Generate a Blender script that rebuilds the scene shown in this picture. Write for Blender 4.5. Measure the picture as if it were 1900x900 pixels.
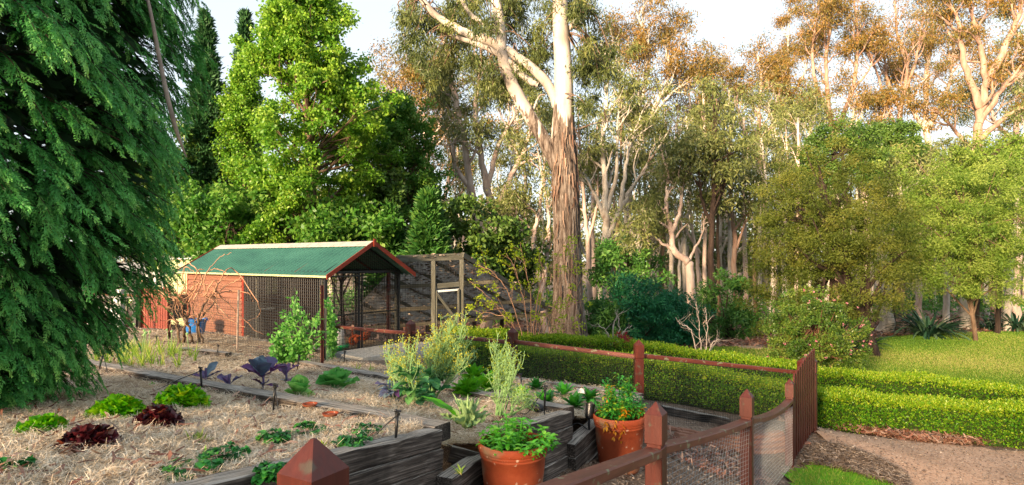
import bpy, math, random
import numpy as np
from mathutils import Matrix, Vector, Quaternion

# ------------------------------------------------------------------ camera, sky, sun, exposure
S = bpy.context.scene
C = S.collection
for o in list(bpy.data.objects):
    bpy.data.objects.remove(o, do_unlink=True)
FOC = 1100.0
cam = bpy.data.cameras.new("camera")
cam.sensor_width = 36.0
cam.lens = 36.0 * FOC / 1900.0
cam.shift_y = 30.0 / 1900.0
cam.clip_start = 0.05
cam.clip_end = 3000.0
cam_o = bpy.data.objects.new("camera", cam)
C.objects.link(cam_o)
cam_o.location = (0, 0, 0)
cam_o.rotation_euler = (math.radians(90), 0, 0)
S.camera = cam_o

SUN_EL, SUN_AZ = math.radians(12.0), math.radians(215.0)      # azimuth clockwise from +Y: behind the camera, to the left
w = bpy.data.worlds.new("World")
S.world = w
w.use_nodes = True
nt = w.node_tree
nt.nodes.clear()
wo = nt.nodes.new("ShaderNodeOutputWorld")
bg = nt.nodes.new("ShaderNodeBackground")
sky = nt.nodes.new("ShaderNodeTexSky")
sky.sky_type = 'NISHITA'
sky.sun_disc = False
sky.sun_elevation = SUN_EL
sky.sun_rotation = SUN_AZ
sky.air_density = 1.0
sky.dust_density = 0.3
sky.ozone_density = 3.0
bg.inputs[1].default_value = 0.15
pale = nt.nodes.new("ShaderNodeHueSaturation")               # thin evening overcast: the blue is weak all round the sky
pale.inputs['Saturation'].default_value = 0.95
nt.links.new(sky.outputs[0], pale.inputs['Color'])
even = nt.nodes.new("ShaderNodeGamma")                       # ... and it evens out the brightness between horizon and zenith
even.inputs[1].default_value = 0.22
nt.links.new(pale.outputs[0], even.inputs[0])
nt.links.new(even.outputs[0], bg.inputs[0])
nt.links.new(bg.outputs[0], wo.inputs[0])
sl = bpy.data.lights.new("sun", 'SUN')
sl.energy = 3.3
sl.angle = math.radians(10)
sl.color = (1.0, 0.73, 0.47)
sun = bpy.data.objects.new("sun", sl)
C.objects.link(sun)
sd = Vector((math.sin(SUN_AZ) * math.cos(SUN_EL), math.cos(SUN_AZ) * math.cos(SUN_EL), math.sin(SUN_EL)))
sun.rotation_euler = sd.to_track_quat('Z', 'Y').to_euler()
sun.location = (-20, -30, 30)
S.view_settings.view_transform = 'Standard'
S.view_settings.look = 'None'
S.view_settings.gamma = 1.0
S.view_settings.exposure = 2.66
S.render.film_transparent = False
S.cycles.max_bounces = 5
S.cycles.diffuse_bounces = 4
S.cycles.glossy_bounces = 2
S.cycles.transmission_bounces = 3
S.cycles.transparent_max_bounces = 4
S.cycles.sample_clamp_indirect = 6.0

# ------------------------------------------------------------------ helpers
rng = np.random.default_rng(11)
A = np.array

def at(px, py, d):                       # a pixel of the 1900x900 photograph at depth d metres
    return A([(px - 950.0) * d / FOC, d, (480.0 - py) * d / FOC])

GA, GB, GC = -0.74, -0.05, -0.12         # the garden beds lie on one gentle slope
def sstep(t): t = np.clip(t, 0, 1); return t * t * (3 - 2 * t)
def bedz(x, y): return GA + GB * x + GC * y + .27 * sstep((y - 8.5) / 6.5) * sstep((-x - 1.5) / 5.0)     # with a slight rise toward the shed
def bed(px, py, dz=0.0):
    u, v = (px - 950.0) / FOC, (py - 480.0) / FOC
    lo, hi = 1.0, 17.0
    for _ in range(40):
        Y = (lo + hi) / 2
        if -v * Y > bedz(u * Y, Y): lo = Y
        else: hi = Y
    return A([u * Y, Y, bedz(u * Y, Y) + dz])

def srgb(h):
    h = h.lstrip('#')
    out = []
    for i in (0, 2, 4):
        c = int(h[i:i + 2], 16) / 255.0
        out.append(c / 12.92 if c <= 0.04045 else ((c + 0.055) / 1.055) ** 2.4)
    return (*out, 1.0)

WM = {}
def link(o, parent=None, M=None):
    C.objects.link(o)
    M = M if M is not None else Matrix.Identity(4)
    WM[o.name] = M
    if parent is not None:
        o.parent = parent
        o.matrix_local = WM[parent.name].inverted() @ M
    else:
        o.matrix_local = M
    return o

def tag(o, label=None, cat=None, group=None, kind=None):
    if label: o['label'] = label
    if cat: o['category'] = cat
    if group: o['group'] = group
    if kind: o['kind'] = kind
    return o

def thing(name, loc, label, cat, group=None, rz=0.0):
    o = bpy.data.objects.new(name, None)
    o.empty_display_size = 0.2
    M = Matrix.Translation(Vector([float(c) for c in loc])) @ Matrix.Rotation(rz, 4, 'Z')
    link(o, None, M)
    return tag(o, label, cat, group)

class MB:
    def __init__(s): s.v, s.f, s.t, s.n = [], [], [], 0
    def add(s, v, f, t=0.5):
        v = np.asarray(v, dtype=np.float32).reshape(-1, 3)
        f = np.asarray(f, dtype=np.int64)
        t = np.broadcast_to(np.asarray(t, dtype=np.float32), (len(v),)) if np.ndim(t) == 0 else np.asarray(t, dtype=np.float32)
        s.v.append(v); s.f.append(f + s.n); s.t.append(t); s.n += len(v)
        return s
    def mesh(s, name, mats, smooth=False, M=None, lastmat=None):
        me = bpy.data.meshes.new(name)
        v = np.concatenate(s.v)
        if M is not None:
            Mi = np.array(M.inverted()); v = v @ Mi[:3, :3].T + Mi[:3, 3]
        me.vertices.add(len(v)); me.vertices.foreach_set("co", v.astype(np.float32).ravel())
        ks = np.concatenate([np.full(len(f), f.shape[1]) for f in s.f])
        lp = np.concatenate([f.ravel() for f in s.f])
        me.loops.add(len(lp)); me.loops.foreach_set("vertex_index", lp.astype(np.int32))
        st = np.concatenate([[0], np.cumsum(ks)[:-1]])
        me.polygons.add(len(ks)); me.polygons.foreach_set("loop_start", st.astype(np.int32))
        me.polygons.foreach_set("loop_total", ks.astype(np.int32))
        me.polygons.foreach_set("use_smooth", np.full(len(ks), bool(smooth)))
        a = me.attributes.new("tint", 'FLOAT', 'POINT')
        a.data.foreach_set("value", np.concatenate(s.t).astype(np.float32))
        for m in (mats if isinstance(mats, (list, tuple)) else [mats]): me.materials.append(m)
        me.update(calc_edges=True)
        return me
    def build(s, name, mats, parent=None, smooth=False, M=None):
        """vertices are in world space; M becomes the object's own frame (defaults to the parent's)"""
        if M is None: M = WM[parent.name] if parent is not None else Matrix.Identity(4)
        return link(bpy.data.objects.new(name, s.mesh(name, mats, smooth, M)), parent, M)

def norm(v):
    v = np.asarray(v, dtype=float)
    return v / (np.linalg.norm(v, axis=-1, keepdims=True) + 1e-9)

def tube(mb, pts, rad, n=6, t=0.5, cap=True):
    pts = np.asarray(pts, float); k = len(pts)
    rad = np.broadcast_to(np.asarray(rad, float), (k,))
    T = norm(np.gradient(pts, axis=0))
    m = np.abs(T).mean(0); ref = np.eye(3)[np.argmin(m)]
    N = norm(np.cross(T, ref)); B = np.cross(T, N)
    a = np.arange(n) * 2 * math.pi / n
    V = pts[:, None] + rad[:, None, None] * (np.cos(a)[None, :, None] * N[:, None] + np.sin(a)[None, :, None] * B[:, None])
    i = np.arange(k - 1)[:, None] * n; j = np.arange(n)[None]; j2 = (j + 1) % n
    F = np.stack([i + j, i + j2, i + n + j2, i + n + j], -1).reshape(-1, 4)
    mb.add(V.reshape(-1, 3), F, t)
    if cap and n >= 3:
        mb.f.append((np.arange(n)[::-1][None] + mb.n - k * n)); mb.f.append((np.arange(n)[None] + mb.n - n))

def smoothpath(pts, n=16):
    pts = np.asarray(pts, float)
    if len(pts) == 2: return pts[0] + (pts[1] - pts[0]) * np.linspace(0, 1, n)[:, None]
    P = np.vstack([2 * pts[0] - pts[1], pts, 2 * pts[-1] - pts[-2]])
    out = []
    seg = len(pts) - 1; per = max(2, n // seg)
    for i in range(seg):
        p0, p1, p2, p3 = P[i:i + 4]
        for s in np.linspace(0, 1, per, endpoint=False):
            out.append(0.5 * ((2 * p1) + (-p0 + p2) * s + (2 * p0 - 5 * p1 + 4 * p2 - p3) * s * s + (-p0 + 3 * p1 - 3 * p2 + p3) * s ** 3))
    out.append(pts[-1])
    return np.array(out)

def box(mb, lo, hi, bev=0.004, t=0.5, fr=None):
    """chamfered box between lo and hi in the frame fr (4x4) or the world"""
    lo, hi = np.asarray(lo, float), np.asarray(hi, float)
    b = min(bev, *(abs(hi - lo) * 0.45))
    V, idx = [], {}
    for sx in (0, 1):
        for sy in (0, 1):
            for sz in (0, 1):
                s = A([sx, sy, sz]); c = np.where(s, hi, lo); d = np.where(s, -b, b)
                for ax in range(3):
                    q = c + d; q[ax] = c[ax]
                    idx[(sx, sy, sz, ax)] = len(V); V.append(q)
    F4, F3 = [], []
    for ax in range(3):
        o1, o2 = [(1, 2), (2, 0), (0, 1)][ax]
        for s in (0, 1):
            q = []
            for a_, b_ in ((0, 0), (1, 0), (1, 1), (0, 1)):
                k = [0, 0, 0]; k[ax] = s; k[o1] = a_; k[o2] = b_
                q.append(idx[(*k, ax)])
            F4.append(q if s else q[::-1])
        for a_ in (0, 1):
            for b_ in (0, 1):
                k0 = [0, 0, 0]; k0[o1] = a_; k0[o2] = b_; k1 = list(k0); k1[ax] = 1
                q = [idx[(*k0, o1)], idx[(*k1, o1)], idx[(*k1, o2)], idx[(*k0, o2)]]
                F4.append(q if a_ != b_ else q[::-1])
    for sx in (0, 1):
        for sy in (0, 1):
            for sz in (0, 1):
                q = [idx[(sx, sy, sz, a_)] for a_ in range(3)]
                F3.append(q if (sx + sy + sz) % 2 else q[::-1])
    V = np.array(V)
    if fr is not None:
        fr = np.array(fr); V = V @ fr[:3, :3].T + fr[:3, 3]
    mb.add(V, F4, t)
    mb.f.append(np.array(F3) + mb.n - 24)

def frame_along(p0, p1, roll_up=(0, 0, 1)):
    """x along p0->p1, z as near up as can be, origin p0"""
    x = norm(A(p1) - A(p0)); up = A(roll_up, dtype=float)
    if abs(float(x @ up)) > .97: up = A([0., 1., 0.])
    y = norm(np.cross(up, x)); z = np.cross(x, y)
    M = Matrix.Identity(4)
    for i in range(3):
        M[i][0], M[i][1], M[i][2], M[i][3] = float(x[i]), float(y[i]), float(z[i]), float(p0[i])
    return M

def timber(name, p0, p1, wd, h, mat, parent=None, bev=0.006, warp=0.0):
    """a piece of timber with its top centre line from p0 to p1; its own frame runs along it"""
    M = frame_along(p0, p1); L = float(np.linalg.norm(A(p1) - A(p0)))
    mb = MB()
    if warp:
        n = max(3, int(L / 0.12)); xs = np.linspace(0, L, n)
        prof = A([[-wd/2 + bev, 0], [wd/2 - bev, 0], [wd/2, -bev], [wd/2, -h + bev], [wd/2 - bev, -h], [-wd/2 + bev, -h], [-wd/2, -h + bev], [-wd/2, -bev]])
        r = np.random.default_rng(int(abs(p0[0] * 977 + p1[1] * 131) * 10) % 99999)
        V = np.zeros((n, 8, 3)); V[:, :, 0] = xs[:, None]
        V[:, :, 1:] = prof[None] + r.normal(0, warp, (n, 8, 2))
        V = V.reshape(-1, 3)
        i = np.arange(n - 1)[:, None] * 8; j = np.arange(8)[None]; j2 = (j + 1) % 8
        F = np.stack([i + j, i + 8 + j, i + 8 + j2, i + j2], -1).reshape(-1, 4)
        mb.add(V, F); mb.f.append(np.arange(8)[None]); mb.f.append(np.arange(8)[::-1][None] + (n - 1) * 8)
    else:
        box(mb, (0, -wd / 2, -h), (L, wd / 2, 0), bev)
    me = mb.mesh(name, mat)
    return link(bpy.data.objects.new(name, me), parent, M)

def lathe(mb, prof, centre, n=32, t=0.5, fr=None):
    prof = np.asarray(prof, float); k = len(prof)
    a = np.arange(n) * 2 * math.pi / n
    V = np.stack([prof[:, None, 0] * np.cos(a), prof[:, None, 0] * np.sin(a), np.repeat(prof[:, 1:2], n, 1)], -1)
    V = V.reshape(-1, 3)
    if fr is not None:
        fr = np.array(fr); V = V @ fr[:3, :3].T + fr[:3, 3]
    else: V = V + A(centre)
    i = np.arange(k - 1)[:, None] * n; j = np.arange(n)[None]; j2 = (j + 1) % n
    mb.add(V, np.stack([i + j, i + j2, i + n + j2, i + n + j], -1).reshape(-1, 4), t)

def blob(mb, c, r, nu=12, nv=8, t=0.5, noise=0.0, fr=None, rg=rng):
    u = np.arange(nu) * 2 * math.pi / nu; v = np.linspace(0.08, math.pi - 0.08, nv)
    V = np.stack([np.sin(v)[:, None] * np.cos(u), np.sin(v)[:, None] * np.sin(u), np.repeat(np.cos(v)[:, None], nu, 1)], -1)
    if noise: V = V * (1 + rg.normal(0, noise, V.shape[:2] + (1,)))
    V = (V * A(r)).reshape(-1, 3)
    if fr is not None:
        fr = np.array(fr); V = V @ fr[:3, :3].T
    V = V + A(c)
    i = np.arange(nv - 1)[:, None] * nu; j = np.arange(nu)[None]; j2 = (j + 1) % nu
    mb.add(V, np.stack([i + j, i + nu + j, i + nu + j2, i + j2], -1).reshape(-1, 4), t)
    mb.f.append(np.arange(nu)[None] + mb.n - len(V)); mb.f.append(np.arange(nu)[::-1][None] + mb.n - nu)

def leaves(mb, p, d, L, W, t=0.5, rg=rng, nrm=None):
    """diamond leaves: base points p, directions d"""
    n = len(p); d = norm(d)
    r = rg.normal(size=(n, 3)) if nrm is None else nrm
    s = norm(np.cross(d, r))
    L = np.broadcast_to(L, (n,))[:, None]; W = np.broadcast_to(W, (n,))[:, None]
    V = np.stack([p, p + d * L * .45 + s * W / 2, p + d * L, p + d * L * .45 - s * W / 2], 1).reshape(-1, 3)
    F = np.arange(n * 4).reshape(n, 4)
    t = np.repeat(np.broadcast_to(t, (n,)), 4)
    mb.add(V, F, t)

def cloud(mb, cs, rad, per, L, W, droop=0.3, shell=0.55, flat=0.7, rg=rng, t0=None, tw=0.5, out=0.5):
    """clumps of leaves round the centres cs"""
    cs = np.asarray(cs, float); k = len(cs)
    rad = np.broadcast_to(rad, (k,))
    u = norm(rg.normal(size=(k, per, 3)))
    rr = (shell + (1 - shell) * rg.random((k, per, 1))) * rg.random((k, per, 1)) ** 0.25
    off = u * rr * rad[:, None, None] * A([1, 1, flat])
    p = (cs[:, None] + off).reshape(-1, 3)
    d = (u * out).reshape(-1, 3) + rg.normal(size=(k * per, 3)) * 0.6 + A([0, 0, -droop])
    tc = rg.random(k) if t0 is None else np.broadcast_to(t0, (k,))
    t = np.clip(np.repeat(tc, per) * (1 - tw) + rg.random(k * per) * tw, 0, 1)
    LL = L * rg.uniform(.7, 1.3, k * per)
    leaves(mb, p, d, LL, W * rg.uniform(.7, 1.3, k * per), t, rg)

PROF = {
    'strap': lambda s: np.minimum(1, 8 * s + .5) * (1 - s ** 4) * .98 + .02,
    'oval': lambda s: np.sin(np.pi * np.clip(s, 0, 1) ** .8) * .95 + .05,
    'ob': lambda s: (0.16 + 0.84 * np.sin(np.pi * np.clip(s, 0, 1) ** 1.5) ** .7) ,
    'fan': lambda s: 0.12 + 0.88 * np.clip(s * 1.4, 0, 1) ** .8 * np.sqrt(np.clip(1.02 - s ** 5, 0, 1)),
    'taper': lambda s: (1 - s) * .97 + .03,
}
def blades(mb, base, az, L, W, pitch, curl, cup=0.3, wave=0.0, shape='oval', t=0.5, ns=6, nc=3, rg=rng, twist=0.0):
    N = len(base); base = np.asarray(base, float)
    az, L, W, pitch, curl = [np.broadcast_to(np.asarray(q, float), (N,)) for q in (az, L, W, pitch, curl)]
    s = np.linspace(0, 1, ns)
    th = pitch[:, None] - curl[:, None] * s[None]
    ds = (L / (ns - 1))[:, None]
    hx = np.concatenate([np.zeros((N, 1)), np.cumsum(np.cos(th[:, 1:]) * ds, 1)], 1)
    hz = np.concatenate([np.zeros((N, 1)), np.cumsum(np.sin(th[:, 1:]) * ds, 1)], 1)
    ax = np.stack([np.cos(az), np.sin(az), 0 * az], -1); sd_ = np.stack([-np.sin(az), np.cos(az), 0 * az], -1)
    ctr = base[:, None] + hx[..., None] * ax[:, None] + hz[..., None] * A([0, 0, 1])
    nrm = -np.sin(th)[..., None] * ax[:, None] + np.cos(th)[..., None] * A([0, 0, 1])
    if twist:
        tw = (rg.normal(0, twist, (N, 1)) * s[None])[..., None]
        sdd = np.cos(tw) * sd_[:, None] + np.sin(tw) * nrm; nrm = np.cos(tw) * nrm - np.sin(tw) * sd_[:, None]
    else: sdd = np.broadcast_to(sd_[:, None], nrm.shape)
    wd = PROF[shape](s)[None] * W[:, None] / 2
    c = np.linspace(-1, 1, nc)
    V = ctr[:, :, None] + sdd[:, :, None] * (wd[..., None, None] * c[None, None, :, None]) + nrm[:, :, None] * (cup * wd[..., None, None] * (c ** 2)[None, None, :, None])
    if wave:
        V = V + nrm[:, :, None] * (rg.normal(0, wave, (N, ns, nc, 1)) * wd[..., None, None] * np.abs(c)[None, None, :, None])
    i = np.arange(ns - 1)[:, None] * nc; j = np.arange(nc - 1)[None]
    q = np.stack([i + j, i + j + 1, i + nc + j + 1, i + nc + j], -1).reshape(-1, 4)
    F = (np.arange(N)[:, None, None] * ns * nc + q[None]).reshape(-1, 4)
    mb.add(V.reshape(-1, 3), F, np.repeat(np.broadcast_to(t, (N,)), ns * nc))

# ------------------------------------------------------------------ materials
def new_mat(name):
    m = bpy.data.materials.new(name); m.use_nodes = True
    nt = m.node_tree; nt.nodes.clear()
    return m, nt, nt.nodes.new, nt.links.new

def ramp_node(nt, stops):
    r = nt.nodes.new("ShaderNodeValToRGB"); e = r.color_ramp.elements
    e[0].position, e[0].color = stops[0][0], stops[0][1]
    e[1].position, e[1].color = stops[-1][0], stops[-1][1]
    for p, c in stops[1:-1]:
        n = e.new(p); n.color = c
    return r

def surf(name, cols, scale=8.0, stretch=(1, 1, 1), rough=0.75, bump=0.3, bscale=None, detail=8, spec=0.3,
         spots=None, spot_scale=40, spot_at=0.62, dist=0.01, metal=0.0, tintmix=0.0, second=None, second_scale=1.5, second_at=(.5, .7), toplight=None):
    """solid surface: colour ramp over stretched noise, bump of the same grain, optional stains of a second colour"""
    m, nt, N, K = new_mat(name)
    out = N("ShaderNodeOutputMaterial"); b = N("ShaderNodeBsdfPrincipled")
    tc = N("ShaderNodeTexCoord"); mp = N("ShaderNodeMapping"); mp.inputs['Scale'].default_value = stretch
    K(tc.outputs['Object'], mp.inputs[0])
    nz = N("ShaderNodeTexNoise"); nz.inputs['Scale'].default_value = scale; nz.inputs['Detail'].default_value = detail; nz.inputs['Roughness'].default_value = .65
    K(mp.outputs[0], nz.inputs[0])
    st = [(0.25 + 0.5 * i / max(1, len(cols) - 1), srgb(c)) for i, c in enumerate(cols)]
    rp = ramp_node(nt, st)
    fac = nz.outputs['Fac']
    if tintmix:
        at_ = N("ShaderNodeAttribute"); at_.attribute_name = "tint"
        mx = N("ShaderNodeMix"); mx.data_type = 'FLOAT'; mx.inputs[0].default_value = tintmix
        K(fac, mx.inputs[2]); 
        mm = N("ShaderNodeMapRange"); mm.inputs[3].default_value = .2; mm.inputs[4].default_value = .8
        K(at_.outputs['Fac'], mm.inputs[0]); K(mm.outputs[0], mx.inputs[3]); fac = mx.outputs[0]
    K(fac, rp.inputs[0]); col = rp.outputs[0]
    if second:
        n2 = N("ShaderNodeTexNoise"); n2.inputs['Scale'].default_value = second_scale; n2.inputs['Detail'].default_value = 6
        K(tc.outputs['Object'], n2.inputs[0])
        r2 = ramp_node(nt, [(second_at[0], (0, 0, 0, 1)), (second_at[1], (1, 1, 1, 1))]); K(n2.outputs['Fac'], r2.inputs[0])
        mx = N("ShaderNodeMix"); mx.data_type = 'RGBA'; K(r2.outputs[0], mx.inputs[0]); K(col, mx.inputs[6]); mx.inputs[7].default_value = srgb(second); col = mx.outputs[2]
    if spots:
        n2 = N("ShaderNodeTexNoise"); n2.inputs['Scale'].default_value = spot_scale; n2.inputs['Detail'].default_value = 4
        K(tc.outputs['Object'], n2.inputs[0])
        r2 = ramp_node(nt, [(spot_at, (0, 0, 0, 1)), (spot_at + .04, (1, 1, 1, 1))]); K(n2.outputs['Fac'], r2.inputs[0])
        mx = N("ShaderNodeMix"); mx.data_type = 'RGBA'; K(r2.outputs[0], mx.inputs[0]); K(col, mx.inputs[6]); mx.inputs[7].default_value = srgb(spots); col = mx.outputs[2]
    if toplight:         # upward faces are bleached by the weather
        gn = N("ShaderNodeNewGeometry"); sx = N("ShaderNodeSeparateXYZ"); K(gn.outputs['Normal'], sx.inputs[0])
        mr = N("ShaderNodeMapRange"); mr.inputs[1].default_value = .5; mr.inputs[2].default_value = .9; mr.inputs[4].default_value = .9; K(sx.outputs[2], mr.inputs[0])
        mu = N("ShaderNodeMath"); mu.operation = 'MULTIPLY'; K(mr.outputs[0], mu.inputs[0]); r3 = ramp_node(nt, [(.38, (0, 0, 0, 1)), (.6, (1, 1, 1, 1))]); K(nz.outputs['Fac'], r3.inputs[0]); K(r3.outputs[0], mu.inputs[1])
        mx = N("ShaderNodeMix"); mx.data_type = 'RGBA'; K(mu.outputs[0], mx.inputs[0]); K(col, mx.inputs[6]); mx.inputs[7].default_value = srgb(toplight); col = mx.outputs[2]
    K(col, b.inputs['Base Color'])
    b.inputs['Roughness'].default_value = rough; b.inputs['Metallic'].default_value = metal
    b.inputs['Specular IOR Level'].default_value = spec
    if bump:
        bp = N("ShaderNodeBump"); bp.inputs['Strength'].default_value = bump; bp.inputs['Distance'].default_value = dist
        if bscale:
            n3 = N("ShaderNodeTexNoise"); n3.inputs['Scale'].default_value = bscale; n3.inputs['Detail'].default_value = 6; K(mp.outputs[0], n3.inputs[0]); K(n3.outputs['Fac'], bp.inputs['Height'])
        else: K(nz.outputs['Fac'], bp.inputs['Height'])
        K(bp.outputs[0], b.inputs['Normal'])
    K(b.outputs[0], out.inputs[0])
    return m

def leafm(name, cols, rough=0.5, trans=0.35, spec=0.35, noise=0.0, nscale=30, tcol=None):
    """leaf: colour by the per-leaf tint, part of the light goes through"""
    m, nt, N, K = new_mat(name)
    out = N("ShaderNodeOutputMaterial"); b = N("ShaderNodeBsdfPrincipled"); tr = N("ShaderNodeBsdfTranslucent"); mix = N("ShaderNodeMixShader")
    a = N("ShaderNodeAttribute"); a.attribute_name = "tint"
    fac = a.outputs['Fac']
    if noise:
        tc = N("ShaderNodeTexCoord"); nz = N("ShaderNodeTexNoise"); nz.inputs['Scale'].default_value = nscale; K(tc.outputs['Object'], nz.inputs[0])
        mx = N("ShaderNodeMix"); mx.data_type = 'FLOAT'; mx.inputs[0].default_value = noise; K(fac, mx.inputs[2]); K(nz.outputs['Fac'], mx.inputs[3]); fac = mx.outputs[0]
    n = len(cols)
    rp = ramp_node(nt, [(i / (n - 1) if n > 1 else 0, srgb(c)) for i, c in enumerate(cols)])
    K(fac, rp.inputs[0]); K(rp.outputs[0], b.inputs['Base Color']); K(rp.outputs[0], tr.inputs[0])
    b.inputs['Roughness'].default_value = rough; b.inputs['Specular IOR Level'].default_value = spec
    mix.inputs[0].default_value = trans
    K(b.outputs[0], mix.inputs[1]); K(tr.outputs[0], mix.inputs[2]); K(mix.outputs[0], out.inputs[0])
    return m

MT = {}
MT['sleeper'] = surf('weathered_sleeper_timber', ['#171310', '#2c2622', '#4f4740', '#7d736a', '#9f958a'], scale=9, stretch=(.22, 9, 9), rough=.9, bump=.45, dist=.008, bscale=14, toplight='#b3aa9e', second='#15120f', second_scale=2.2, second_at=(.48, .66))
MT['redpost'] = surf('red_brown_stained_timber', ['#34120b', '#4c1c12', '#5c2619'], scale=4, stretch=(4, 4, .5), rough=.5, bump=.35, dist=.006, bscale=9, spec=.4, spots='#4a3f33', spot_scale=7, spot_at=.60)
MT['redrail'] = surf('red_brown_rail_paint', ['#4a231b', '#643228', '#784538'], scale=4, stretch=(.5, 5, 5), rough=.45, bump=.3, dist=.006, bscale=9, spec=.4, spots='#77735c', spot_scale=16, spot_at=.63)
MT['redbright'] = surf('red_painted_board', ['#6c2114', '#7c2b19', '#87351f'], scale=4, stretch=(.5, 5, 5), rough=.5, bump=.3, dist=.004)
MT['board'] = surf('terracotta_weatherboard', ['#6a4230', '#7e5542', '#906752'], scale=3, stretch=(1, .4, 8), rough=.6, bump=.25, dist=.004)
MT['darkboard'] = surf('dark_brown_board', ['#4a261c', '#5c3022', '#6b3828'], scale=4, stretch=(1, .6, 6), rough=.8, bump=.2, dist=.004)
MT['blackmetal'] = surf('black_painted_steel', ['#0d0e10', '#131518', '#1a1c20'], scale=12, rough=.45, bump=.05, spec=.5)
MT['blackplastic'] = surf('black_plastic', ['#121315', '#1a1c1f'], scale=20, rough=.4, bump=0, spec=.5)
MT['rustpicket'] = surf('rusty_steel_picket', ['#3c1c17', '#5a2a20', '#6b382b'], scale=20, rough=.7, bump=.2)
MT['darkwire'] = surf('dark_wire', ['#1c1f20', '#2b2f2f'], scale=20, rough=.5, bump=0)
MT['galvwire'] = surf('galvanised_wire', ['#8e979d', '#b5bec4'], scale=20, rough=.35, bump=0, metal=.6)
MT['greenroof'] = surf('green_corrugated_steel', ['#234e42', '#2f5f50', '#3c6e5d'], scale=3, stretch=(1, .3, 1), rough=.4, bump=.05, spec=.5, spots='#7f9a86', spot_scale=14, spot_at=.72)
MT['ridgecap'] = surf('pale_ridge_steel', ['#8d887f', '#a5a097', '#b6b1a8'], scale=6, rough=.5, bump=.05)
MT['palegreen'] = surf('pale_green_steel', ['#a3ab7c', '#b4bb8c', '#c0c69a'], scale=3, rough=.5, bump=.05)
MT['white'] = surf('white_paint', ['#b9bcb9', '#cfd2cf', '#dcdedc'], scale=5, rough=.55, bump=.1)
MT['greytimber'] = surf('grey_green_weathered_frame', ['#3d3c34', '#57564b', '#727167'], scale=4, stretch=(.6, 5, 5), rough=.85, bump=.4, dist=.006)
MT['paletimber'] = surf('pale_treated_timber', ['#5c5648', '#726b5a', '#888170'], scale=4, stretch=(.6, 5, 5), rough=.8, bump=.3, dist=.006)
MT['concrete'] = surf('pale_concrete', ['#8d8d88', '#a7a7a1', '#b9b8b2'], scale=9, rough=.85, bump=.3)
MT['blue'] = surf('blue_plastic', ['#1668b4', '#1f7ccc'], scale=6, rough=.4, bump=0, spec=.5)
MT['whiteplastic'] = surf('white_plastic', ['#c9cbca', '#dfe0de'], scale=8, rough=.4, bump=0)
MT['greenplastic'] = surf('green_plastic', ['#0f8f4c', '#17a85a'], scale=8, rough=.4, bump=0)
MT['terracotta'] = surf('terracotta_clay', ['#74301a', '#8e3e20', '#9c4c2c', '#a06448'], scale=2.6, rough=.75, bump=.15, bscale=60, second='#7d7860', second_scale=4.1, second_at=(.54, .74), spots='#b99a86', spot_scale=22, spot_at=.66)
MT['soil'] = surf('potting_soil', ['#1b120c', '#33231a', '#4a3627'], scale=40, rough=.95, bump=1.0, dist=.02)
MT['brick'] = surf('red_brown_paver', ['#6f4a3c', '#8e6552', '#a8806a'], scale=6, rough=.9, bump=.4, tintmix=.5)
MT['stone'] = surf('sandstone_block', ['#7d6a56', '#a18c72', '#b7a387'], scale=5, rough=.9, bump=.5)
MT['litterroof'] = surf('shade_cloth_with_leaf_litter', ['#6a6866', '#8b8987', '#aeaaa6', '#c8c5c2'], scale=7, stretch=(1, 1, 1), rough=.95, bump=.8, dist=.03, detail=12)
MT['hen'] = surf('brown_hen_feathers', ['#7a2f12', '#9c441d', '#b6602f'], scale=40, rough=.7, bump=.6, dist=.01)
MT['comb'] = surf('red_comb', ['#a01216', '#b81c1e'], scale=20, rough=.5, bump=0)
MT['beak'] = surf('horn_yellow', ['#a98446', '#c39a55'], scale=20, rough=.5, bump=0)
MT['cane'] = surf('dry_vine_cane', ['#8a6248', '#b08668', '#cda888'], scale=14, rough=.85, bump=.3, tintmix=.5)
MT['oldvine'] = surf('old_vine_bark', ['#443528', '#63503e', '#836f5a'], scale=20, stretch=(1, 1, .3), rough=.95, bump=.8)
MT['stick'] = surf('grey_dead_stick', ['#6f6258', '#8f8175', '#a99b8c'], scale=14, rough=.9, bump=.3)
# trunks
MT['bark_dark'] = surf('dark_bark', ['#1e1714', '#352a24', '#4d3f36'], scale=7, stretch=(2, 2, .35), rough=.95, bump=1.0, dist=.03)
MT['bark_pink'] = surf('pinkish_gum_bark', ['#857065', '#ab9488', '#c2b0a4', '#d2c4b8'], scale=2.5, stretch=(1.5, 1.5, .5), rough=.7, bump=.3, dist=.02)
MT['bark_pale'] = surf('pale_gum_bark', ['#7f7469', '#a39a8e', '#bdb6ab', '#cfc9bf'], scale=2.5, stretch=(1.5, 1.5, .4), rough=.7, bump=.3, dist=.02, second='#5b4638', second_scale=.7, second_at=(.55, .66))
MT['bark_red'] = surf('reddish_gum_bark', ['#6f5444', '#917565', '#ab9888'], scale=3, stretch=(1.5, 1.5, .4), rough=.8, bump=.4, dist=.02)
MT['bark_brown'] = surf('brown_gum_bark', ['#4a3a2e', '#6a5646', '#8a7563'], scale=4, stretch=(1.8, 1.8, .35), rough=.9, bump=.6, dist=.02)
MT['twig'] = surf('brown_twig', ['#4d3626', '#6d4f3a', '#8b6a50'], scale=10, rough=.9, bump=.3)
MT['stem_pale'] = surf('pale_bare_stem', ['#8f8074', '#b1a396', '#c7bbaf'], scale=10, rough=.8, bump=.2)
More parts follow.
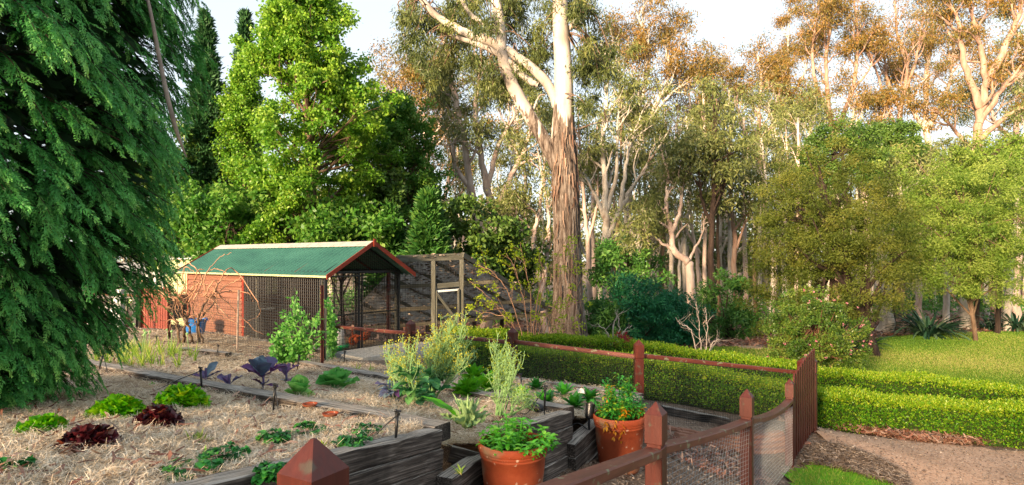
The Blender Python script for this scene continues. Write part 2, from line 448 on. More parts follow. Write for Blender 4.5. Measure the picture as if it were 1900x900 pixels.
# foliage
MT['l_cypress'] = leafm('cypress_foliage', ['#225a24', '#357e34', '#529e48', '#7abc5a', '#a8d268'], rough=.5, trans=.2)
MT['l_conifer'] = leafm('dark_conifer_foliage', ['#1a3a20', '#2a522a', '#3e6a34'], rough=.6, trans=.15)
MT['l_ambar'] = leafm('bright_green_maple_like_leaves', ['#3f741a', '#5a8c22', '#7ca430', '#a0ba48'], rough=.45, trans=.45)
MT['l_ambar2'] = leafm('fresh_green_leaves', ['#2f5f1a', '#467c26', '#648f34', '#88a648'], rough=.45, trans=.4)
MT['l_gum'] = leafm('gum_leaves', ['#45522a', '#5c6836', '#747c46', '#8c8a52'], rough=.45, trans=.25)
MT['l_biggum'] = leafm('olive_gum_leaves', ['#323f22', '#4a572c', '#626d38', '#7d8044'], rough=.45, trans=.25)
MT['l_gumsun'] = leafm('bronze_gum_leaves_with_sun_tint', ['#4f5428', '#6c6430', '#8a6c34', '#9c753c'], rough=.45, trans=.3)  # orange of the low sun is mixed into these bronze leaf colours
MT['l_olive'] = leafm('olive_green_fine_leaves', ['#34440f', '#4c5c18', '#687228', '#827e34'], rough=.6, trans=.35)
MT['l_feather'] = leafm('light_green_feathery_leaves', ['#4e7024', '#6c8a30', '#889e42', '#a4b258'], rough=.55, trans=.45)
MT['l_dark'] = leafm('dark_green_leaves', ['#24501e', '#376628', '#4e7d32', '#6c923e'], rough=.5, trans=.25)
MT['l_deep'] = leafm('deep_olive_green_leaves', ['#2c4a1c', '#3f5e20', '#54722c', '#6e863c'], rough=.5, trans=.25)
MT['l_blue'] = leafm('dark_bluish_conifer_leaves', ['#124a30', '#1c6240', '#2d7a4a', '#46924e'], rough=.55, trans=.2)
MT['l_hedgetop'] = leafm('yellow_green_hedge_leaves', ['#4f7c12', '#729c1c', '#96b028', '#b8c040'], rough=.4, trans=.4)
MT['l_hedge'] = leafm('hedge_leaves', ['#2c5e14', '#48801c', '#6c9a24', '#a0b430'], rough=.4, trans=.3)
MT['l_camellia'] = leafm('camellia_leaves', ['#31501e', '#4a6a24', '#6a8230', '#8a8f3e'], rough=.4, trans=.3)
MT['l_flax'] = leafm('flax_straps', ['#13291f', '#1e3c2c', '#31543c', '#5c7658'], rough=.4, trans=.15)
MT['l_spring'] = leafm('yellow_green_spring_leaves', ['#8aa516', '#a9bd20', '#c6cf34'], rough=.5, trans=.5)
MT['l_red'] = leafm('red_maple_leaves', ['#8a1f2c', '#a93440', '#b94a4a'], rough=.5, trans=.4)
MT['l_pink'] = leafm('pink_petals', ['#c8848a', '#d9a3a4', '#cf5f7c'], rough=.6, trans=.4)
MT['l_lettuce'] = leafm('bright_green_lettuce', ['#2f8a08', '#55a80c', '#84c414', '#b9cf22'], rough=.4, trans=.45)
MT['l_redlett'] = leafm('dark_red_lettuce', ['#1f0a10', '#3a1118', '#5a1c22', '#6a3a20'], rough=.35, trans=.2, spec=.5)
MT['l_cabbage'] = leafm('green_cabbage_leaves', ['#3c8a48', '#5aaa52', '#84c462', '#b4d66c'], rough=.4, trans=.3, noise=.3)
MT['l_romaine'] = leafm('romaine_leaves', ['#3b8c14', '#5aa51c', '#82bd2a'], rough=.4, trans=.4, noise=.2)
MT['l_purple'] = leafm('purple_cabbage_leaves', ['#3e2656', '#6c3a74', '#5c6e8c', '#93b0b2'], rough=.4, trans=.15, noise=.35, nscale=14)
MT['l_spinach'] = leafm('glossy_dark_green_leaves', ['#1a5a18', '#2a7420', '#3f9028', '#5aa030'], rough=.3, trans=.25, spec=.5)
MT['l_berry'] = leafm('strawberry_leaves', ['#184a1a', '#23642a', '#348238', '#5a9a3c'], rough=.4, trans=.25)
MT['l_silver'] = leafm('silvery_green_leaves', ['#6f8f5c', '#8fae72', '#a9c488'], rough=.6, trans=.3)
MT['l_brass'] = leafm('bluish_green_brassica_leaves', ['#2c6a3c', '#3f8250', '#5a9a5c', '#7fb060'], rough=.45, trans=.3)
MT['l_brstem'] = leafm('pale_green_flower_stems', ['#6d9a5a', '#8ab070', '#a9c487'], rough=.6, trans=.1)
MT['l_flower'] = leafm('yellow_flowers', ['#b8b42a', '#ccc63c', '#d6d45c'], rough=.6, trans=.4)
MT['l_mauve'] = leafm('mauve_flowers', ['#8f6f9c', '#b39abc'], rough=.6, trans=.3)
MT['l_onion'] = leafm('onion_straps', ['#6f9a2c', '#93b43c', '#b9c860', '#cbb878'], rough=.5, trans=.35)
MT['l_mint'] = leafm('fresh_mint_leaves', ['#2a7a18', '#3f9622', '#5cb032', '#7fbe3c'], rough=.4, trans=.35)
MT['l_fern'] = leafm('ferny_green_leaves', ['#1f7028', '#328c34', '#4ea83c', '#9cae28'], rough=.5, trans=.35)
MT['l_orange'] = leafm('orange_yellow_leaves', ['#c4821c', '#d8a028'], rough=.5, trans=.4)
MT['l_pea'] = leafm('climbing_pea_leaves', ['#4b8f3c', '#6aab48', '#8cc060'], rough=.45, trans=.4)
MT['l_grass'] = leafm('lawn_grass', ['#48701c', '#628426', '#7e9434', '#a3a05a'], rough=.6, trans=.35)
MT['straw'] = leafm('straw_mulch_stems', ['#7c6450', '#b8a082', '#dcc9ac', '#eee0c8', '#f6ecd8'], rough=.8, trans=.1, spec=.2)
MT['litter'] = leafm('fallen_gum_leaves', ['#4c3026', '#74493a', '#8f6552', '#a88b78', '#6b5a4c'], rough=.6, trans=.1, spec=.4)
MT['chips'] = leafm('grey_brown_chips', ['#3d322b', '#66574b', '#8d7c6c', '#b3a392'], rough=.9, trans=.0, spec=.2)
MT['barkstrip'] = leafm('hanging_bark_strips', ['#3a2e26', '#5d4a3e', '#7c6658', '#98806e', '#7c5644'], rough=.9, trans=.0, spec=.1)
# ------------------------------------------------------------------ terrain
ctrl = [(-.4, 1.27, -1.56), (.85, 3.5, -2.0), (2.1, 5.3, -2.32), (3.7, 7.9, -2.76), (4.5, 8.9, -2.58), (1.69, 7.9, -2.17), (4.37, 9.2, -2.58),
        (0, 4.2, -1.80), (1.0, 5.5, -1.94), (.3, 8.9, -1.95), (0.3, 10.3, -2.15), (2.5, 9.5, -2.3), (4.9, 9.8, -2.76), (7.9, 9.2, -2.95), (13, 9, -3.1),
        (6.2, 7.0, -2.86), (4.0, 6.2, -2.78), (3.0, 4.0, -2.6), (9, 5, -3.0), (1.5, 1.0, -2.0), (-.5, -1, -1.5), (-4, -2, -1.3), (6, -3, -2.7),
        (-1, 12.8, -2.2), (3, 12.2, -2.4), (7, 12, -2.85), (1.6, 16, -2.42), (-4, 12.2, -2.05), (-8.6, 15.8, -2.25), (-12, 10, -2.0), (-9, 4, -1.6), (-14, 18, -2.0),
        (13, 14, -2.9), (20, 13, -3.0), (12, 20, -2.95), (20, 23, -2.93), (30, 20, -3.1), (8, 18, -2.8), (3, 25, -3.2), (-6, 24, -2.9), (-20, 28, -2.4), (12, 32, -3.3), (30, 36, -3.4),
        (0, 45, -4.0), (40, 60, -4.6), (-40, 60, -3.8), (0, 90, -5), (60, 10, -3.6), (-50, 10, -1.5)]
ctrl = np.array(ctrl)
def _phi(r): return np.where(r > 0, r ** 2 * np.log(r + 1e-9), 0)
_n = len(ctrl)
_K = _phi(np.linalg.norm(ctrl[:, None, :2] - ctrl[None, :, :2], axis=-1)) + np.eye(_n) * 0.02
_P = np.hstack([np.ones((_n, 1)), ctrl[:, :2]])
_sol = np.linalg.solve(np.block([[_K, _P], [_P.T, np.zeros((3, 3))]]), np.concatenate([ctrl[:, 2], np.zeros(3)]))
def rawz(x, y):
    x, y = np.asarray(x, float), np.asarray(y, float)
    q = np.stack([x.ravel(), y.ravel()], -1)
    z = np.zeros(len(q))
    for s in range(0, len(q), 20000):
        c = q[s:s + 20000]
        z[s:s + 20000] = _phi(np.linalg.norm(c[:, None] - ctrl[None, :, :2], axis=-1)) @ _sol[:_n] + _sol[_n] + c @ _sol[_n + 1:]
    z = z.reshape(x.shape)
    R = np.hypot(x, y - 10)
    far = np.clip((R - 55) / 40, 0, 1)
    z = z * (1 - far) + far * (-5.0)
    # unseen rise added behind the camera to lift the wood that blocks the sun
    back = np.clip((-y - 12) / 40, 0, 1)
    z = z * (1 - back) + back * (-2 + 9 * back)
    return z

C1, C2, C3 = bed(820, 803), bed(1055, 768), bed(1188, 739)
WV = norm(C1[:2] - A([-1.80, 1.45]))
FA, FB, FC_, FD = [A(q) for q in ((-.425, 1.27), (.85, 3.5), (2.1, 5.3), (3.7, 7.9))]
BF, BG, BH, BI = [A(q) for q in ((1.69, 7.9), (0.01, 8.9), (-1.71, 10.0), (-3.48, 11.2))]
BEDPOLY = A([[-1.80, 1.45], C1[:2], [-.47, 4.36], [-.24, 4.56], C2[:2] - WV * .98, C2[:2], [C2[0] + .05, C2[1] + .06], [.84, 6.02], C3[:2] - WV * 1.12, C3[:2], [1.35, 7.95], [0.0, 8.8], [-1.72, 9.9], [-3.42, 11.1], [-3.8, 12.3], [-8.6, 15.95], [-11, 17], [-15, 14], [-9, 2], [-8, -.6], [-2.6, -.2]])
def inpoly(x, y, P):
    x, y = np.asarray(x), np.asarray(y); r = np.zeros(x.shape, bool); n = len(P)
    for i in range(n):
        (x1, y1), (x2, y2) = P[i], P[i - 1]
        c = ((y1 > y) != (y2 > y)) & (x < (x2 - x1) * (y - y1) / (y2 - y1 + 1e-12) + x1)
        r ^= c
    return r
def gz(x, y):
    z = rawz(x, y)
    return np.where(inpoly(x, y, BEDPOLY), np.minimum(z, bedz(np.asarray(x), np.asarray(y)) - .10), z)

from mathutils import noise as mn
def fbm(x, y, sc=1.0, seed=0.0, amp=1.0):
    r = np.zeros(np.shape(x)); rr = np.random.default_rng(int(seed * 7) + 3)
    for k in range(7):
        a = rr.random() * 6.28; f = sc * (1.55 ** k); ph = rr.random(2) * 6.28
        r += np.sin(f * (x * math.cos(a) + y * math.sin(a)) + ph[0] + 1.3 * np.sin(f * .7 * (y * math.cos(a) - x * math.sin(a)) + ph[1])) / (1.35 ** k)
    return r * amp / 3

def sheet(name, xs, ys, zf, mat, mask=None, kind='structure', smooth=True):
    X, Y = np.meshgrid(xs, ys); Z = zf(X, Y)
    nx, ny = len(xs), len(ys)
    i = np.arange(ny - 1)[:, None] * nx; j = np.arange(nx - 1)[None]
    F = np.stack([i + j, i + j + 1, i + nx + j + 1, i + nx + j], -1)
    if mask is not None:
        cx = (X[:-1, :-1] + X[1:, 1:]) / 2; cy = (Y[:-1, :-1] + Y[1:, 1:]) / 2
        F = F[mask(cx, cy)]
    F = F.reshape(-1, 4)
    V = np.stack([X, Y, Z], -1).reshape(-1, 3)
    used = np.unique(F); rm = np.full(len(V), -1); rm[used] = np.arange(len(used))
    mb = MB(); mb.add(V[used], rm[F])
    return tag(mb.build(name, mat, smooth=smooth), kind=kind)

def groundmat():
    m, nt, N, K = new_mat('leaf_litter_ground')
    out = N("ShaderNodeOutputMaterial"); b = N("ShaderNodeBsdfPrincipled"); tc = N("ShaderNodeTexCoord")
    def noise(sc, det=8):
        n = N("ShaderNodeTexNoise"); n.inputs['Scale'].default_value = sc; n.inputs['Detail'].default_value = det; n.inputs['Roughness'].default_value = .7; K(tc.outputs['Object'], n.inputs[0]); return n
    n1, n2, n3 = noise(18), noise(.5, 4), noise(60, 5)
    r1 = ramp_node(nt, [(.3, srgb('#3a2c24')), (.45, srgb('#6b5646')), (.6, srgb('#8f7a66')), (.72, srgb('#b09a84'))]); K(n1.outputs[0], r1.inputs[0])
    r3 = ramp_node(nt, [(.35, srgb('#54453a')), (.5, srgb('#8a7767')), (.68, srgb('#b7a592'))]); K(n3.outputs[0], r3.inputs[0])
    mx = N("ShaderNodeMix"); mx.data_type = 'RGBA'; rr = ramp_node(nt, [(.42, (0, 0, 0, 1)), (.6, (1, 1, 1, 1))]); K(n2.outputs[0], rr.inputs[0]); K(rr.outputs[0], mx.inputs[0])
    K(r1.outputs[0], mx.inputs[6]); K(r3.outputs[0], mx.inputs[7]); K(mx.outputs[2], b.inputs['Base Color'])
    b.inputs['Roughness'].default_value = .95; b.inputs['Specular IOR Level'].default_value = .15
    bp = N("ShaderNodeBump"); bp.inputs['Strength'].default_value = .9; bp.inputs['Distance'].default_value = .03; K(n1.outputs[0], bp.inputs['Height']); K(bp.outputs[0], b.inputs['Normal'])
    K(b.outputs[0], out.inputs[0]); return m
MT['ground'] = groundmat()
MT['mulch'] = surf('straw_mulch', ['#5a4636', '#93795e', '#bfa684', '#dac6a6'], scale=22, stretch=(1, 1.6, 1), rough=.95, bump=1.0, dist=.03, detail=12, spec=.15, second='#4d3b2d', second_scale=1.6, second_at=(.50, .64))
MT['gravel'] = surf('pinkish_sandy_gravel', ['#8a6b55', '#ad8a70', '#c4a186', '#d6b89e'], scale=30, rough=.95, bump=.5, dist=.01, detail=12, spec=.15, second='#a0826a', second_scale=1.1, second_at=(.45, .7), spots='#7a5f4c', spot_scale=55, spot_at=.68)
MT['lawn'] = surf('mown_lawn', ['#4a7a16', '#5d921c', '#74a524'], scale=14, rough=.9, bump=.6, dist=.02, detail=10, spec=.15, second='#8f8a45', second_scale=.22, second_at=(.52, .7))

def nonuni(lo, hi, fine_lo, fine_hi, step, grow=1.18):
    c = list(np.arange(fine_lo, fine_hi + 1e-6, step))
    s = step; v = fine_hi
    while v < hi: s *= grow; v += s; c.append(v)
    s = step; v = fine_lo
    while v > lo: s *= grow; v -= s; c.insert(0, v)
    return np.array(c)
gx = nonuni(-900, 900, -14, 24, .3); gy = nonuni(-900, 900, -2, 30, .3)
sheet('ground', gx, gy, lambda x, y: gz(x, y) + np.where(np.hypot(x, y) < 40, fbm(x, y, 3.1, 2, .02), 0), MT['ground'])
def dip(x, y):          # the soil sags toward the low sleeper steps
    b2 = (x - C1[0]) * (zdir[1]) - (y - C1[1]) * zdir[0] < 0
    return -.13 * np.exp(-((x + .32) ** 2 + (y - 4.42) ** 2) / .45) * b2 - .10 * np.exp(-((x - .8) ** 2 + (y - 5.9) ** 2) / .25)
zdir = norm(C1[:2] - bed(140, 679)[:2])
def mulchz(x, y): return dip(x, y) + bedz(x, y) + fbm(x, y, 2.2, 1, .035) + fbm(x, y, 9, 5, .012)
sheet('garden_bed_soil', np.arange(-15, 2.0, .07), np.arange(-.6, 17, .07), mulchz, MT['mulch'], lambda x, y: inpoly(x, y, BEDPOLY))
PATHPOLY = A([[4.75, 9.35], [4.55, 8.6], [4.7, 7.9], [4.95, 7.1], [5.1, 5.5], [6, 4.5], [30, 4.2], [30, 8.6], [14, 8.6], [8.2, 8.95], [6, 9.25]])
sheet('gravel_path', np.arange(4.4, 30, .12), np.arange(4.1, 9.5, .1), lambda x, y: rawz(x, y) + .022 + fbm(x, y, 2, 4, .008), MT['gravel'], lambda x, y: inpoly(x + fbm(x, y, 3, 7, .06), y + fbm(x, y, 3, 8, .06), PATHPOLY))
LAWNPOLY = A([[7.6, 12.7], [7.8, 14.5], [8.3, 15.5], [9.5, 17.3], [11.6, 20.2], [13.8, 22.2], [17, 23.3], [22, 23.8], [45, 23.5], [50, 11], [20, 9.9], [9.3, 11.5]])
LAWN2 = A([[3.5, 13.9], [7.6, 13.7], [8.4, 16.0], [8.2, 18.2], [6.3, 18.4], [5.0, 17.0]])
sheet('lawn', np.arange(7, 50, .2), np.arange(9.5, 24.2, .2), lambda x, y: rawz(x, y) + .03, MT['lawn'], lambda x, y: inpoly(x + fbm(x, y, 1.2, 7, .15), y + fbm(x, y, 1.2, 8, .15), LAWNPOLY))
sheet('grass_strip', np.arange(3, 9, .2), np.arange(13, 19, .2), lambda x, y: rawz(x, y) + .035, MT['lawn'], lambda x, y: inpoly(x, y, LAWN2))
NEARGRASS = A([[3.35, 7.15], [3.55, 7.6], [3.95, 7.95], [4.35, 7.75], [4.7, 7.35], [4.9, 6.6], [4.6, 5.2], [2.7, 5.2]])
sheet('grass_patch', np.arange(2.6, 5, .1), np.arange(5, 8.2, .1), lambda x, y: rawz(x, y) + .018, MT['lawn'], lambda x, y: inpoly(x + fbm(x, y, 5, 7, .08), y + fbm(x, y, 5, 8, .08), NEARGRASS))

# ------------------------------------------------------------------ sleeper edging and retaining walls
def v3(p, z): return A([p[0], p[1], z])
def wall(label, a, b, za, zb_, layers, h=.12, wd=.13, lens=2.4):
    """sleepers stacked under the line a-b whose top runs from za to zb_"""
    a, b = A(a[:2]), A(b[:2]); L = np.linalg.norm(b - a); t = thing('sleeper_wall', (a[0], a[1], za - layers * h), label, 'retaining wall')
    for k in range(layers):
        off = (0.0 if k % 2 == 0 else lens * .45); cuts = [0.0] + [c for c in np.arange(lens - off, L, lens) if .3 < c < L - .3] + [L]
        for i in range(len(cuts) - 1):
            s0, s1 = cuts[i] + (.004 if i else 0), cuts[i + 1] - .004
            f0, f1 = s0 / L, s1 / L
            n = norm(A([-(b - a)[1], (b - a)[0]])) * (rng.uniform(-.010, .010))
            p0 = v3(a + (b - a) * f0 + n, za + (zb_ - za) * f0 - k * (h + .006)); p1 = v3(a + (b - a) * f1 + n, za + (zb_ - za) * f1 - k * (h + .006))
            timber('sleeper', p0, p1, wd + rng.uniform(-.006, .006), h, MT['sleeper'], t, .008, warp=.0025)
    return t
def zz(p, dz=.03): return bedz(p[0], p[1]) + dz
S1L = bed(140, 679)
wall('long grey sleeper edge with a terracotta saucer on it, between near bed and cabbage bed', C1, S1L, zz(C1, .06), zz(S1L, .085), 1, wd=.17)
W1 = A([-1.80, 1.45])
wv = norm(C1[:2] - W1)
nrm_w = A([wv[1], -wv[0]])
wall('high dark sleeper wall beside the foreground post, five timbers stacked', C1[:2] - wv * .075 + nrm_w * -.0, W1, zz(C1, .045), zz(W1, .045), 6)
# end block of the separator, stack of short pieces facing the path
def block(label, p, layers, h=.12, ln=.16):
    d = norm(S1L[:2] - C1[:2]); 
    return wall(label, A(p) - d * .005 + wv * .066, A(p) + wv * .066 + d * .0 - d * ln, zz(p, .06), zz(p, .06), layers, h, .13)
S2a, S2m = C2[:2], bed(860, 745); S2L = bed(560, 679)
wall('grey sleeper edge behind the artichoke plant, ending at the block with the black spotlight', C2, S2L, zz(C2, .06), zz(S2L, .08), 1, wd=.16)
W2 = C2[:2] - wv * 1.02
wall('high dark sleeper wall between the two terracotta pots', C2[:2] - wv * .075, W2, zz(C2, .045), zz(W2, .03), 6)
wall('short low sleeper closing the bed left of the front terracotta pot', at(829, 823, 4.35)[:2], at(893, 842, 4.55)[:2], at(829, 823, 4.35)[2], at(893, 842, 4.55)[2], 3)
wall('low sloping sleeper step between the dark corner stack and the front pot', at(888, 842, 4.45)[:2], at(822, 886, 3.92)[:2], at(888, 842, 4.45)[2], at(822, 886, 3.92)[2], 3)
wall('low sleeper step behind the rear pot, beside the second spotlight', at(1112, 775, 5.95)[:2], at(1056, 824, 5.2)[:2], at(1112, 775, 5.95)[2], at(1056, 824, 5.2)[2], 3)
wall('sleeper wall ending beside the fence post behind the rear pot', C3[:2] - wv * .07, C3[:2] - wv * 1.15, zz(C3, .045), zz(C3, -.02), 5)
wall('sleeper edge along the netting fence behind the spinach plants', C3, A([-.05, 8.75]), zz(C3, .05), zz(A([-.05, 8.75]), .05), 2)
q0, q1 = bed(250, 640), bed(335, 612)
qa, qb = at(150, 622, 14.9)[:2], at(300, 612, 15.2)[:2]
wall('grey timber edge in front of the red picket gate', qa, qb, zz(qa, .04), zz(qb, .04), 1)
wall('short sleeper end poking out at the back left beside the conifer', bed(178, 626)[:2], bed(236, 628)[:2], zz(bed(178, 626), .08), zz(bed(236, 628), .08), 2)
wall('sleeper edge ending right of the onion patch', bed(340, 652)[:2], bed(425, 664)[:2], zz(bed(340, 652), .07), zz(bed(425, 664), .09), 2)
wall('sleeper at the foot of the shed wall and mesh side', A([-8.3, 15.35]), A([-3.72, 11.86]), zz(A([-8.3, 15.35]), .06), zz(A([-3.72, 11.86]), .10), 2)
wall('dark mouldering sleeper piece beside the fence behind the mustard plants', bed(650, 700)[:2], bed(728, 712)[:2], zz(bed(650, 700), .02), zz(bed(728, 712), .02), 1)
# kerb timber behind the fence and pavers
wall('pale kerb timber at the foot of the front hedge', at(1228, 752, 8.75)[:2], at(1352, 776, 8.95)[:2], at(1228, 752, 8.75)[2], at(1352, 776, 8.95)[2], 1, h=.16)
pv = thing('paved_strip', (2.3, 8.0, rawz(2.3, 8.0)), 'strip of red brown brick pavers beside the netting fence', 'paving')
pm = None
fd = norm(A([4.37, 9.0]) - BF); fn = A([-fd[1], fd[0]])
for r in range(4):
    for c in range(9):
        p = BF + fd * (.35 + c * .232 + (r % 2) * .116) - fn * (.10 + r * .118) + rng.normal(0, .005, 2)
        z = float(rawz(p[0], p[1])) + .055
        M = frame_along(v3(p, z), v3(p + fd * .2, float(rawz(*(p + fd * .2))) + .055 + rng.normal(0, .004)))
        if pm is None:
            b_ = MB(); box(b_, (0, -.053, -.05), (.222, .053, 0), .006); pm = b_.mesh('brick', MT['brick'])
        link(bpy.data.objects.new('brick', pm), pv, M)

# ------------------------------------------------------------------ fences
def post(parent, p, zb, zt, dirv, w_=.104, mat='redpost', notch=True):
    """square post with a pyramid cap and a shadow groove below it"""
    d = norm(A([dirv[0], dirv[1]])); M = Matrix.Translation(Vector((float(p[0]), float(p[1]), float(zb)))) @ Matrix.Rotation(math.atan2(d[1], d[0]), 4, 'Z')
    H = zt - zb; h = w_ / 2; mb = MB(); F = M
    box(mb, (-h * .97, -h * .97, -.4), (h * .97, h * .97, H - .26), .004, fr=F)
    box(mb, (-h * .82, -h * .82, H - .262), (h * .82, h * .82, H - .238), .002, fr=F)
    o = mb.build('post', MT[mat], parent, M=M)
    mb = MB()
    b = .004; zl, zh = H - .24, H - .068
    rings = [(h - b, zl), (h, zl + b), (h, zh), (0.004, H)]
    V = []
    for r, z in rings: V += [(-r, -r, z), (r, -r, z), (r, r, z), (-r, r, z)]
    V = np.array(V); Ma = np.array(F); V = V @ Ma[:3, :3].T + Ma[:3, 3]
    Fc = [(k * 4 + j, k * 4 + (j + 1) % 4, k * 4 + 4 + (j + 1) % 4, k * 4 + 4 + j) for k in range(3) for j in range(4)] + [(3, 2, 1, 0), (12, 13, 14, 15)]
    mb.add(V, Fc)
    c = mb.build('post_cap', MT[mat], o, M=M)
    return o
def rail(parent, a, b, wd, h, sag=0.0, mat='redrail', bow=0.0):
    a, b = A(a), A(b); M = frame_along(a, b); L = np.linalg.norm(b - a); n = 10; xs = np.linspace(0, L, n)
    prof = A([[-wd/2 + .008, 0], [wd/2 - .008, 0], [wd/2, -.008], [wd/2, -h + .006], [wd/2 - .006, -h], [-wd/2 + .006, -h], [-wd/2, -h + .006], [-wd/2, -.008]])
    V = np.zeros((n, 8, 3)); V[:, :, 0] = xs[:, None]; V[:, :, 1:] = prof[None]
    V[:, :, 2] -= (sag * 4 * (xs / L) * (1 - xs / L))[:, None]; V[:, :, 1] += (bow * 4 * (xs / L) * (1 - xs / L))[:, None]
    mb = MB(); i = np.arange(n - 1)[:, None] * 8; j = np.arange(8)[None]; j2 = (j + 1) % 8
    mb.add(V.reshape(-1, 3), np.stack([i + j, i + 8 + j, i + 8 + j2, i + j2], -1).reshape(-1, 4)); mb.f.append(np.arange(8)[None]); mb.f.append(np.arange(8)[::-1][None] + (n - 1) * 8)
    return link(bpy.data.objects.new('rail', mb.mesh('rail', MT[mat])), parent, M)
def net(mb, a, b, za0, za1, zb0, zb1, sv, sh, r=.0009, sagxy=0.0, rg=rng, wob=0.002):
    """wire netting between ground points a and b; heights za0..za1 at a, zb0..zb1 at b"""
    a, b = A(a), A(b); L = np.linalg.norm(b - a); n = norm(A([-(b - a)[1], (b - a)[0]]))
    def pt(s, q):
        f = s / L; xy = a + (b - a) * f + n * sagxy * math.sin(math.pi * f) * math.sin(math.pi * q)
        lo = za0 + (zb0 - za0) * f; hi = za1 + (zb1 - za1) * f
        return A([xy[0], xy[1], lo + (hi - lo) * q])
    for s in np.arange(0, L, sv):
        s = s + rg.normal(0, wob)
        tube(mb, [pt(s, q) for q in (0, .33, .66, 1)], r, 3, cap=False)
    H = max(za1 - za0, zb1 - zb0)
    for q in np.arange(0, 1.0001, sh / H):
        tube(mb, [pt(s, min(1, q + rg.normal(0, wob / H * .6))) for s in np.linspace(0, L, max(4, int(L / .25)))], r, 3, cap=False)

ff = thing('front_fence', (FA[0], FA[1], -1.56), 'red brown post and rail fence with pyramid caps running along the right foreground', 'fence')
pts = [(FA, -.385, -1.56), (FB, -.845, -2.0), (FC_, -1.165, -2.32), (FD, -1.60, -2.77)]
for k, (p, zt, zb) in enumerate(pts):
    dv = (pts[min(k + 1, 3)][0] - pts[max(k - 1, 0)][0])
    post(ff, p, zb, zt, dv)
for k in range(3):
    a, b = pts[k], pts[k + 1]; d = norm(b[0] - a[0])
    rail(ff, v3(a[0] + d * (.045 if k else -.9), a[1] - .262 + (0 if k else .14)), v3(b[0] - d * .045, b[1] - .262), .098, .052, sag=(.0, .015, .06)[k], bow=(0, 0, .0)[k])
mb = MB()
net(mb, FB + A([.05, .0]), FC_ + A([.04, 0]), -1.95, -1.17, -2.27, -1.48, .075, .037, .0013, .05)
net(mb, FC_ + A([.06, 0]), FD + A([.02, -.05]), -2.27, -1.48, -2.72, -1.95, .06, .035, .0015, .06)
tag(mb.build('wire_netting', MT['galvwire'], ff), kind='stuff')

bf = thing('back_fence', (BG[0], BG[1], -1.9), 'red brown post and rail fence with dark netting running in front of the hedges', 'fence')
BE = A([4.37, 8.9])
bp = [(BI, -1.06, -1.85), (BH, -1.03, -1.93), (BG, -1.03, -1.95), (BF, -1.08, -2.2), (BE, -1.48, -2.58)]
for k, (p, zt, zb) in enumerate(bp):
    post(bf, p, zb, zt, bp[min(k + 1, 4)][0] - bp[max(k - 1, 0)][0], .118)
for k in range(4):
    a, b = bp[k], bp[k + 1]; d = norm(b[0] - a[0])
    rail(bf, v3(a[0] + d * .05, a[1] - .185), v3(b[0] - d * .05, b[1] - .20), .05, .06)
mb = MB()
for k in range(4):
    a, b = bp[k], bp[k + 1]; n = norm(A([-(b[0] - a[0])[1], (b[0] - a[0])[0]])) * -.055
    net(mb, a[0] + n, b[0] + n, a[2] + .02, a[1] - .22, b[2] + .02, b[1] - .24, .03, .026, .0019)
tag(mb.build('wire_netting', MT['darkwire'], bf), kind='stuff')

# gate with an arched row of pickets
GE = A([4.52, 8.9]); gd = norm(GE - FD); gn = A([-gd[1], gd[0]])
gt = thing('picket_gate', (FD[0], FD[1], -2.75), 'tall red brown picket gate with rising picket tops at the end of the fence', 'gate')
gl = np.linalg.norm(GE - FD)
for k in range(10):
    f = (k + .9) / 10.6; p = FD + (GE - FD) * f + gn * -.03; zt = -1.60 + .02 + .235 * math.sin(f * math.pi * .5) ** 1.1 + .0 ; zb = -2.70 + .19 * f
    M = frame_along(v3(p - gd * .03, zb), v3(p + gd * .03, zb)); mb = MB()
    V = []
    wv_, th = .033, .011
    for y in (-th, th):
        V += [(-wv_, y, 0), (wv_, y, 0), (wv_, y, zt - zb - .03), (.0, y, zt - zb + .012), (-wv_, y, zt - zb - .03)]
    V = A(V) + A([.03, 0, 0]); Ma = np.array(M); V = V @ Ma[:3, :3].T + Ma[:3, 3]
    mb.add(V[:0], np.zeros((0, 4), int)); mb.add(V, [(0, 1, 6, 5), (1, 2, 7, 6), (2, 3, 8, 7), (3, 4, 9, 8), (4, 0, 5, 9)])
    mb.f.append(A([(4, 3, 2, 1, 0), (5, 6, 7, 8, 9)]) + mb.n - 10)
    mb.build('picket', MT['redpost'], gt, M=M)
for z0, z1 in ((-1.86, -1.68), (-2.5, -2.33)):
    timber('gate_rail', v3(FD + gd * .06 + gn * .012, z0), v3(GE - gd * .06 + gn * .012, z1), .035, .07, MT['redpost'], gt)
gp = thing('gate_post', (GE[0], GE[1], -2.6), 'red brown square post on the path side of the picket gate', 'post')
post(gp, GE, -2.6, -1.47, gd, .10)
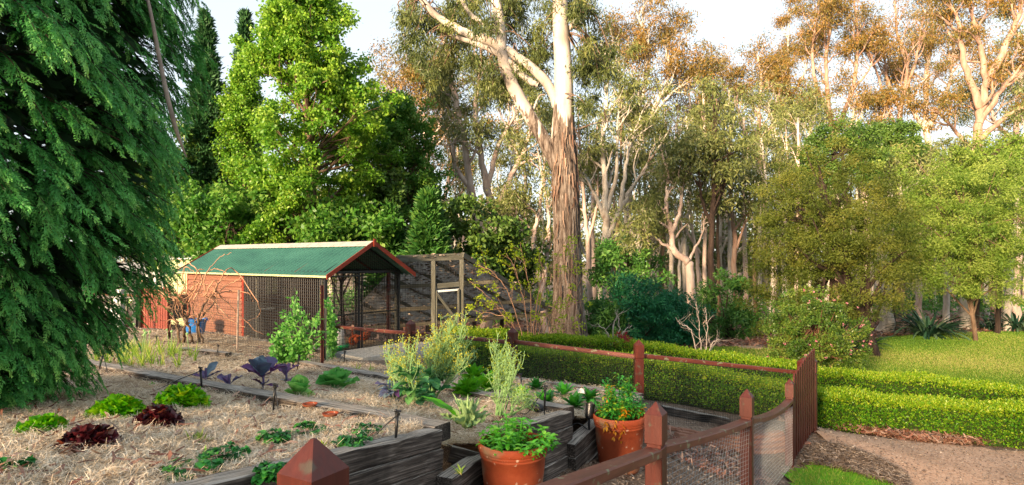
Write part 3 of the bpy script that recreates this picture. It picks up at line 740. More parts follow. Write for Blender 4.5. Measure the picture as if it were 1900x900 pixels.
# ------------------------------------------------------------------ chicken shed
ZS = -1.99
SA = math.atan2(.796, .604)
SM = Matrix.Translation(Vector((-3.84, 12.2, ZS))) @ Matrix.Rotation(SA, 4, 'Z')
SN = np.array(SM)
def sw(p): p = A(p, dtype=float); return SN[:3, :3] @ p + SN[:3, 3]
shed = thing('chicken_shed', (-3.84, 12.2, ZS), 'red board chicken shed with green corrugated roof and black mesh run', 'shed', rz=SA)
W_, L_, E_, RG = 2.02, 6.0, 1.73, 2.33
def sbox(name, lo, hi, mat, bev=.004, parent=shed):
    mb = MB(); box(mb, lo, hi, bev, fr=SM); return mb.build(name, MT[mat], parent)
for k in range(12):        # weatherboards of the closed part, each lapping the one below
    z = .08 + k * .137
    mb = MB()
    V = [(-.004, 3.25, z), (-.046, 3.25, z), (-.046, 6.0, z), (-.004, 6.0, z), (.0, 3.25, z + .124), (-.012, 3.25, z + .124), (-.012, 6.0, z + .124), (.0, 6.0, z + .124)]
    V = A([sw(v) for v in V]); mb.add(V, [(0, 3, 2, 1), (4, 5, 6, 7), (1, 2, 6, 5), (0, 4, 7, 3), (0, 1, 5, 4), (3, 7, 6, 2)]); mb.build('weatherboard', MT['board'], shed)
sbox('corner_post', (-.035, 3.16, 0), (.05, 3.245, E_ - .02), 'redbright')
sbox('corner_post', (-.03, 6.004, 0), (.05, 6.06, E_ - .02), 'redbright')
sbox('inner_wall', (.01, 3.26, .02), (.03, 6.0, E_ - .03), 'darkboard')
for k in range(13):
    z = .02 + k * .137; sbox('inner_board', (.06, 3.20 - .002 * (k % 2), z), (W_ - .03, 3.225, z + .130), 'darkboard')
for k in range(12):
    z = .04 + k * .141; sbox('back_board', (W_ - .01, 3.25, z), (W_ + .012, 6.0, z + .136), 'darkboard')
    sbox('end_board', (0.03, 6.002, z), (W_ - .01, 6.024, z + .136), 'darkboard')
for x in (.55, .72): sbox('window_slot', (x, 3.16, 1.12), (x + .11, 3.195, 1.62), 'palegreen')
sbox('inner_post', (.28, 3.12, .02), (.33, 3.19, E_ - .05), 'greytimber')
sbox('roost_pole', (.06, 2.7, .78), (.5, 2.745, .82), 'white')
sbox('inner_post', (1.2, 3.12, .02), (1.24, 3.19, E_ - .05), 'greytimber')
# black steel frame
def bar(a, b, r=.02, mat='blackmetal', name='frame_bar'):
    a, b = sw(a), sw(b); d = norm(b - a); up = (0, 0, 1) if abs(d[2]) < .9 else (float(SN[0, 0]), float(SN[1, 0]), 0)
    M = frame_along(a, b, up); mb = MB(); box(mb, (0, -r, -r), (np.linalg.norm(b - a), r, r), .003)
    return link(bpy.data.objects.new(name, mb.mesh(name, MT[mat])), shed, M)
bar((0, 0, 0), (0, 0, E_), .032); bar((0.85, -.0, 0), (.85, 0, E_ - .04), .026); bar((W_ - .03, 0, 0), (W_ - .03, 0, E_), .028); bar((.22, .01, .1), (.22, .01, E_ - .15), .012)
bar((.93, 0, 0), (.93, 0, E_ - .06), .014); bar((1.70, .02, 0), (1.70, .02, E_), .035, 'redpost', 'brown_post'); bar((1.32, .6, 0), (1.32, .6, E_), .022)
bar((0, 0, E_ - .03), (W_, 0, E_ - .03), .026); bar((.0, .0, .03), (W_, .0, .03), .022)
bar((.04, -.005, .80), (W_ - .05, -.005, .80), .016); bar((.06, -.02, E_ - .11), (.85, -.02, E_ - .11), .014)
bar((0, 1.6, 0), (0, 1.6, E_), .014); bar((W_, 1.6, 0), (W_, 1.6, E_), .018); bar((W_, 3.18, 0), (W_, 3.18, E_), .03)
bar((0, 0, E_ - .02), (0, 3.2, E_ - .02), .02); bar((W_, 0, E_ - .02), (W_, 3.2, E_ - .02), .02); bar((0, 0, .06), (0, 3.2, .06), .02)
bar((.02, 0, E_), (W_ / 2, 0, RG - .06), .018); bar((W_ - .02, 0, E_), (W_ / 2, 0, RG - .06), .018)
mb = MB()
def mesh_rect(o, u, v, nu, nv, r=.0022, clip=None):
    o, u, v = A(o), A(u), A(v)
    for i in range(nu + 1):
        a, b = o + u * i / nu, o + u * i / nu + v
        if clip: b = clip(a, b)
        tube(mb, [sw(a), sw(b)], r, 3, cap=False)
    for j in range(nv + 1):
        tube(mb, [sw(o + v * j / nv), sw(o + v * j / nv + u)], r, 3, cap=False)
mesh_rect((-.012, .04, .08), (0, 3.12, 0), (0, 0, E_ - .1), 44, 24, .0080)
mesh_rect((.03, -.03, .05), (W_ - .06, 0, 0), (0, 0, E_ - .08), 26, 22, .0048)
mesh_rect((W_ + .01, .04, .08), (0, 3.1, 0), (0, 0, E_ - .1), 44, 24, .003)
for x in np.arange(.06, W_, .055):   # gable mesh
    top = E_ + (RG - .08 - E_) * (1 - abs(x - W_ / 2) / (W_ / 2)); tube(mb, [sw((x, -.015, E_)), sw((x, -.015, top))], .0045, 3, cap=False)
for z in np.arange(E_ + .03, RG - .12, .055):
    hw = (W_ / 2) * (1 - (z - E_) / (RG - .08 - E_)); tube(mb, [sw((W_ / 2 - hw, -.015, z)), sw((W_ / 2 + hw, -.015, z))], .0045, 3, cap=False)
tag(mb.build('welded_mesh', MT['blackmetal'], shed), kind='stuff')
# roof: corrugated sheets side by side on both slopes
OV, YA, YB = .17, -.30, 6.35
for sgn in (-1, 1):
    for k in range(9):
        y0 = YA + (YB - YA) * k / 9; y1 = YA + (YB - YA) * (k + 1) / 9 + .03; n = 82
        ys = np.linspace(y0, y1, n); wvz = .022 * np.sin(ys * 2 * math.pi / .15)
        V = []
        for s in (0, 1):
            x = W_ / 2 + sgn * (s * (W_ / 2 + OV) + .01); z = RG - s * (RG - E_) * (W_ / 2 + OV) / (W_ / 2) + .0015 * (k % 2)
            V += [sw((x, y, z + c)) for y, c in zip(ys, wvz)]
        mb = MB(); i = np.arange(n - 1); q = np.stack([i, i + 1, i + n + 1, i + n], -1); mb.add(V, q)
        mb.build('roof_sheet', MT['greenroof'], shed, smooth=True)
for sgn in (-1, 1):
    mb = MB(); V = []
    for s in (0, .17):
        x = W_ / 2 + sgn * s; z = RG + .045 - s * (RG - E_) / (W_ / 2); V += [sw((x, YA - .02, z)), sw((x, YB + .02, z))]
    V += [v + A([0, 0, -.012]) for v in V]
    mb.add(V, [(0, 1, 3, 2), (4, 6, 7, 5), (0, 2, 6, 4), (2, 3, 7, 6), (1, 5, 7, 3)]); mb.build('ridge_cap', MT['ridgecap'], shed)
sbox('gutter', (-OV - .03, YA, E_ - .125), (-OV + .0, YB, E_ - .085), 'palegreen')
for sgn in (-1, 1):       # barge boards
    for yy in (YA - .03, YB + .01):
        a = A([W_ / 2 + sgn * .0, yy, RG + .055]); b = A([W_ / 2 + sgn * (W_ / 2 + OV + .03), yy, RG + .055 - (RG - E_) * (W_ / 2 + OV + .03) / (W_ / 2)])
        mb = MB(); V = []
        for p in (a, b):
            for dz in (0, -.095):
                for dy in (0, .022): V.append(sw(p + A([0, dy, dz])))
        mb.add(V, [(0, 2, 6, 4), (1, 5, 7, 3), (0, 4, 5, 1), (2, 3, 7, 6), (4, 6, 7, 5), (0, 1, 3, 2)]); mb.build('barge_board', MT['redbright'], shed)
sbox('finial', (W_ / 2 - .035, YA - .05, RG - .08), (W_ / 2 + .035, YA - .025, RG + .09), 'redbright')
for y in (1.0, 2.2, 4.4):
    bar((W_ / 2, y, RG - .05), (-.05, y, E_ - .04), .02, 'darkboard', 'rafter'); bar((W_ / 2, y, RG - .05), (W_ + .05, y, E_ - .04), .02, 'darkboard', 'rafter')
mb = MB(); box(mb, (.0, 0.02, -.1), (W_, 3.2, .015), .005, fr=SM); mb.build('run_floor', MT['mulch'], shed)

# concrete step in front of the run
cs = thing('concrete_ramp', sw((1.0, -.5, 0)), 'pale concrete slab lying in front of the chicken run gate', 'slab', rz=SA)
mb = MB()
V = [(.12, -.06, .05), (2.15, -.06, .05), (2.6, -.62, .03), (1.55, -1.25, -.03), (.35, -.75, -.02)]
V = A([sw(v) for v in V]); V2 = V - A([0, 0, .16]); mb.add(np.vstack([V, V2]), [(k, k + 5, (k + 1) % 5 + 5, (k + 1) % 5) for k in range(5)]); mb.f.append(A([(4, 3, 2, 1, 0), (5, 6, 7, 8, 9)][0:1])[:, ::-1]); mb.build('slab', MT['concrete'], cs)

# feeder and hens
fdp = sw((.56, .30, 0.02))
fe = thing('poultry_feeder', fdp, 'white plastic hopper feeder with a green tray inside the run', 'feeder')
mb = MB(); lathe(mb, [(.0, .10), (.15, .10), (.10, .42), (.105, .44), (0, .45)], fdp, 20); mb.build('hopper', MT['whiteplastic'], fe, smooth=True)
mb = MB(); lathe(mb, [(0, .05), (.21, .05), (.23, .12), (.215, .12), (.19, .075), (0, .07)], fdp, 20); mb.build('tray', MT['greenplastic'], fe, smooth=True)
mb = MB(); lathe(mb, [(.0, .0), (.10, .0), (.10, .052), (0, .052)], fdp, 12); mb.build('base', MT['greenplastic'], fe)
def hen(pos, yaw, label, up=0.25):
    t = thing('hen', pos, label, 'chicken', 'brown hens in the run', rz=yaw); M = WM[t.name]
    prof = [(-.20, .27, .012, .012), (-.17, .255, .04, .035), (-.13, .225, .075, .07), (-.06, .19, .098, .095), (.02, .18, .10, .105), (.08, .20, .085, .095), (.115, .245, .058, .065), (.13, .30, .036, .042), (.138, .345, .028, .032), (.146, .375, .029, .031), (.158, .395, .022, .02), (.166, .40, .008, .006)]
    c = A([(p[0], 0, p[1]) for p in prof]); T = norm(np.gradient(c, axis=0)); B = A([0, 1, 0]); N = np.cross(B, T)
    a = np.arange(14) * 2 * math.pi / 14
    V = c[:, None] + A([p[2] for p in prof])[:, None, None] * np.cos(a)[None, :, None] * B + A([p[3] for p in prof])[:, None, None] * np.sin(a)[None, :, None] * N[:, None]
    V = V.reshape(-1, 3); Ma = np.array(M); V = V @ Ma[:3, :3].T + Ma[:3, 3]
    mb = MB(); i = np.arange(len(prof) - 1)[:, None] * 14; j = np.arange(14)[None]; j2 = (j + 1) % 14
    mb.add(V, np.stack([i + j, i + j2, i + 14 + j2, i + 14 + j], -1).reshape(-1, 4)); mb.f.append(np.arange(14)[::-1][None]); mb.f.append(np.arange(14)[None] + (len(prof) - 1) * 14)
    mb.build('body', MT['hen'], t, smooth=True)
    def loc(p): return Ma[:3, :3] @ A(p, dtype=float) + Ma[:3, 3]
    for s in (-1, 1):
        mb = MB(); blob(mb, (0, 0, 0), (.105, .018, .06), 12, 7)
        mb.v[0] = (mb.v[0] + A([-.03, s * .092, .20])) @ Ma[:3, :3].T.astype(np.float32) + Ma[:3, 3].astype(np.float32); mb.build('wing', MT['hen'], t, smooth=True)
        mb = MB(); tube(mb, [loc((.01, s * .045, .10)), loc((.0, s * .045, .05)), loc((.01, s * .045, .008))], [.012, .009, .008], 6)
        for q in (-.5, 0, .5): tube(mb, [loc((.01, s * .045, .008)), loc((.05 * math.cos(q), s * .045 + .05 * math.sin(q), .004))], [.006, .003], 5)
        tube(mb, [loc((.01, s * .045, .008)), loc((-.025, s * .045, .004))], [.006, .003], 5)
        mb.build('leg', MT['beak'], t)
    mb = MB()
    for k in range(7): 
        y = (k - 3) * .012; tube(mb, [loc((-.15, y, .25)), loc((-.20, y * 1.6, .31)), loc((-.235, y * 2.2, .355 - abs(k - 3) * .012))], [.02, .022, .006], 5)
    mb.build('tail', MT['hen'], t, smooth=True)
    mb = MB()
    for k in range(4): blob(mb, loc((.165 - k * .014, 0, .415 + (.008 if k in (1, 2) else 0))), (.011, .006, .014), 8, 5)
    blob(mb, loc((.162, 0, .362)), (.008, .008, .015), 8, 5); mb.build('comb', MT['comb'], t, smooth=True)
    mb = MB(); tube(mb, [loc((.165, 0, .392)), loc((.195, 0, .383))], [.010, .001], 6); mb.build('beak', MT['beak'], t)
hen(sw((.80, .12, .02)), math.radians(118), 'brown hen standing beside the white feeder')
hen(sw((1.42, .55, .02)), math.radians(150), 'brown hen standing alone to the right of the black gate bar')

# ------------------------------------------------------------------ netted pen beside the shed
pa, pb = at(738, 474, 13.9), at(857, 470, 14.5)
pen = thing('netted_pen', (pa[0], pa[1], -2.1), 'weathered timber pen with sloping shade cloth roof covered in leaves', 'pen')
bd = A([2.45, 3.4, 0.0]); bdr = -1.62
u_ = (pb - pa)
left_ext = at(600, 478, 16.3)
_ln0, _ld = sw((W_ + .16, 0, 0))[:2], (sw((0, 1, 0)) - sw((0, 0, 0)))[:2]
def aleft(v):       # how far along the beam the back of the chicken shed cuts the sloping roof at depth v
    m = A([[u_[0], -_ld[0]], [u_[1], -_ld[1]]]); r = _ln0 - (pa[:2] + bd[:2] * v)
    return max(-2.6, min(0.0, np.linalg.solve(m, r)[0]))
def T_(name, a, b, wd, h, mat='greytimber'): return timber(name, a, b, wd, h, MT[mat], pen, .006, warp=.001)
T_('top_beam', pa - u_ * .02, pb + u_ * .02, .06, .16)
for f in (0.55, 1.0):
    p = pa + u_ * f; T_('post', p + A([0, 0, -.16]), A([p[0], p[1], -2.35]), .10, .08)
T_('post', pa + A([-.02, 0, -.1]), A([pa[0] - .02, pa[1], -2.1]), .09, .09)
back = lambda p, f=1.0: A([p[0] + bd[0] * f, p[1] + bd[1] * f, p[2] + bdr * f])
T_('side_rafter', pb + A([.03, 0, .02]), back(pb, 1.05), .09, .13)
for f in (.0, .5, -.6, -1.2, -1.8):
    v0 = next((v for v in np.linspace(0, 1, 41) if aleft(v) <= f + .02), 0)
    T_('rafter', back(pa + u_ * f, v0) + A([0, .08, -.07]), back(pa + u_ * f, 1.03) + A([0, .08, -.07]), .05, .09)
for f in (.35, .72, 1.0):
    T_('purlin', back(pa + u_ * (aleft(f) + .05), f) + A([0, 0, -.12]), back(pb, f) + A([0, 0, -.12]), .05, .10, 'paletimber')
dq0, dq1 = pa + u_ * .60, pa + u_ * .95
T_('door_head', A([dq0[0], dq0[1] - .03, -.60]), A([dq1[0], dq1[1] - .03, -.56]), .05, .12)
T_('door_rail', A([dq0[0], dq0[1] - .05, -.76]), A([dq1[0], dq1[1] - .05, -.73]), .04, .05, 'white')
T_('door_brace', A([dq0[0] + .03, dq0[1] - .06, -.82]), A([dq1[0] - .05, dq1[1] - .06, -1.45]), .04, .06)
T_('door_stile', A([dq1[0], dq1[1] - .05, -.74]), A([dq1[0], dq1[1] - .05, -2.1]), .05, .06)
T_('door_stile', A([dq0[0], dq0[1] - .05, -.76]), A([dq0[0], dq0[1] - .05, -2.1]), .04, .04)
mb = MB()  # sagging cloth
nu, nv = 40, 30
V = []
for j in range(nv + 1):
    for i in range(nu + 1):
        al = aleft(j / nv); p = pa + u_ * (al + (1 - al) * i / nu); q = back(p, j / nv * 1.02); q = q + A([0, 0, -.03 - .10 * abs(math.sin(j / nv * 3 * math.pi)) * abs(math.sin(i / nu * 5 * math.pi)) + rng.normal(0, .008)]); V.append(q)
i = np.arange(nv)[:, None] * (nu + 1); j = np.arange(nu)[None]; mb.add(V, np.stack([i + j, i + j + 1, i + nu + 2 + j, i + nu + 1 + j], -1).reshape(-1, 4))
V2 = A(V); MT['cloth'] = leafm('leafy_shade_cloth', ['#45413e', '#7c7672', '#a8a29c', '#c4beb8'], .9, .55, .1, .9, 5); mb.build('roof_cloth', MT['cloth'], pen, smooth=True)
mb = MB(); k = rng.integers(0, len(V2), 2200); leaves(mb, V2[k] + rng.normal(0, .05, (2200, 3)) * A([1, 1, .3]), rng.normal(size=(2200, 3)) * A([1, 1, .1]), .12, .035, rng.random(2200))
tag(mb.build('leaf_litter', MT['chips'], pen), kind='stuff')
mb = MB()
net(mb, pa[:2], pb[:2], -2.2, pa[2] - .1, -2.3, pb[2] - .1, .06, .05, .0026)
bk = back(pb, 1.0); n_ = 60
for s in np.linspace(0, 1, n_): tube(mb, [back(pb, s), A([back(pb, s)[0], back(pb, s)[1], -2.4])], .0016, 3, cap=False)
tag(mb.build('wire_netting', MT['darkwire'], pen), kind='stuff')

# ------------------------------------------------------------------ far left corner: white rails, red gate, pale shed
rg_ = thing('picket_fence', at(262, 611, 15.6), 'small bright red picket fence panel with pointed tops left of the shed', 'fence')
for k in range(11):
    x0 = 264 + k * 4.5; a = at(x0, 611, 15.6); zt = at(x0, 532 + (k % 3) * 1.2, 15.6)[2]
    w2 = .026; mb = MB(); V = []
    for y in (-.01, .01): V += [(a[0] - w2, a[1] + y, a[2]), (a[0] + w2, a[1] + y, a[2]), (a[0] + w2, a[1] + y, zt - .03), (a[0], a[1] + y, zt + .01), (a[0] - w2, a[1] + y, zt - .03)]
    mb.add(V, [(0, 1, 6, 5), (1, 2, 7, 6), (2, 3, 8, 7), (3, 4, 9, 8), (4, 0, 5, 9)]); mb.f.append(A([(4, 3, 2, 1, 0), (5, 6, 7, 8, 9)]) + mb.n - 10)
    mb.build('picket', MT['redbright'], rg_)
for y in (550, 596): timber('rail', at(260, y, 15.65), at(313, y, 15.65), .04, .07, MT['redbright'], rg_)
timber('post', at(259, 533, 15.6), at(259, 612, 15.6), .09, .09, MT['paletimber'], rg_)
bp_ = thing('black_post', at(250, 612, 15.5), 'black square post left of the red pickets', 'post')
mb = MB(); a = at(251, 612, 15.5); box(mb, (a[0] - .05, a[1] - .05, a[2]), (a[0] + .05, a[1] + .05, -.55), .006); mb.build('shaft', MT['blackmetal'], bp_)
mb = MB(); box(mb, (a[0] - .06, a[1] - .06, -.55), (a[0] + .06, a[1] + .06, -.53), .004); mb.build('cap', MT['blackmetal'], bp_)
wf = thing('white_rail_fence', at(220, 615, 15.5), 'chunky white painted post and rail fence partly hidden by the conifer', 'fence')
timber('post', at(226, 537, 15.5), at(226, 613, 15.5), .19, .19, MT['white'], wf)
for x in (150, 70): timber('post', at(x, 537, 16.0), at(x, 613, 16.0), .17, .17, MT['white'], wf)
timber('rail', at(20, 572, 16), at(226, 568, 15.7), .06, .17, MT['white'], wf); timber('rail', at(20, 600, 16), at(226, 600, 15.7), .06, .17, MT['white'], wf)
lr = thing('log_rail', at(186, 545, 15.2), 'thin brown rail running out of the conifer to the black post', 'rail')
mb = MB(); tube(mb, smoothpath([at(150, 541, 15.2), at(200, 546, 15.3), at(262, 549, 15.4)], 8), .035, 8); mb.build('pole', MT['twig'], lr, smooth=True)
# pale green shed: ribbed walls and a pale skillion roof
ps = thing('garden_shed', at(322, 590, 20), 'pale green ribbed steel shed behind the vine', 'shed')
x0, x1 = at(295, 500, 20)[0], at(362, 500, 20)[0]; zt0 = at(0, 481, 20)[2]
for k in range(9):
    xa = x0 + (x1 - x0) * k / 9; mb = MB(); box(mb, (xa + .004, 19.9 + .014 * (k % 2), -2.4), (xa + (x1 - x0) / 9 - .004, 19.94 + .014 * (k % 2), zt0 - .02 * k / 9), .004); mb.build('wall_panel', MT['palegreen'], ps)
mb = MB(); box(mb, (x0, 19.96, -2.4), (x1, 21.4, zt0 - .02), .01); mb.build('wall', MT['palegreen'], ps)
for k in range(7):
    xa = x0 - .15 + (x1 - x0 + .5) * k / 7; mb = MB(); V = [(xa, 19.75, zt0), (xa + (x1 - x0 + .5) / 7 - .01, 19.75, zt0), (xa + (x1 - x0 + .5) / 7 - .01, 21.6, zt0 + .22), (xa, 21.6, zt0 + .22)]
    mb.add(np.vstack([V, A(V) + A([0, 0, .03 + .01 * (k % 2)])]), [(3, 2, 1, 0), (4, 5, 6, 7), (0, 1, 5, 4), (1, 2, 6, 5), (2, 3, 7, 6), (3, 0, 4, 7)]); mb.build('roof_sheet', MT['white'], ps)
# cage trailer
tr = thing('cage_trailer', at(280, 575, 18), 'white framed trailer cage with dark mesh sides behind the red pickets', 'trailer')
for x in (264, 275, 289, 300):
    timber('frame_post', at(x + (3 if x > 295 else 0), 511, 18), at(x + (6 if x > 295 else 0), 560, 18), .06, .06, MT['white'], tr)
mb = MB(); c_ = at(281, 510, 18); n = 12
V = []
for y in (0, 1.3):
    for k in range(n + 1):
        t_ = math.pi * k / n; V.append((c_[0] + .33 * math.cos(t_), c_[1] + y, c_[2] + .09 * math.sin(t_)))
i = np.arange(n); mb.add(V, np.stack([i, i + 1, i + n + 2, i + n + 1], -1)); mb.f.append(np.arange(n + 1)[None]); mb.build('curved_roof', MT['white'], tr, smooth=True)
for k in range(9):
    z = at(0, 513 + k * 5, 18)[2]; mb = MB(); box(mb, (at(258, 0, 18)[0], 18.04, z - .03), (at(304, 0, 18)[0], 18.08, z + .02), .004); mb.build('slat', MT['blackmetal'], tr)
mb = MB(); box(mb, (at(258, 0, 18)[0], 18.1, -1.9), (at(304, 0, 18)[0], 19.3, -1.15), .02); mb.build('tray', MT['blackmetal'], tr)
for sx in (262, 300):
    mb = MB(); cc = at(sx, 590, 18.3); M = Matrix.Translation(Vector([float(q) for q in cc])) @ Matrix.Rotation(math.pi / 2, 4, 'Y'); lathe(mb, [(0, -.08), (.26, -.08), (.3, -.04), (.3, .04), (.26, .08), (0, .08)], (0, 0, 0), 20, fr=M); mb.build('wheel', MT['blackplastic'], tr)
# grey roofed lean-to behind
gs = thing('grey_roofed_shelter', at(250, 560, 24), 'low shelter with a grey sheet roof half hidden behind the conifer', 'shelter')
mb = MB(); a = at(170, 497, 24); b = at(298, 497, 24); V = [(a[0], 23, a[2] - .25), (b[0], 23, b[2] - .25), (b[0], 26, b[2] + .15), (a[0], 26, a[2] + .15)]
mb.add(np.vstack([V, A(V) + A([0, 0, .05])]), [(3, 2, 1, 0), (4, 5, 6, 7), (0, 1, 5, 4), (1, 2, 6, 5), (2, 3, 7, 6), (3, 0, 4, 7)]); mb.build('roof', MT['concrete'], gs)
for x in (180, 235, 290):
    for y in (23.1, 25.9): p = at(x, 500, 24); timber('post', (p[0], y, p[2] - .3), (p[0], y, -2.6), .1, .1, MT['greytimber'], gs)
for k in range(6):
    z = at(0, 517 + k * 6.5, 23)[2]; timber('slat', (a[0], 23.0, z), (b[0], 23.0, z), .02, .08, MT['blackmetal'], gs)

# blue tub
tb = at(363, 620, 14.3); tb[2] = bedz(tb[0], tb[1]) + .01
bt = thing('blue_tub', tb, 'bright blue plastic tub behind the bare vine', 'tub')
mb = MB(); lathe(mb, [(0, .0), (.19, 0), (.245, .33), (.265, .33), (.265, .36), (.235, .36), (.18, .02), (0, .02)], tb, 24); mb.build('shell', MT['blue'], bt, smooth=False)
for s in (-1, 1):
    mb = MB(); tube(mb, [tb + A([s * .25, -.05, .34]), tb + A([s * .30, 0, .32]), tb + A([s * .25, .05, .34])], .012, 6); mb.build('handle', MT['blue'], bt)

# star pickets with rabbit netting across the front of the shed
nf = thing('netting_fence', bed(597, 679), 'rusty star picket fence with fine rabbit netting in front of the shed', 'fence')
P1, P2, P3 = bed(597, 679), bed(440, 652) , bed(314, 629)
def starpicket(p, h, par=nf):
    mb = MB(); M = Matrix.Translation(Vector([float(c) for c in p]))
    for a in (0, 120, 240):
        a = math.radians(a + 20); d = A([math.cos(a), math.sin(a), 0]); n = A([-d[1], d[0], 0]) * .0025
        V = [-n, d * .03 - n, d * .03 + n, n]; V = [p + v + A([0, 0, -.2]) for v in V] + [p + v + A([0, 0, h]) for v in V]
        mb.add(V, [(0, 1, 5, 4), (1, 2, 6, 5), (2, 3, 7, 6), (4, 5, 6, 7)])
    mb.build('star_picket', MT['rustpicket'], par, M=M)
starpicket(P1, 1.30); starpicket(P3, 1.15)
mb = MB(); tube(mb, smoothpath([P2 + A([0, 0, -.1]), P2 + A([.01, 0, .5]), P2 + A([.02, .02, 1.15])], 6), [.022, .02, .016, .015, .015, .014, .013][:7] if False else .018, 6); mb.build('stake', MT['stick'], nf)
mb = MB()
for a, b in ((P1, P2), (P2, P3)):
    net(mb, a[:2], b[:2], a[2], a[2] + .95, b[2], b[2] + .95, .055, .045, .0024)
net(mb, P1[:2], BI, P1[2], P1[2] + .95, -1.85, -1.85 + .9, .036, .03, .002)
tag(mb.build('rabbit_netting', MT['darkwire'], nf), kind='stuff')

# ------------------------------------------------------------------ terracotta pots
def potted(c, R, H, label):
    t = thing('terracotta_pot', c, label, 'pot')
    mb = MB(); r = R
    prof = [(0, 0), (r * .72, 0), (r * .76, .02), (r * .90, H * .62), (r * .92, H * .79), (r * .955, H * .80), (r * .955, H * .82), (r * .935, H * .83), (r * .96, H * .84), (r * .985, H * .86)]
    prof += [(r * (1.0 + .055 * math.sin(a)) - .012 + .0, H * .93 - .032 * math.cos(a)) for a in np.linspace(.3, math.pi, 8)]
    prof += [(r * .93, H * .965), (r * .885, H * .93), (r * .87, H * .80)]
    lathe(mb, prof, c, 56); mb.build('pot_wall', MT['terracotta'], t, smooth=True)
    mb = MB(); prof = [(r * .875, H * .84), (r * .6, H * .85), (r * .3, H * .86), (0.001, H * .86)]; lathe(mb, prof, c, 32); mb.v[-1] = mb.v[-1] + rng.normal(0, .006, mb.v[-1].shape).astype(np.float32) * A([0, 0, 1]).astype(np.float32)
    mb.build('soil', MT['soil'], t, smooth=True)
    return t
PC1 = A([.008, 4.22, -1.79]); potted(PC1, .248, .50, 'front terracotta pot with rolled rim holding the mint')
PC2 = A([1.005, 5.55, -1.97]); potted(PC2, .245, .52, 'rear terracotta pot with rolled rim behind the big fence post')
sa1, sa2 = bed(575, 766, .045), bed(613, 784, .04)
for p, l in ((sa1, 'round terracotta saucer lying on the grey sleeper'), (sa2, 'terracotta saucer half sunk in the straw beside the sleeper')):
    o = MB(); lathe(o, [(0, 0), (.048, 0), (.06, .018), (.054, .018), (.044, .008), (0, .008)], p + A([0, 0, .012]), 24); t = o.build('saucer', MT['terracotta'], smooth=False, M=Matrix.Translation(Vector([float(c) for c in p]))); tag(t, l, 'saucer')

# ------------------------------------------------------------------ spotlights and watering risers
def spot(p, direc, label, L=.17, r=.042):
    t = thing('garden_spotlight', p, label, 'spotlight'); d = norm(A(direc)); c = A(p) + A([0, 0, .11])
    M = frame_along(c - d * L * .35, c + d * L * .65); R = M @ Matrix.Rotation(math.pi / 2, 4, 'Y')
    mb = MB(); lathe(mb, [(0, 0), (r * .7, 0), (r * .95, .012), (r, .03), (r, L - .02), (r * 1.06, L - .018), (r * 1.06, L), (r * .9, L), (r * .88, L - .03), (0, L - .03)], (0, 0, 0), 20, fr=R); mb.build('housing', MT['blackplastic'], t, smooth=False)
    mb = MB(); tube(mb, [c - d * L * .3, c - d * L * .5 + A([0, 0, -.03]), A(p) + A([0, 0, .02]) - d * .05, A(p) - d * .05 - A([0, 0, .06])], [.012, .012, .010, .006], 8); mb.build('bracket', MT['blackplastic'], t, smooth=True)
    mb = MB(); tube(mb, smoothpath([A(p) - d * .05, A(p) - d * .02 + A([-.1, .03, .03]), A(p) + A([-.2, -.05, .0])], 8), .006, 6); mb.build('cable', MT['blackplastic'], t, smooth=True)
spot(at(996, 772, 5.45) + A([0, 0, -.03]), (-.85, .25, .25), 'black cylindrical spotlight aimed left on the sleeper block between the pots')
spot(at(1094, 783, 5.6) + A([0, 0, -.03]), (.12, .2, .9), 'black cylindrical spotlight tilted upward beside the rear pot', .14)
def riser(px, py, top, label, lean=(0, 0), hose=None, dz=0.0, th=.012):
    p = bed(px, py) + A([0, 0, dz]); d = p[1]; tp = at(top[0], top[1], d); L = tp - p
    t = thing('watering_spike', p, label, 'sprinkler', 'black watering spikes in the beds')
    mb = MB(); tube(mb, [p - A([0, 0, .05]), p + L * .5, p + L * .86], [.004, th * .9, th * .75], 8); mb.build('spike', MT['blackplastic'], t, smooth=True)
    mb = MB(); q = p + L * .86; tube(mb, [q, p + L * .93], th * 1.35, 8); tube(mb, [p + L * .93, tp, tp + A([.022, 0, -.004])], [th * .7, th * .8, th * .6], 8)
    blob(mb, tp + A([-.012, 0, .0]), (.012, .012, .012), 8, 5); mb.build('nozzle', MT['blackplastic'], t)
    hose = hose or (rng.uniform(-.25, .25), rng.uniform(-.1, .1))
    e = p + A([hose[0], hose[1], 0]); e[2] = bedz(e[0], e[1]) + .01
    mb = MB(); tube(mb, smoothpath([q, q + (e - q) * .3 + A([0, 0, -.02]), q + (e - q) * .7 + A([0, 0, -.06 * 1.0]), e], 14), .0045, 5); mb.build('hose', MT['blackplastic'], t, smooth=True)
riser(181, 693, (193, 652), 'tilted black watering spike in front of the onion patch', hose=(.28, -.2))
riser(375, 727, (372, 682), 'black watering spike between the upper green lettuce and the small purple cabbages', hose=(-.5, -.3))
riser(506, 761, (511, 713), 'black watering spike behind the sleeper edge below the big purple cabbage', hose=(.12, -.15))
riser(733, 823, (738, 762), 'black watering spike nearest the dark corner of the near bed', hose=(-.25, -.05), dz=.0)
riser(403, 662, (405, 640), 'black watering spike beside the sleeper end right of the onions')
riser(286, 613, (286, 597), 'small black watering spike in front of the red pickets')
riser(192, 623, (191, 602), 'small black watering spike left of the onions by the conifer')
riser(290, 641, (290, 624), 'small black watering spike behind the onion patch')
riser(550, 690, (556, 660), 'black watering spike to the right of the big purple cabbage')
riser(638, 676, (640, 652), 'black watering spike at the corner of the concrete slab')
riser(1010, 771, (1012, 716), 'black watering spike standing beside the spotlight between the pots', dz=.05)
riser(968, 716, (966, 694), 'small black watering spike at the foot of the fence post behind the spinach')
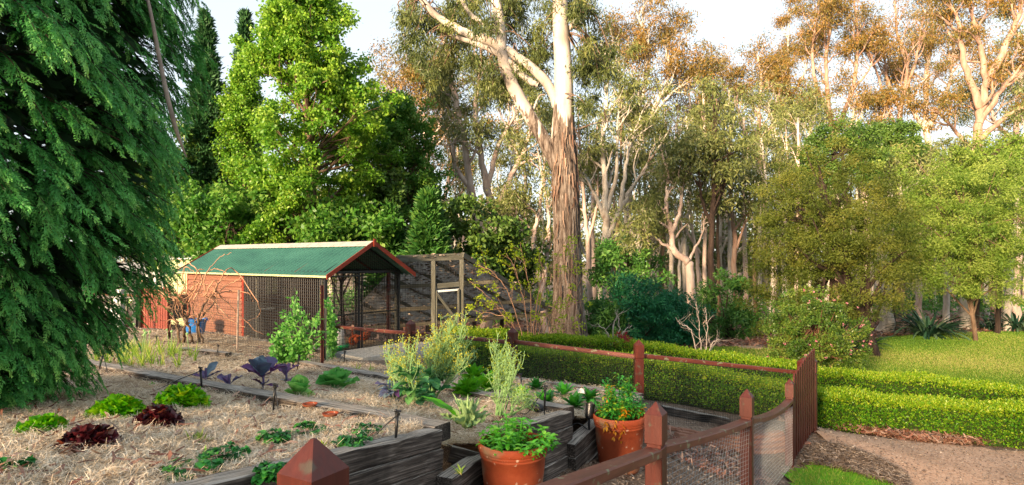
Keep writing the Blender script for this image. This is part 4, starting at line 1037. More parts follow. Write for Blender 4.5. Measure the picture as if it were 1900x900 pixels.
lb = MB(); p = bed(1077, 734); box(lb, (p[0] - .045, p[1] - .002, p[2]), (p[0] + .045, p[1] + .002, p[2] + .085), .001)
tag(lb.build('plant_label', MT['whiteplastic'], M=Matrix.Translation(Vector([float(c) for c in p]))), 'small blank white plant label standing among the spinach', 'plant label')

# dry sticks on the straw
def stick(pp, r, label, dz=.02):
    pts = [bed(x, y, dz + rng.uniform(0, .012)) for x, y in pp]; mb = MB(); P = smoothpath(pts, 18); P = P + rng.normal(0, .004, P.shape)
    tube(mb, P, np.linspace(r, r * .4, len(P)), 7)
    tag(mb.build('stick', MT['stick'], M=Matrix.Translation(Vector([float(c) for c in pts[0]])), smooth=True), label, 'stick')
stick([(643, 750), (670, 763), (700, 770), (728, 774)], .016, 'upper bent grey stick lying on the straw below the mustard')
stick([(648, 764), (672, 772), (700, 778), (740, 786), (768, 798)], .013, 'lower long grey stick reaching the sleeper corner')
stick([(712, 733), (700, 745), (683, 757)], .009, 'short straight grey stick left of the mustard leaves')
# ------------------------------------------------------------------ trees: generators
def grow(mb, p, d, L, r, depth, rg, tips, nb=4, spread=.7, up=.15, crook=.16, seg=5, ns=6, shrink=.66, t0=.35, rt=.5, tint=.5):
    """a crooked limb with side limbs; collects the tips that carry leaves"""
    P = [A(p, dtype=float)]; d = norm(d); 
    for k in range(seg):
        d = norm(d + rg.normal(0, crook, 3) + A([0, 0, up / seg])); P.append(P[-1] + d * L / seg)
    P = np.array(P); R = np.linspace(r, r * rt, seg + 1)
    tube(mb, P, R, max(3, ns), tint, cap=False)
    if depth == 0:
        tips.append(P[-1]); tips.append(P[-2] * .5 + P[-1] * .5); return
    for k in range(nb):
        f = t0 + (1 - t0) * (k + rg.random()) / nb; i = min(seg - 1, int(f * seg)); q = P[i] + (P[i + 1] - P[i]) * (f * seg - i)
        ax = norm(P[i + 1] - P[i]); s = norm(np.cross(ax, rg.normal(size=3)))
        dd = norm(ax * math.cos(spread) + s * math.sin(spread) * rg.uniform(.7, 1.2))
        grow(mb, q, dd, L * shrink * rg.uniform(.7, 1.15), R[i] * .55, depth - 1, rg, tips, max(2, nb - 1), spread, up, crook * 1.1, max(3, seg - 1), ns - 1, shrink, t0, rt, tint)
    tips.append(P[-1])

def wpath(pp, d, dd=0.0):
    return A([at(q[0], q[1], d + (q[2] if len(q) > 2 else 0) + dd) for q in pp])

def gum(label, stems, d, r0, seed, bark='bark_pale', leaf='l_gum', nbr=9, tipn=60, crad=.9, blen=2.4, L=.20, W=.055, foot=True, low=.45, group='gum trees of the forest edge', name='gum_tree', updep=1, droop=.6, cat='tree', extra=None, spread=.75, up=.5, keep=1.0, rmin=.16, dense_top=True):
    """tree from hand-placed stems: (points, radius factor, leafy from fraction)"""
    rg = np.random.default_rng(seed); mb = MB(); tips = []
    for si, st in enumerate(stems):
        pts = st[0]; rf = st[1] if len(st) > 1 else 1.0; lo = st[2] if len(st) > 2 else low
        P = wpath(pts, d)
        if si == 0 and foot:
            gz0 = float(gz(P[0][0], P[0][1])) - .3
            if P[0][2] > gz0 + .2: P = np.vstack([[P[0][0] + rg.normal(0, .1), P[0][1], gz0], P])
            else: P[0][2] = gz0
        Q = smoothpath(P, max(14, 5 * len(P))); n = len(Q); Q[1:-1] += rg.normal(0, r0 * .10, (n - 2, 3))
        R = r0 * rf * np.linspace(1, rmin, n) ** .9
        if si == 0 and foot: R[:2] *= (1.35, 1.12)
        tube(mb, Q, R, 9 if r0 * FOC / d > 4 else 6, .5, cap=False)
        ln = np.linalg.norm(Q[-1] - Q[0])
        for k in range(int(nbr * (1 if st[0] is not None else 1))):
            f = lo + (1 - lo) * (k + rg.random()) / nbr; i = min(n - 2, int(f * (n - 1))); ax = norm(Q[i + 1] - Q[i]); s = norm(np.cross(ax, rg.normal(size=3)))
            dd = norm(ax * math.cos(spread) + s * math.sin(spread))
            if rg.random() > keep: continue
            grow(mb, Q[i], dd, blen * rg.uniform(.6, 1.15) * (1.15 - .5 * f), R[i] * .5 + .008, updep, rg, tips, 3, .7, up, .2, 5, 5, .6, .3, .35)
        tips.append(Q[-1])
    tips = np.array(tips)
    if extra is not None: tips = np.vstack([tips, wpath(extra, d)])
    root = thing(name, (wpath(stems[0][0], d)[0][0], d, float(gz(wpath(stems[0][0], d)[0][0], d))), label, cat, group)
    mb.build('trunk', MT[bark], root, smooth=True)
    lb = MB(); cloud(lb, tips + rg.normal(0, crad * .15, tips.shape), crad * rg.uniform(.6, 1.2, len(tips)), tipn, L, W, droop, .2, .65, rg, tw=.45, out=.35)
    lb.build('crown', MT[leaf], root)
    return root

def bushtree(label, c, rad, leaf, n, seed, name='shrub', cat='shrub', group=None, L=.14, W=.06, clumps=70, crad=.5, trunk=None, bark='bark_dark', droop=.2, flat=.8, base=None, lim=10, lt=.5, shell=.75, low=-1.0, out=.5, extra=None):
    """bushy crown: leaf clumps through an ellipsoid, carried by limbs from the ground"""
    rg = np.random.default_rng(seed); c = A(c, dtype=float); rad = A(rad, dtype=float)
    u = norm(rg.normal(size=(clumps, 3))); u[:, 2] = np.where(u[:, 2] < low, -u[:, 2], u[:, 2]); k = (shell + (1 - shell) * rg.random((clumps, 1))) * (.85 + .3 * rg.random((clumps, 1))); k[: clumps // 4] *= .55
    cs = c + u * k * rad
    if extra is not None: cs = np.vstack([cs, extra])
    b = A([*(base if base is not None else c)][:2] + [0.0], dtype=float); b[2] = float(gz(b[0], b[1]))
    root = thing(name, b, label, cat, group)
    mb = MB(); r = trunk or .05 * rad[0]
    top = c + A([0, 0, rad[2] * .5]); Q = smoothpath([b - A([0, 0, .2]), b + (c - b) * .5 + rg.normal(0, .06, 3) * rad, c + rg.normal(0, .05, 3), top], 12); tube(mb, Q, np.linspace(r, r * .25, len(Q)), 9, cap=False)
    for q in cs[rg.permutation(len(cs))[:lim]]:
        i = rg.integers(2, len(Q) - 2); m = (Q[i] + q) / 2 + A([0, 0, rg.uniform(-.1, .1) * rad[2]]); pp = smoothpath([Q[i], m, q], 8); tube(mb, pp, np.linspace(r * .45, r * .08, len(pp)), 5, cap=False)
    mb.build('trunk', MT[bark], root, smooth=True)
    lb = MB(); per = max(4, n // len(cs)); cloud(lb, cs, crad * rg.uniform(.6, 1.25, len(cs)), per, L, W, droop, .45, flat, rg, tw=lt, out=out)
    lb.build('crown', MT[leaf], root)
    return root

def gzs(x, y): return float(gz(np.float64(x), np.float64(y)))

# ------------------------------------------------------------------ unseen wood added behind the camera, thinned to filter the low sun
rgw = np.random.default_rng(5)
cx = rgw.uniform(-78, 32, 900); cy = -34 - 14 * rgw.random(900) - .18 * np.abs(cx + 20)
h = rgw.random(900) ** .8
top = 17.5 + 1.6 * np.sin(cx * .21) + 1.0 * np.sin(cx * .57 + 1)
cs = np.stack([cx, cy, rawz(cx, cy) + h * (top - rawz(cx, cy))], -1)
mb = MB(); cloud(mb, cs, 3.2, 3, .95, .7, .2, .3, .8, rgw); tag(mb.build('sun_screen_wood', MT['l_dark']), kind='stuff')
mb = MB()  # trunks added under the sun-screening foliage
for k in range(0, 900, 11): z0 = float(rawz(cx[k], cy[k])); tube(mb, [(cx[k], cy[k], z0 - .3), (cx[k] + rgw.normal(0, .4), cy[k], (z0 + top[k]) / 2), (cx[k] + rgw.normal(0, .8), cy[k], top[k] - 1)], [.26, .17, .06], 6)
tag(mb.build('sun_screen_wood_trunks', MT['bark_brown'], smooth=True), kind='stuff')

# ------------------------------------------------------------------ far woodland across the background
rgf = np.random.default_rng(8)
mb = MB(); tb_ = MB()
for k in range(360):
    d = rgf.uniform(42, 78); px = rgf.uniform(240, 2150); x = (px - 950) * d / FOC
    if px < 760: topy = rgf.uniform(330, 420)
    else: topy = rgf.uniform(300, 420) + (40 if px < 1500 else 0)
    zt = (480 - topy) * d / FOC; zb = gzs(x, d); n = 6
    cs = np.stack([x + rgf.normal(0, 1.4, n), d + rgf.normal(0, 1.2, n), zb + (zt - zb) * (.25 + .75 * rgf.random(n) ** .7)], -1)
    cloud(mb, cs, 1.7, 62, .42, .16, .3, .2, .9, rgf)
    pp = smoothpath([A([x, d, zb - .3]), A([x + rgf.normal(0, .5), d, (zb + zt) / 2]), A([x + rgf.normal(0, 1), d, zt])], 6)
    tube(tb_, pp, np.linspace(.22, .06, len(pp)), 5, cap=False)
tag(mb.build('far_woodland', MT['l_gum']), kind='stuff')
tag(tb_.build('far_woodland_trunks', MT['bark_pale'], smooth=True), kind='stuff')
mb = MB()   # low undergrowth under the far trees
n = 520; d = rgf.uniform(28, 60, n); px = rgf.uniform(200, 2100, n); x = (px - 950) * d / FOC
ok = ~inpoly(x, d, LAWNPOLY); d, x = d[ok], x[ok]
z = gz(x, d); cloud(mb, np.stack([x, d, z + rgf.uniform(.1, 1.2, len(d))], -1), 1.25, 70, .26, .10, .1, .3, .8, rgf)
tag(mb.build('undergrowth', MT['l_dark']), kind='stuff')

# ------------------------------------------------------------------ the big gum in front
rb = np.random.default_rng(21); D = 16.0
gum_p = at(1055, 640, D); groot = thing('big_gum_tree', (gum_p[0], gum_p[1], gzs(gum_p[0], gum_p[1])), 'huge gum with shaggy brown lower bark and smooth cream limbs, in the middle', 'tree')
def bigtrunk():
    ctr = wpath([(1056, 665), (1055, 620), (1054, 540), (1052, 440), (1049, 330), (1045, 260), (1046, 190), (1045, 120), (1040, 40), (1038, -60), (1036, -200)], D)
    Rr = A([37, 31, 26, 24, 23, 22.5, 18.5, 16.5, 14.5, 13, 9]) * D / FOC
    Q = smoothpath(ctr, 200); n = len(Q); R = np.interp(np.linspace(0, 1, n), np.linspace(0, 1, 11), Rr)
    m = 96; a = np.arange(m) * 2 * math.pi / m; th = a[None] + np.linspace(0, 1.2, n)[:, None]
    zr = Q[:, 2:3]
    rough = np.clip((3.9 - zr) / .8, 0.05, 1)
    rid = .45 * np.abs(np.sin(th * 9 + 1.5 * np.sin(zr * 1.1 + th * 2))) + .4 * np.abs(np.sin(th * 17 + 2.2 * np.sin(zr * 2.7 + th))) + .25 * np.sin(th * 31 + 3 * np.sin(zr * 3.9))
    bt = np.clip((-1.2 - zr) / 1.3, 0, 1) * .22 * np.maximum(0, np.sin(a[None] * 5 + .6))
    RR = R[:, None] * (1 + bt) + rough * (rid - .4) * .05 + rb.normal(0, .006, (n, m)) * rough
    V = np.stack([Q[:, 0:1] + RR * np.cos(a), Q[:, 1:2] + RR * np.sin(a), np.repeat(zr, m, 1)], -1)
    mb = MB(); i = np.arange(n - 1)[:, None] * m; j = np.arange(m)[None]; j2 = (j + 1) % m
    mb.add(V.reshape(-1, 3), np.stack([i + j, i + j2, i + m + j2, i + m + j], -1).reshape(-1, 4)); return mb
def bigbark():
    m, nt, N, K = new_mat('shaggy_to_smooth_gum_bark')
    out = N("ShaderNodeOutputMaterial"); b = N("ShaderNodeBsdfPrincipled"); g = N("ShaderNodeNewGeometry"); 
    mp = N("ShaderNodeMapping"); mp.inputs['Scale'].default_value = (9, 9, .9); mp.inputs['Rotation'].default_value = (.06, .10, 0); K(g.outputs['Position'], mp.inputs[0])
    n1 = N("ShaderNodeTexNoise"); n1.inputs['Scale'].default_value = 1.6; n1.inputs['Detail'].default_value = 12; n1.inputs['Roughness'].default_value = .7; K(mp.outputs[0], n1.inputs[0])
    rough = ramp_node(nt, [(.30, srgb('#221c18')), (.40, srgb('#40362f')), (.50, srgb('#63574d')), (.60, srgb('#857a70')), (.75, srgb('#a59b92'))]); K(n1.outputs[0], rough.inputs[0])
    mp2 = N("ShaderNodeMapping"); mp2.inputs['Scale'].default_value = (1.4, 1.4, .5); K(g.outputs['Position'], mp2.inputs[0])
    n2 = N("ShaderNodeTexNoise"); n2.inputs['Scale'].default_value = 1.3; n2.inputs['Detail'].default_value = 5; K(mp2.outputs[0], n2.inputs[0])
    smooth_ = ramp_node(nt, [(.35, srgb('#82786e')), (.48, srgb('#a39a90')), (.6, srgb('#b8b0a7')), (.72, srgb('#94836f'))]); K(n2.outputs[0], smooth_.inputs[0])
    # rusty patches low down
    n4 = N("ShaderNodeTexNoise"); n4.inputs['Scale'].default_value = 1.0; n4.inputs['Detail'].default_value = 5; K(mp2.outputs[0], n4.inputs[0])
    r4 = ramp_node(nt, [(.58, (0, 0, 0, 1)), (.72, (.6, .6, .6, 1))]); K(n4.outputs[0], r4.inputs[0])
    mr = N("ShaderNodeMix"); mr.data_type = 'RGBA'; K(r4.outputs[0], mr.inputs[0]); K(rough.outputs[0], mr.inputs[6]); mr.inputs[7].default_value = srgb('#7a5c4a')
    # height of the boundary, torn into vertical streaks
    sep = N("ShaderNodeSeparateXYZ"); K(g.outputs['Position'], sep.inputs[0])
    mp3 = N("ShaderNodeMapping"); mp3.inputs['Scale'].default_value = (6, 6, .45); mp3.inputs['Rotation'].default_value = (0, .14, 0); K(g.outputs['Position'], mp3.inputs[0])
    n3 = N("ShaderNodeTexNoise"); n3.inputs['Scale'].default_value = 1.2; n3.inputs['Detail'].default_value = 5; K(mp3.outputs[0], n3.inputs[0])
    ma = N("ShaderNodeMath"); ma.operation = 'MULTIPLY_ADD'; K(n3.outputs[0], ma.inputs[0]); ma.inputs[1].default_value = 5.0; K(sep.outputs[2], ma.inputs[2])
    mrg = N("ShaderNodeMapRange"); mrg.inputs[1].default_value = 6.25; mrg.inputs[2].default_value = 6.45; K(ma.outputs[0], mrg.inputs[0])
    mx = N("ShaderNodeMix"); mx.data_type = 'RGBA'; K(mrg.outputs[0], mx.inputs[0]); K(mr.outputs[2], mx.inputs[6]); K(smooth_.outputs[0], mx.inputs[7])
    K(mx.outputs[2], b.inputs['Base Color']); b.inputs['Roughness'].default_value = .85; b.inputs['Specular IOR Level'].default_value = .2
    bp = N("ShaderNodeBump"); bp.inputs['Distance'].default_value = .05; K(n1.outputs[0], bp.inputs['Height'])
    ms = N("ShaderNodeMapRange"); ms.inputs[3].default_value = 1.0; ms.inputs[4].default_value = .06; K(mrg.outputs[0], ms.inputs[0]); K(ms.outputs[0], bp.inputs['Strength'])
    K(bp.outputs[0], b.inputs['Normal']); K(b.outputs[0], out.inputs[0]); return m
MT['bigbark'] = bigbark()
bigtrunk().build('trunk', MT['bigbark'], groot, smooth=True)
limbs = [([(1048, 345), (1034, 305), (1020, 279), (1004, 250), (985, 218), (962, 180), (943, 140), (932, 100), (929, 50), (920, -10), (915, -80)], [15, 15, 13.5, 12.5, 12, 12, 11.5, 10, 9, 8.5, 7]),
         ([(1046, 225), (1034, 194), (1024, 170), (1005, 143), (980, 120), (950, 100), (915, 80, .3), (880, 68, .4), (840, 48, .5), (810, 30, .5), (790, 8, .5), (765, -20, .5)], [10, 10, 9, 9, 8.5, 8, 8.5, 8, 7, 6.5, 6, 5]),
         ([(1000, 158), (985, 152), (965, 135), (948, 118), (920, 98), (890, 84), (850, 70), (830, 66)], [4, 6, 6.5, 6, 5, 4.5, 4, 2]),
         ([(929, 80), (922, 40), (918, 0), (916, -60)], [6, 6, 5.5, 5]), 
         ([(1052, 60), (1065, 40), (1080, 15), (1090, -40)], [4, 4, 4, 3]),
         ([(925, 62), (900, 45), (872, 25), (855, -10), (850, -50)], [5, 4, 4, 4, 3]),
         ([(1060, 245), (1085, 235), (1110, 228), (1150, 224)], [2.2, 1.6, 1.2, .6]),
         ([(985, 215), (1000, 180), (1012, 175)], [2, 1.5, 1])]
tips = []
mb = MB(); lr_ = []
for k, (pp, rr) in enumerate(limbs):
    q = [(*p[:2], (p[2] if len(p) > 2 else 0) - 0) for p in pp]
    Q = smoothpath(wpath(q, D), 60); R = np.interp(np.linspace(0, 1, len(Q)), np.linspace(0, 1, len(rr)), rr) * D / FOC
    mm = MB(); tube(mm, Q + rb.normal(0, .006, Q.shape), R, 18, cap=False); mm.build('limb', MT['bigbark'], groot, smooth=True); lr_.append(Q)
mt = MB()
def leafy(lst, n, rad, per, seed, src):
    """foliage hung at given places of the picture, each carried by a thin branch from the nearest limb point"""
    rg = np.random.default_rng(seed); cs = []
    allq = np.vstack(src)
    for (px, py, sx, sy, k) in lst:
        for _ in range(int(k * 1.5)):
            c = at(px + rg.normal(0, sx), py + rg.normal(0, sy), D + rg.normal(.7, .8)); cs.append(c)
            q = allq[np.argmin(np.linalg.norm(allq - c - A([0, 0, .6]), axis=1) + rg.random(len(allq)) * 1.6)]
            pp = smoothpath([q, (q + c) / 2 + A([0, 0, .25]) + rg.normal(0, .12, 3), c], 8); tube(mt, pp, np.linspace(.020, .007, len(pp)), 5, cap=False)
    return A(cs)
cs = leafy([(800, 40, 35, 32, 12), (850, 110, 45, 32, 16), (900, 10, 40, 22, 13), (770, 90, 20, 35, 7), (960, 30, 26, 30, 11), (990, 90, 22, 30, 9), (900, 150, 40, 16, 9), (1085, 60, 18, 45, 13), (1110, 110, 20, 30, 9), (1090, 180, 14, 18, 4), (1070, 10, 25, 20, 8), (760, 20, 20, 20, 4), (1010, 20, 12, 25, 4), (960, 150, 12, 12, 3)], 0, 0, 0, 31, lr_)
mt.build('branches', MT['bark_brown'], groot, smooth=True)
lb = MB(); cloud(lb, cs, rb.uniform(.3, .60, len(cs)), 210, .15, .027, .9, .1, .95, rb, tw=.4, out=.3); lb.build('crown', MT['l_biggum'], groot)
# loose bark strips on the trunk
mb = MB()
for k in range(150):
    z = rb.uniform(-2.0, 3.9) if k > 60 else rb.uniform(1.6, 3.6); a = rb.uniform(math.pi * .95, math.pi * 2.05); r = np.interp(z, [-2.2, -1.2, .5, 2.2, 3.4, 4.2], [.56, .43, .36, .35, .33, .27]) + .03
    c = at(1050, 480 - z * FOC / D, D); p = A([c[0] + r * math.cos(a), D + r * math.sin(a), z]); l = rb.uniform(.15, .6)
    o = A([math.cos(a), math.sin(a), 0]) * rb.uniform(.0, .10); s = A([-math.sin(a), math.cos(a), 0]) * rb.uniform(.008, .022)
    m_ = p + A([0, 0, -l * .5]) + o * .3; e = p + A([rb.normal(0, .03), 0, -l]) + o
    mb.add([p - s, p + s, m_ + s, m_ - s, e - s * .3, e + s * .3], [(0, 1, 2, 3), (3, 2, 5, 4)], rb.random())
tag(mb.build('loose_bark', MT['barkstrip'], groot), kind='stuff')
# ------------------------------------------------------------------ gums of the forest edge, each one built where it stands
G1 = 'pinkish and pale gums behind the pen'
gum('pinkish gum with many curving stems behind the netted pen', [([(906, 560), (908, 470), (886, 410), (872, 345), (860, 250), (845, 180), (832, 110), (812, 40)],), ([(908, 480), (916, 410), (904, 350), (893, 290), (882, 210), (893, 120), (898, 60)], .8), ([(917, 420), (938, 350), (962, 300), (985, 250), (1002, 205)], .6), ([(905, 350), (922, 280), (950, 220), (960, 170)], .5), ([(872, 345), (850, 320), (842, 290), (852, 210), (840, 150)], .5), ([(888, 415), (868, 385), (830, 372), (790, 352), (745, 345)], .3, .7)], 26, .27, 101, 'bark_pink', 'l_gum', 9, 60, .8, 2.0, .19, .045, low=.45, group=G1)
gum('slim gum forking twice, between the pen and the huge gum', [([(1010, 600), (1003, 540), (996, 490), (990, 440), (1000, 395), (1006, 330), (996, 270)],), ([(1004, 545), (1016, 470), (1018, 400), (1010, 330), (1015, 250)], .7), ([(996, 490), (965, 440), (950, 400)], .4)], 23, .15, 102, 'bark_pink', 'l_gum', 7, 46, .7, 1.6, .19, .045, low=.45, group=G1)
gum('pale thin gum half hidden left of the huge trunk', [([(970, 600), (968, 420), (975, 330), (960, 240), (965, 150)],)], 34, .16, 103, 'bark_pale', 'l_gumsun', 9, 55, .9, 2.2, group=G1)
gum('leafy gum with sun tinted bronze tips behind the bright green tree', [([(775, 560), (778, 400), (790, 280), (780, 190), (795, 130)],), ([(780, 380), (755, 280), (748, 200), (742, 140)], .7), ([(785, 300), (815, 230), (825, 160)], .6)], 34, .2, 104, 'bark_pink', 'l_gumsun', 11, 60, .95, 2.6, group=G1)
gum('sun tinted bronze gum at the left edge of the gum group', [([(815, 560), (820, 400), (838, 300), (830, 220), (845, 150)],), ([(822, 380), (800, 330), (790, 240)], .6)], 38, .2, 105, 'bark_pink', 'l_gumsun', 11, 60, .95, 2.6, group=G1)
G2 = 'gums right of the huge trunk'
gum('gum with dark lower bark and many pale upper limbs right of the huge trunk', [([(1130, 600), (1127, 500), (1124, 410), (1122, 340), (1119, 270), (1126, 180), (1130, 90)],), ([(1128, 440), (1150, 392), (1175, 345), (1205, 300), (1245, 235)], .6), ([(1126, 410), (1100, 355), (1074, 300)], .5), ([(1150, 392), (1158, 330), (1172, 260), (1200, 190)], .5), ([(1124, 400), (1142, 330), (1146, 250), (1150, 170)], .5), ([(1127, 450), (1165, 420), (1210, 380)], .3)], 28, .25, 111, 'bark_pale', 'l_gum', 8, 34, .755, 2.2, low=.5, group=G2)
gum('thin pinkish gum directly behind the huge trunk, right side', [([(1096, 600), (1092, 470), (1084, 380), (1078, 300), (1072, 200)],), ([(1090, 450), (1108, 380), (1110, 300)], .6)], 30, .17, 112, 'bark_pink', 'l_gum', 7, 46, .8, 1.9, group=G2)
gum('tall gum with orange lit crown above the right of the huge trunk', [([(1160, 600), (1165, 400), (1172, 280), (1190, 180), (1205, 100), (1180, 20)],), ([(1170, 300), (1205, 220), (1240, 140), (1235, 60)], .7), ([(1175, 260), (1150, 160), (1150, 60)], .6), ([(1205, 220), (1250, 170), (1285, 150)], .4)], 36, .26, 113, 'bark_pale', 'l_gumsun', 12, 60, .95, 2.6, low=.5, group=G2)
gum('gum spreading low, sun tinted bronze clumps toward the open sky', [([(1215, 600), (1218, 440), (1232, 330), (1255, 260), (1280, 200), (1275, 160)],), ([(1232, 330), (1270, 280), (1300, 240)], .6), ([(1225, 380), (1190, 300), (1180, 230)], .6)], 40, .22, 114, 'bark_pale', 'l_gumsun', 11, 55, .95, 2.4, low=.5, group=G2)
gum('crooked leaning gum with a bare pinkish trunk above the dark shrubs', [([(1296, 640), (1284, 560), (1280, 500), (1274, 484), (1250, 462), (1246, 430), (1236, 380), (1240, 330), (1225, 270)],), ([(1252, 464), (1225, 450), (1198, 432)], .4), ([(1246, 430), (1262, 390), (1268, 340), (1280, 290)], .5), ([(1276, 486), (1300, 440), (1312, 380)], .3)], 25, .22, 115, 'bark_pink', 'l_gum', 7, 34, .7, 1.8, low=.55, group=G2)
gum('straight gum with black lower trunk and pale top above the bare sapling', [([(1322, 650), (1321, 560), (1319, 470), (1322, 400), (1324, 320), (1328, 240), (1322, 170)],), ([(1321, 420), (1300, 360), (1296, 300)], .5), ([(1322, 400), (1345, 340), (1352, 280)], .5)], 24, .17, 116, 'bark_dark', 'l_gum', 8, 34, .75, 1.9, low=.45, group=G2)
gum('slender tan gum just left of the olive tree', [([(1372, 640), (1366, 560), (1362, 490), (1362, 430), (1356, 370), (1352, 300), (1360, 230)],), ([(1362, 470), (1380, 420), (1385, 370)], .5)], 27, .16, 117, 'bark_red', 'l_gum', 7, 34, .75, 1.9, low=.45, group=G2)
gum('pale thin gum with a sun tinted bronze crown peeping above the dark shrubs', [([(1345, 600), (1348, 420), (1340, 300), (1345, 200), (1338, 120)],), ([(1345, 330), (1320, 270), (1310, 200)], .5)], 46, .2, 118, 'bark_pale', 'l_gumsun', 10, 50, .95, 2.2, low=.45, group=G2)
gum('very slim gum stem with white bark deep in the shade', [([(1212, 600), (1216, 500), (1210, 440), (1216, 380)],), ([(1216, 500), (1225, 450), (1222, 410)], .6)], 32, .12, 119, 'bark_pale', 'l_gum', 5, 40, .7, 1.4, group=G2)
G3 = 'tall gums on the right with bronze crowns'
gum('tall gum with a ragged narrow crown against the sky, left of the right group', [([(1420, 600), (1418, 400), (1412, 300), (1408, 220), (1412, 150), (1405, 100)],), ([(1412, 300), (1380, 240), (1365, 190), (1352, 140)], .7), ([(1412, 280), (1440, 210), (1448, 150)], .7)], 42, .25, 121, 'bark_pink', 'l_gumsun', 12, 52, 1.0, 2.4, low=.45, group=G3)
gum('thin gum with small round clumps reaching to the top edge', [([(1480, 600), (1475, 300), (1468, 200), (1462, 120), (1463, 50), (1466, 0)],), ([(1472, 230), (1442, 170), (1440, 120)], .5), ([(1468, 180), (1495, 130), (1500, 70)], .5)], 46, .2, 122, 'bark_pale', 'l_gumsun', 12, 46, .8, 1.8, low=.5, group=G3)
gum('gum with stacked orange lit clumps, second of the tallest', [([(1555, 600), (1548, 300), (1538, 200), (1532, 120), (1540, 50), (1536, -10)],), ([(1545, 260), (1580, 170), (1592, 80), (1585, 0)], .8), ([(1540, 220), (1512, 150), (1510, 70), (1520, 20)], .7), ([(1580, 170), (1612, 130), (1620, 100)], .4), ([(1546, 280), (1500, 240), (1480, 200)], .4)], 42, .24, 123, 'bark_red', 'l_gumsun', 13, 52, 1.0, 2.4, low=.5, group=G3)
gum('mostly bare gum with thin upright twigs against the sky', [([(1672, 600), (1668, 300), (1672, 200), (1682, 130), (1665, 60), (1660, 0)],), ([(1672, 210), (1645, 140), (1640, 60)], .6), ([(1676, 180), (1700, 110), (1712, 30)], .6), ([(1668, 260), (1625, 130), (1600, 70)], .5)], 44, .24, 124, 'bark_red', 'l_gumsun', 10, 16, .8, 2.6, low=.45, up=.9, group=G3)
gum('full crowned sun tinted bronze gum behind the reddish forked one', [([(1728, 600), (1725, 320), (1718, 220), (1722, 120), (1730, 50), (1722, 0)],), ([(1722, 240), (1760, 160), (1768, 80)], .7), ([(1722, 250), (1690, 190), (1685, 110)], .7)], 46, .3, 125, 'bark_pink', 'l_gumsun', 15, 62, 1.1, 2.8, low=.5, group=G3)
gum('big forked gum with smooth reddish limbs near the right edge', [([(1845, 600), (1825, 400), (1812, 300), (1818, 220), (1828, 150), (1815, 70), (1798, 0)],), ([(1828, 165), (1858, 100), (1890, 30), (1900, -20)], .7), ([(1816, 230), (1862, 160), (1910, 110)], .6), ([(1818, 200), (1790, 120), (1780, 50), (1762, 0)], .6), ([(1812, 290), (1770, 240), (1735, 200)], .4), ([(1815, 260), (1870, 215), (1920, 190)], .5)], 34, .36, 126, 'bark_red', 'l_gumsun', 10, 50, .9, 2.4, low=.5, group=G3)
gum('leafy gum at the far right edge behind the reddish one', [([(1900, 600), (1895, 330), (1885, 230), (1895, 140), (1890, 60)],), ([(1890, 270), (1850, 230), (1830, 180)], .6)], 44, .3, 127, 'bark_pink', 'l_gum', 15, 62, 1.1, 2.8, low=.4, group=G3)
gum('low spreading gum behind the dark round tree', [([(1610, 600), (1606, 400), (1590, 300), (1580, 240), (1590, 170)],), ([(1595, 320), (1630, 260), (1640, 200)], .6)], 38, .25, 128, 'bark_pink', 'l_gumsun', 12, 55, 1.0, 2.4, low=.45, group=G3)
gum('pale gum with drooping clumps above the olive tree', [([(1460, 600), (1450, 400), (1448, 320), (1440, 250), (1425, 190)],), ([(1450, 340), (1490, 280), (1505, 230)], .6)], 36, .2, 129, 'bark_pale', 'l_gum', 12, 55, 1.0, 2.4, low=.4, group=G3)
gum('leaning white gum trunk crossing the light green tree at the right edge', [([(1868, 600), (1876, 480), (1886, 380), (1897, 280), (1905, 200)],)], 24, .17, 130, 'bark_pale', 'l_gum', 5, 30, .8, 1.6, low=.8, group=G3)
G4 = 'white barked trunks behind the flax'
for k, (px, dx, d, r, bk, lab) in enumerate([(1641, 4, 24, .30, 'bark_pale', 'thick peeling white paperbark trunk behind the dark leaning trunk'), (1706, -2, 27, .16, 'bark_pink', 'pinkish trunk rising behind the left part of the big flax'), (1754, 3, 28, .16, 'bark_pale', 'whitish trunk rising behind the centre of the big flax'), (1795, -3, 25, .26, 'bark_pale', 'broad white trunk right of the big flax'), (1852, 2, 29, .18, 'bark_red', 'reddish trunk behind the right hand flax'), (1668, 6, 30, .14, 'bark_red', 'thin red trunk just right of the paperbark'), (1812, 1, 24.5, .11, 'bark_dark', 'narrow dark trunk pressed against the broad white trunk'), (1888, -3, 27, .2, 'bark_pink', 'trunk at the right edge behind the flax')]):
    gum(lab, [([(px, 625), (px + dx, 540), (px - dx, 460), (px + dx * 2, 380), (px, 300)],), ([(px, 470), (px + 25, 400), (px + 30, 330)], .5)], d, r, 140 + k, bk, 'l_gum', 6, 40, .8, 1.8, low=.55, group=G4)
rgx = np.random.default_rng(77)
G5 = 'slim background gums'
bgx = [1060, 1085, 1150, 1188, 1240, 1262, 1300, 1338, 1392, 1410, 1440, 1500, 1530, 940, 880, 840, 1570, 1735, 1770, 1830]
bgwhere = ['just right of the huge trunk, in the background', 'between the huge trunk and the pale limbed gum', 'right behind the pale limbed gum', 'right of the pale limbed gum, above the dark conifer shrub', 'above the gap between the dark conifer shrubs', 'just left of the crooked leaning gum', 'right behind the crooked leaning gum', 'just right of the black trunked gum', 'hidden by the left edge of the olive tree', 'above the left shoulder of the olive tree', 'over the left part of the olive tree', 'over the middle of the olive tree', 'under the tallest sun tinted bronze gums', 'left of the huge trunk, above the pen', 'above the top beam of the pen', 'between the green trees and the pinkish gum', 'above the dark dense tree', 'over the left part of the feathery tree', 'over the middle of the feathery tree', 'below the big forked reddish gum']
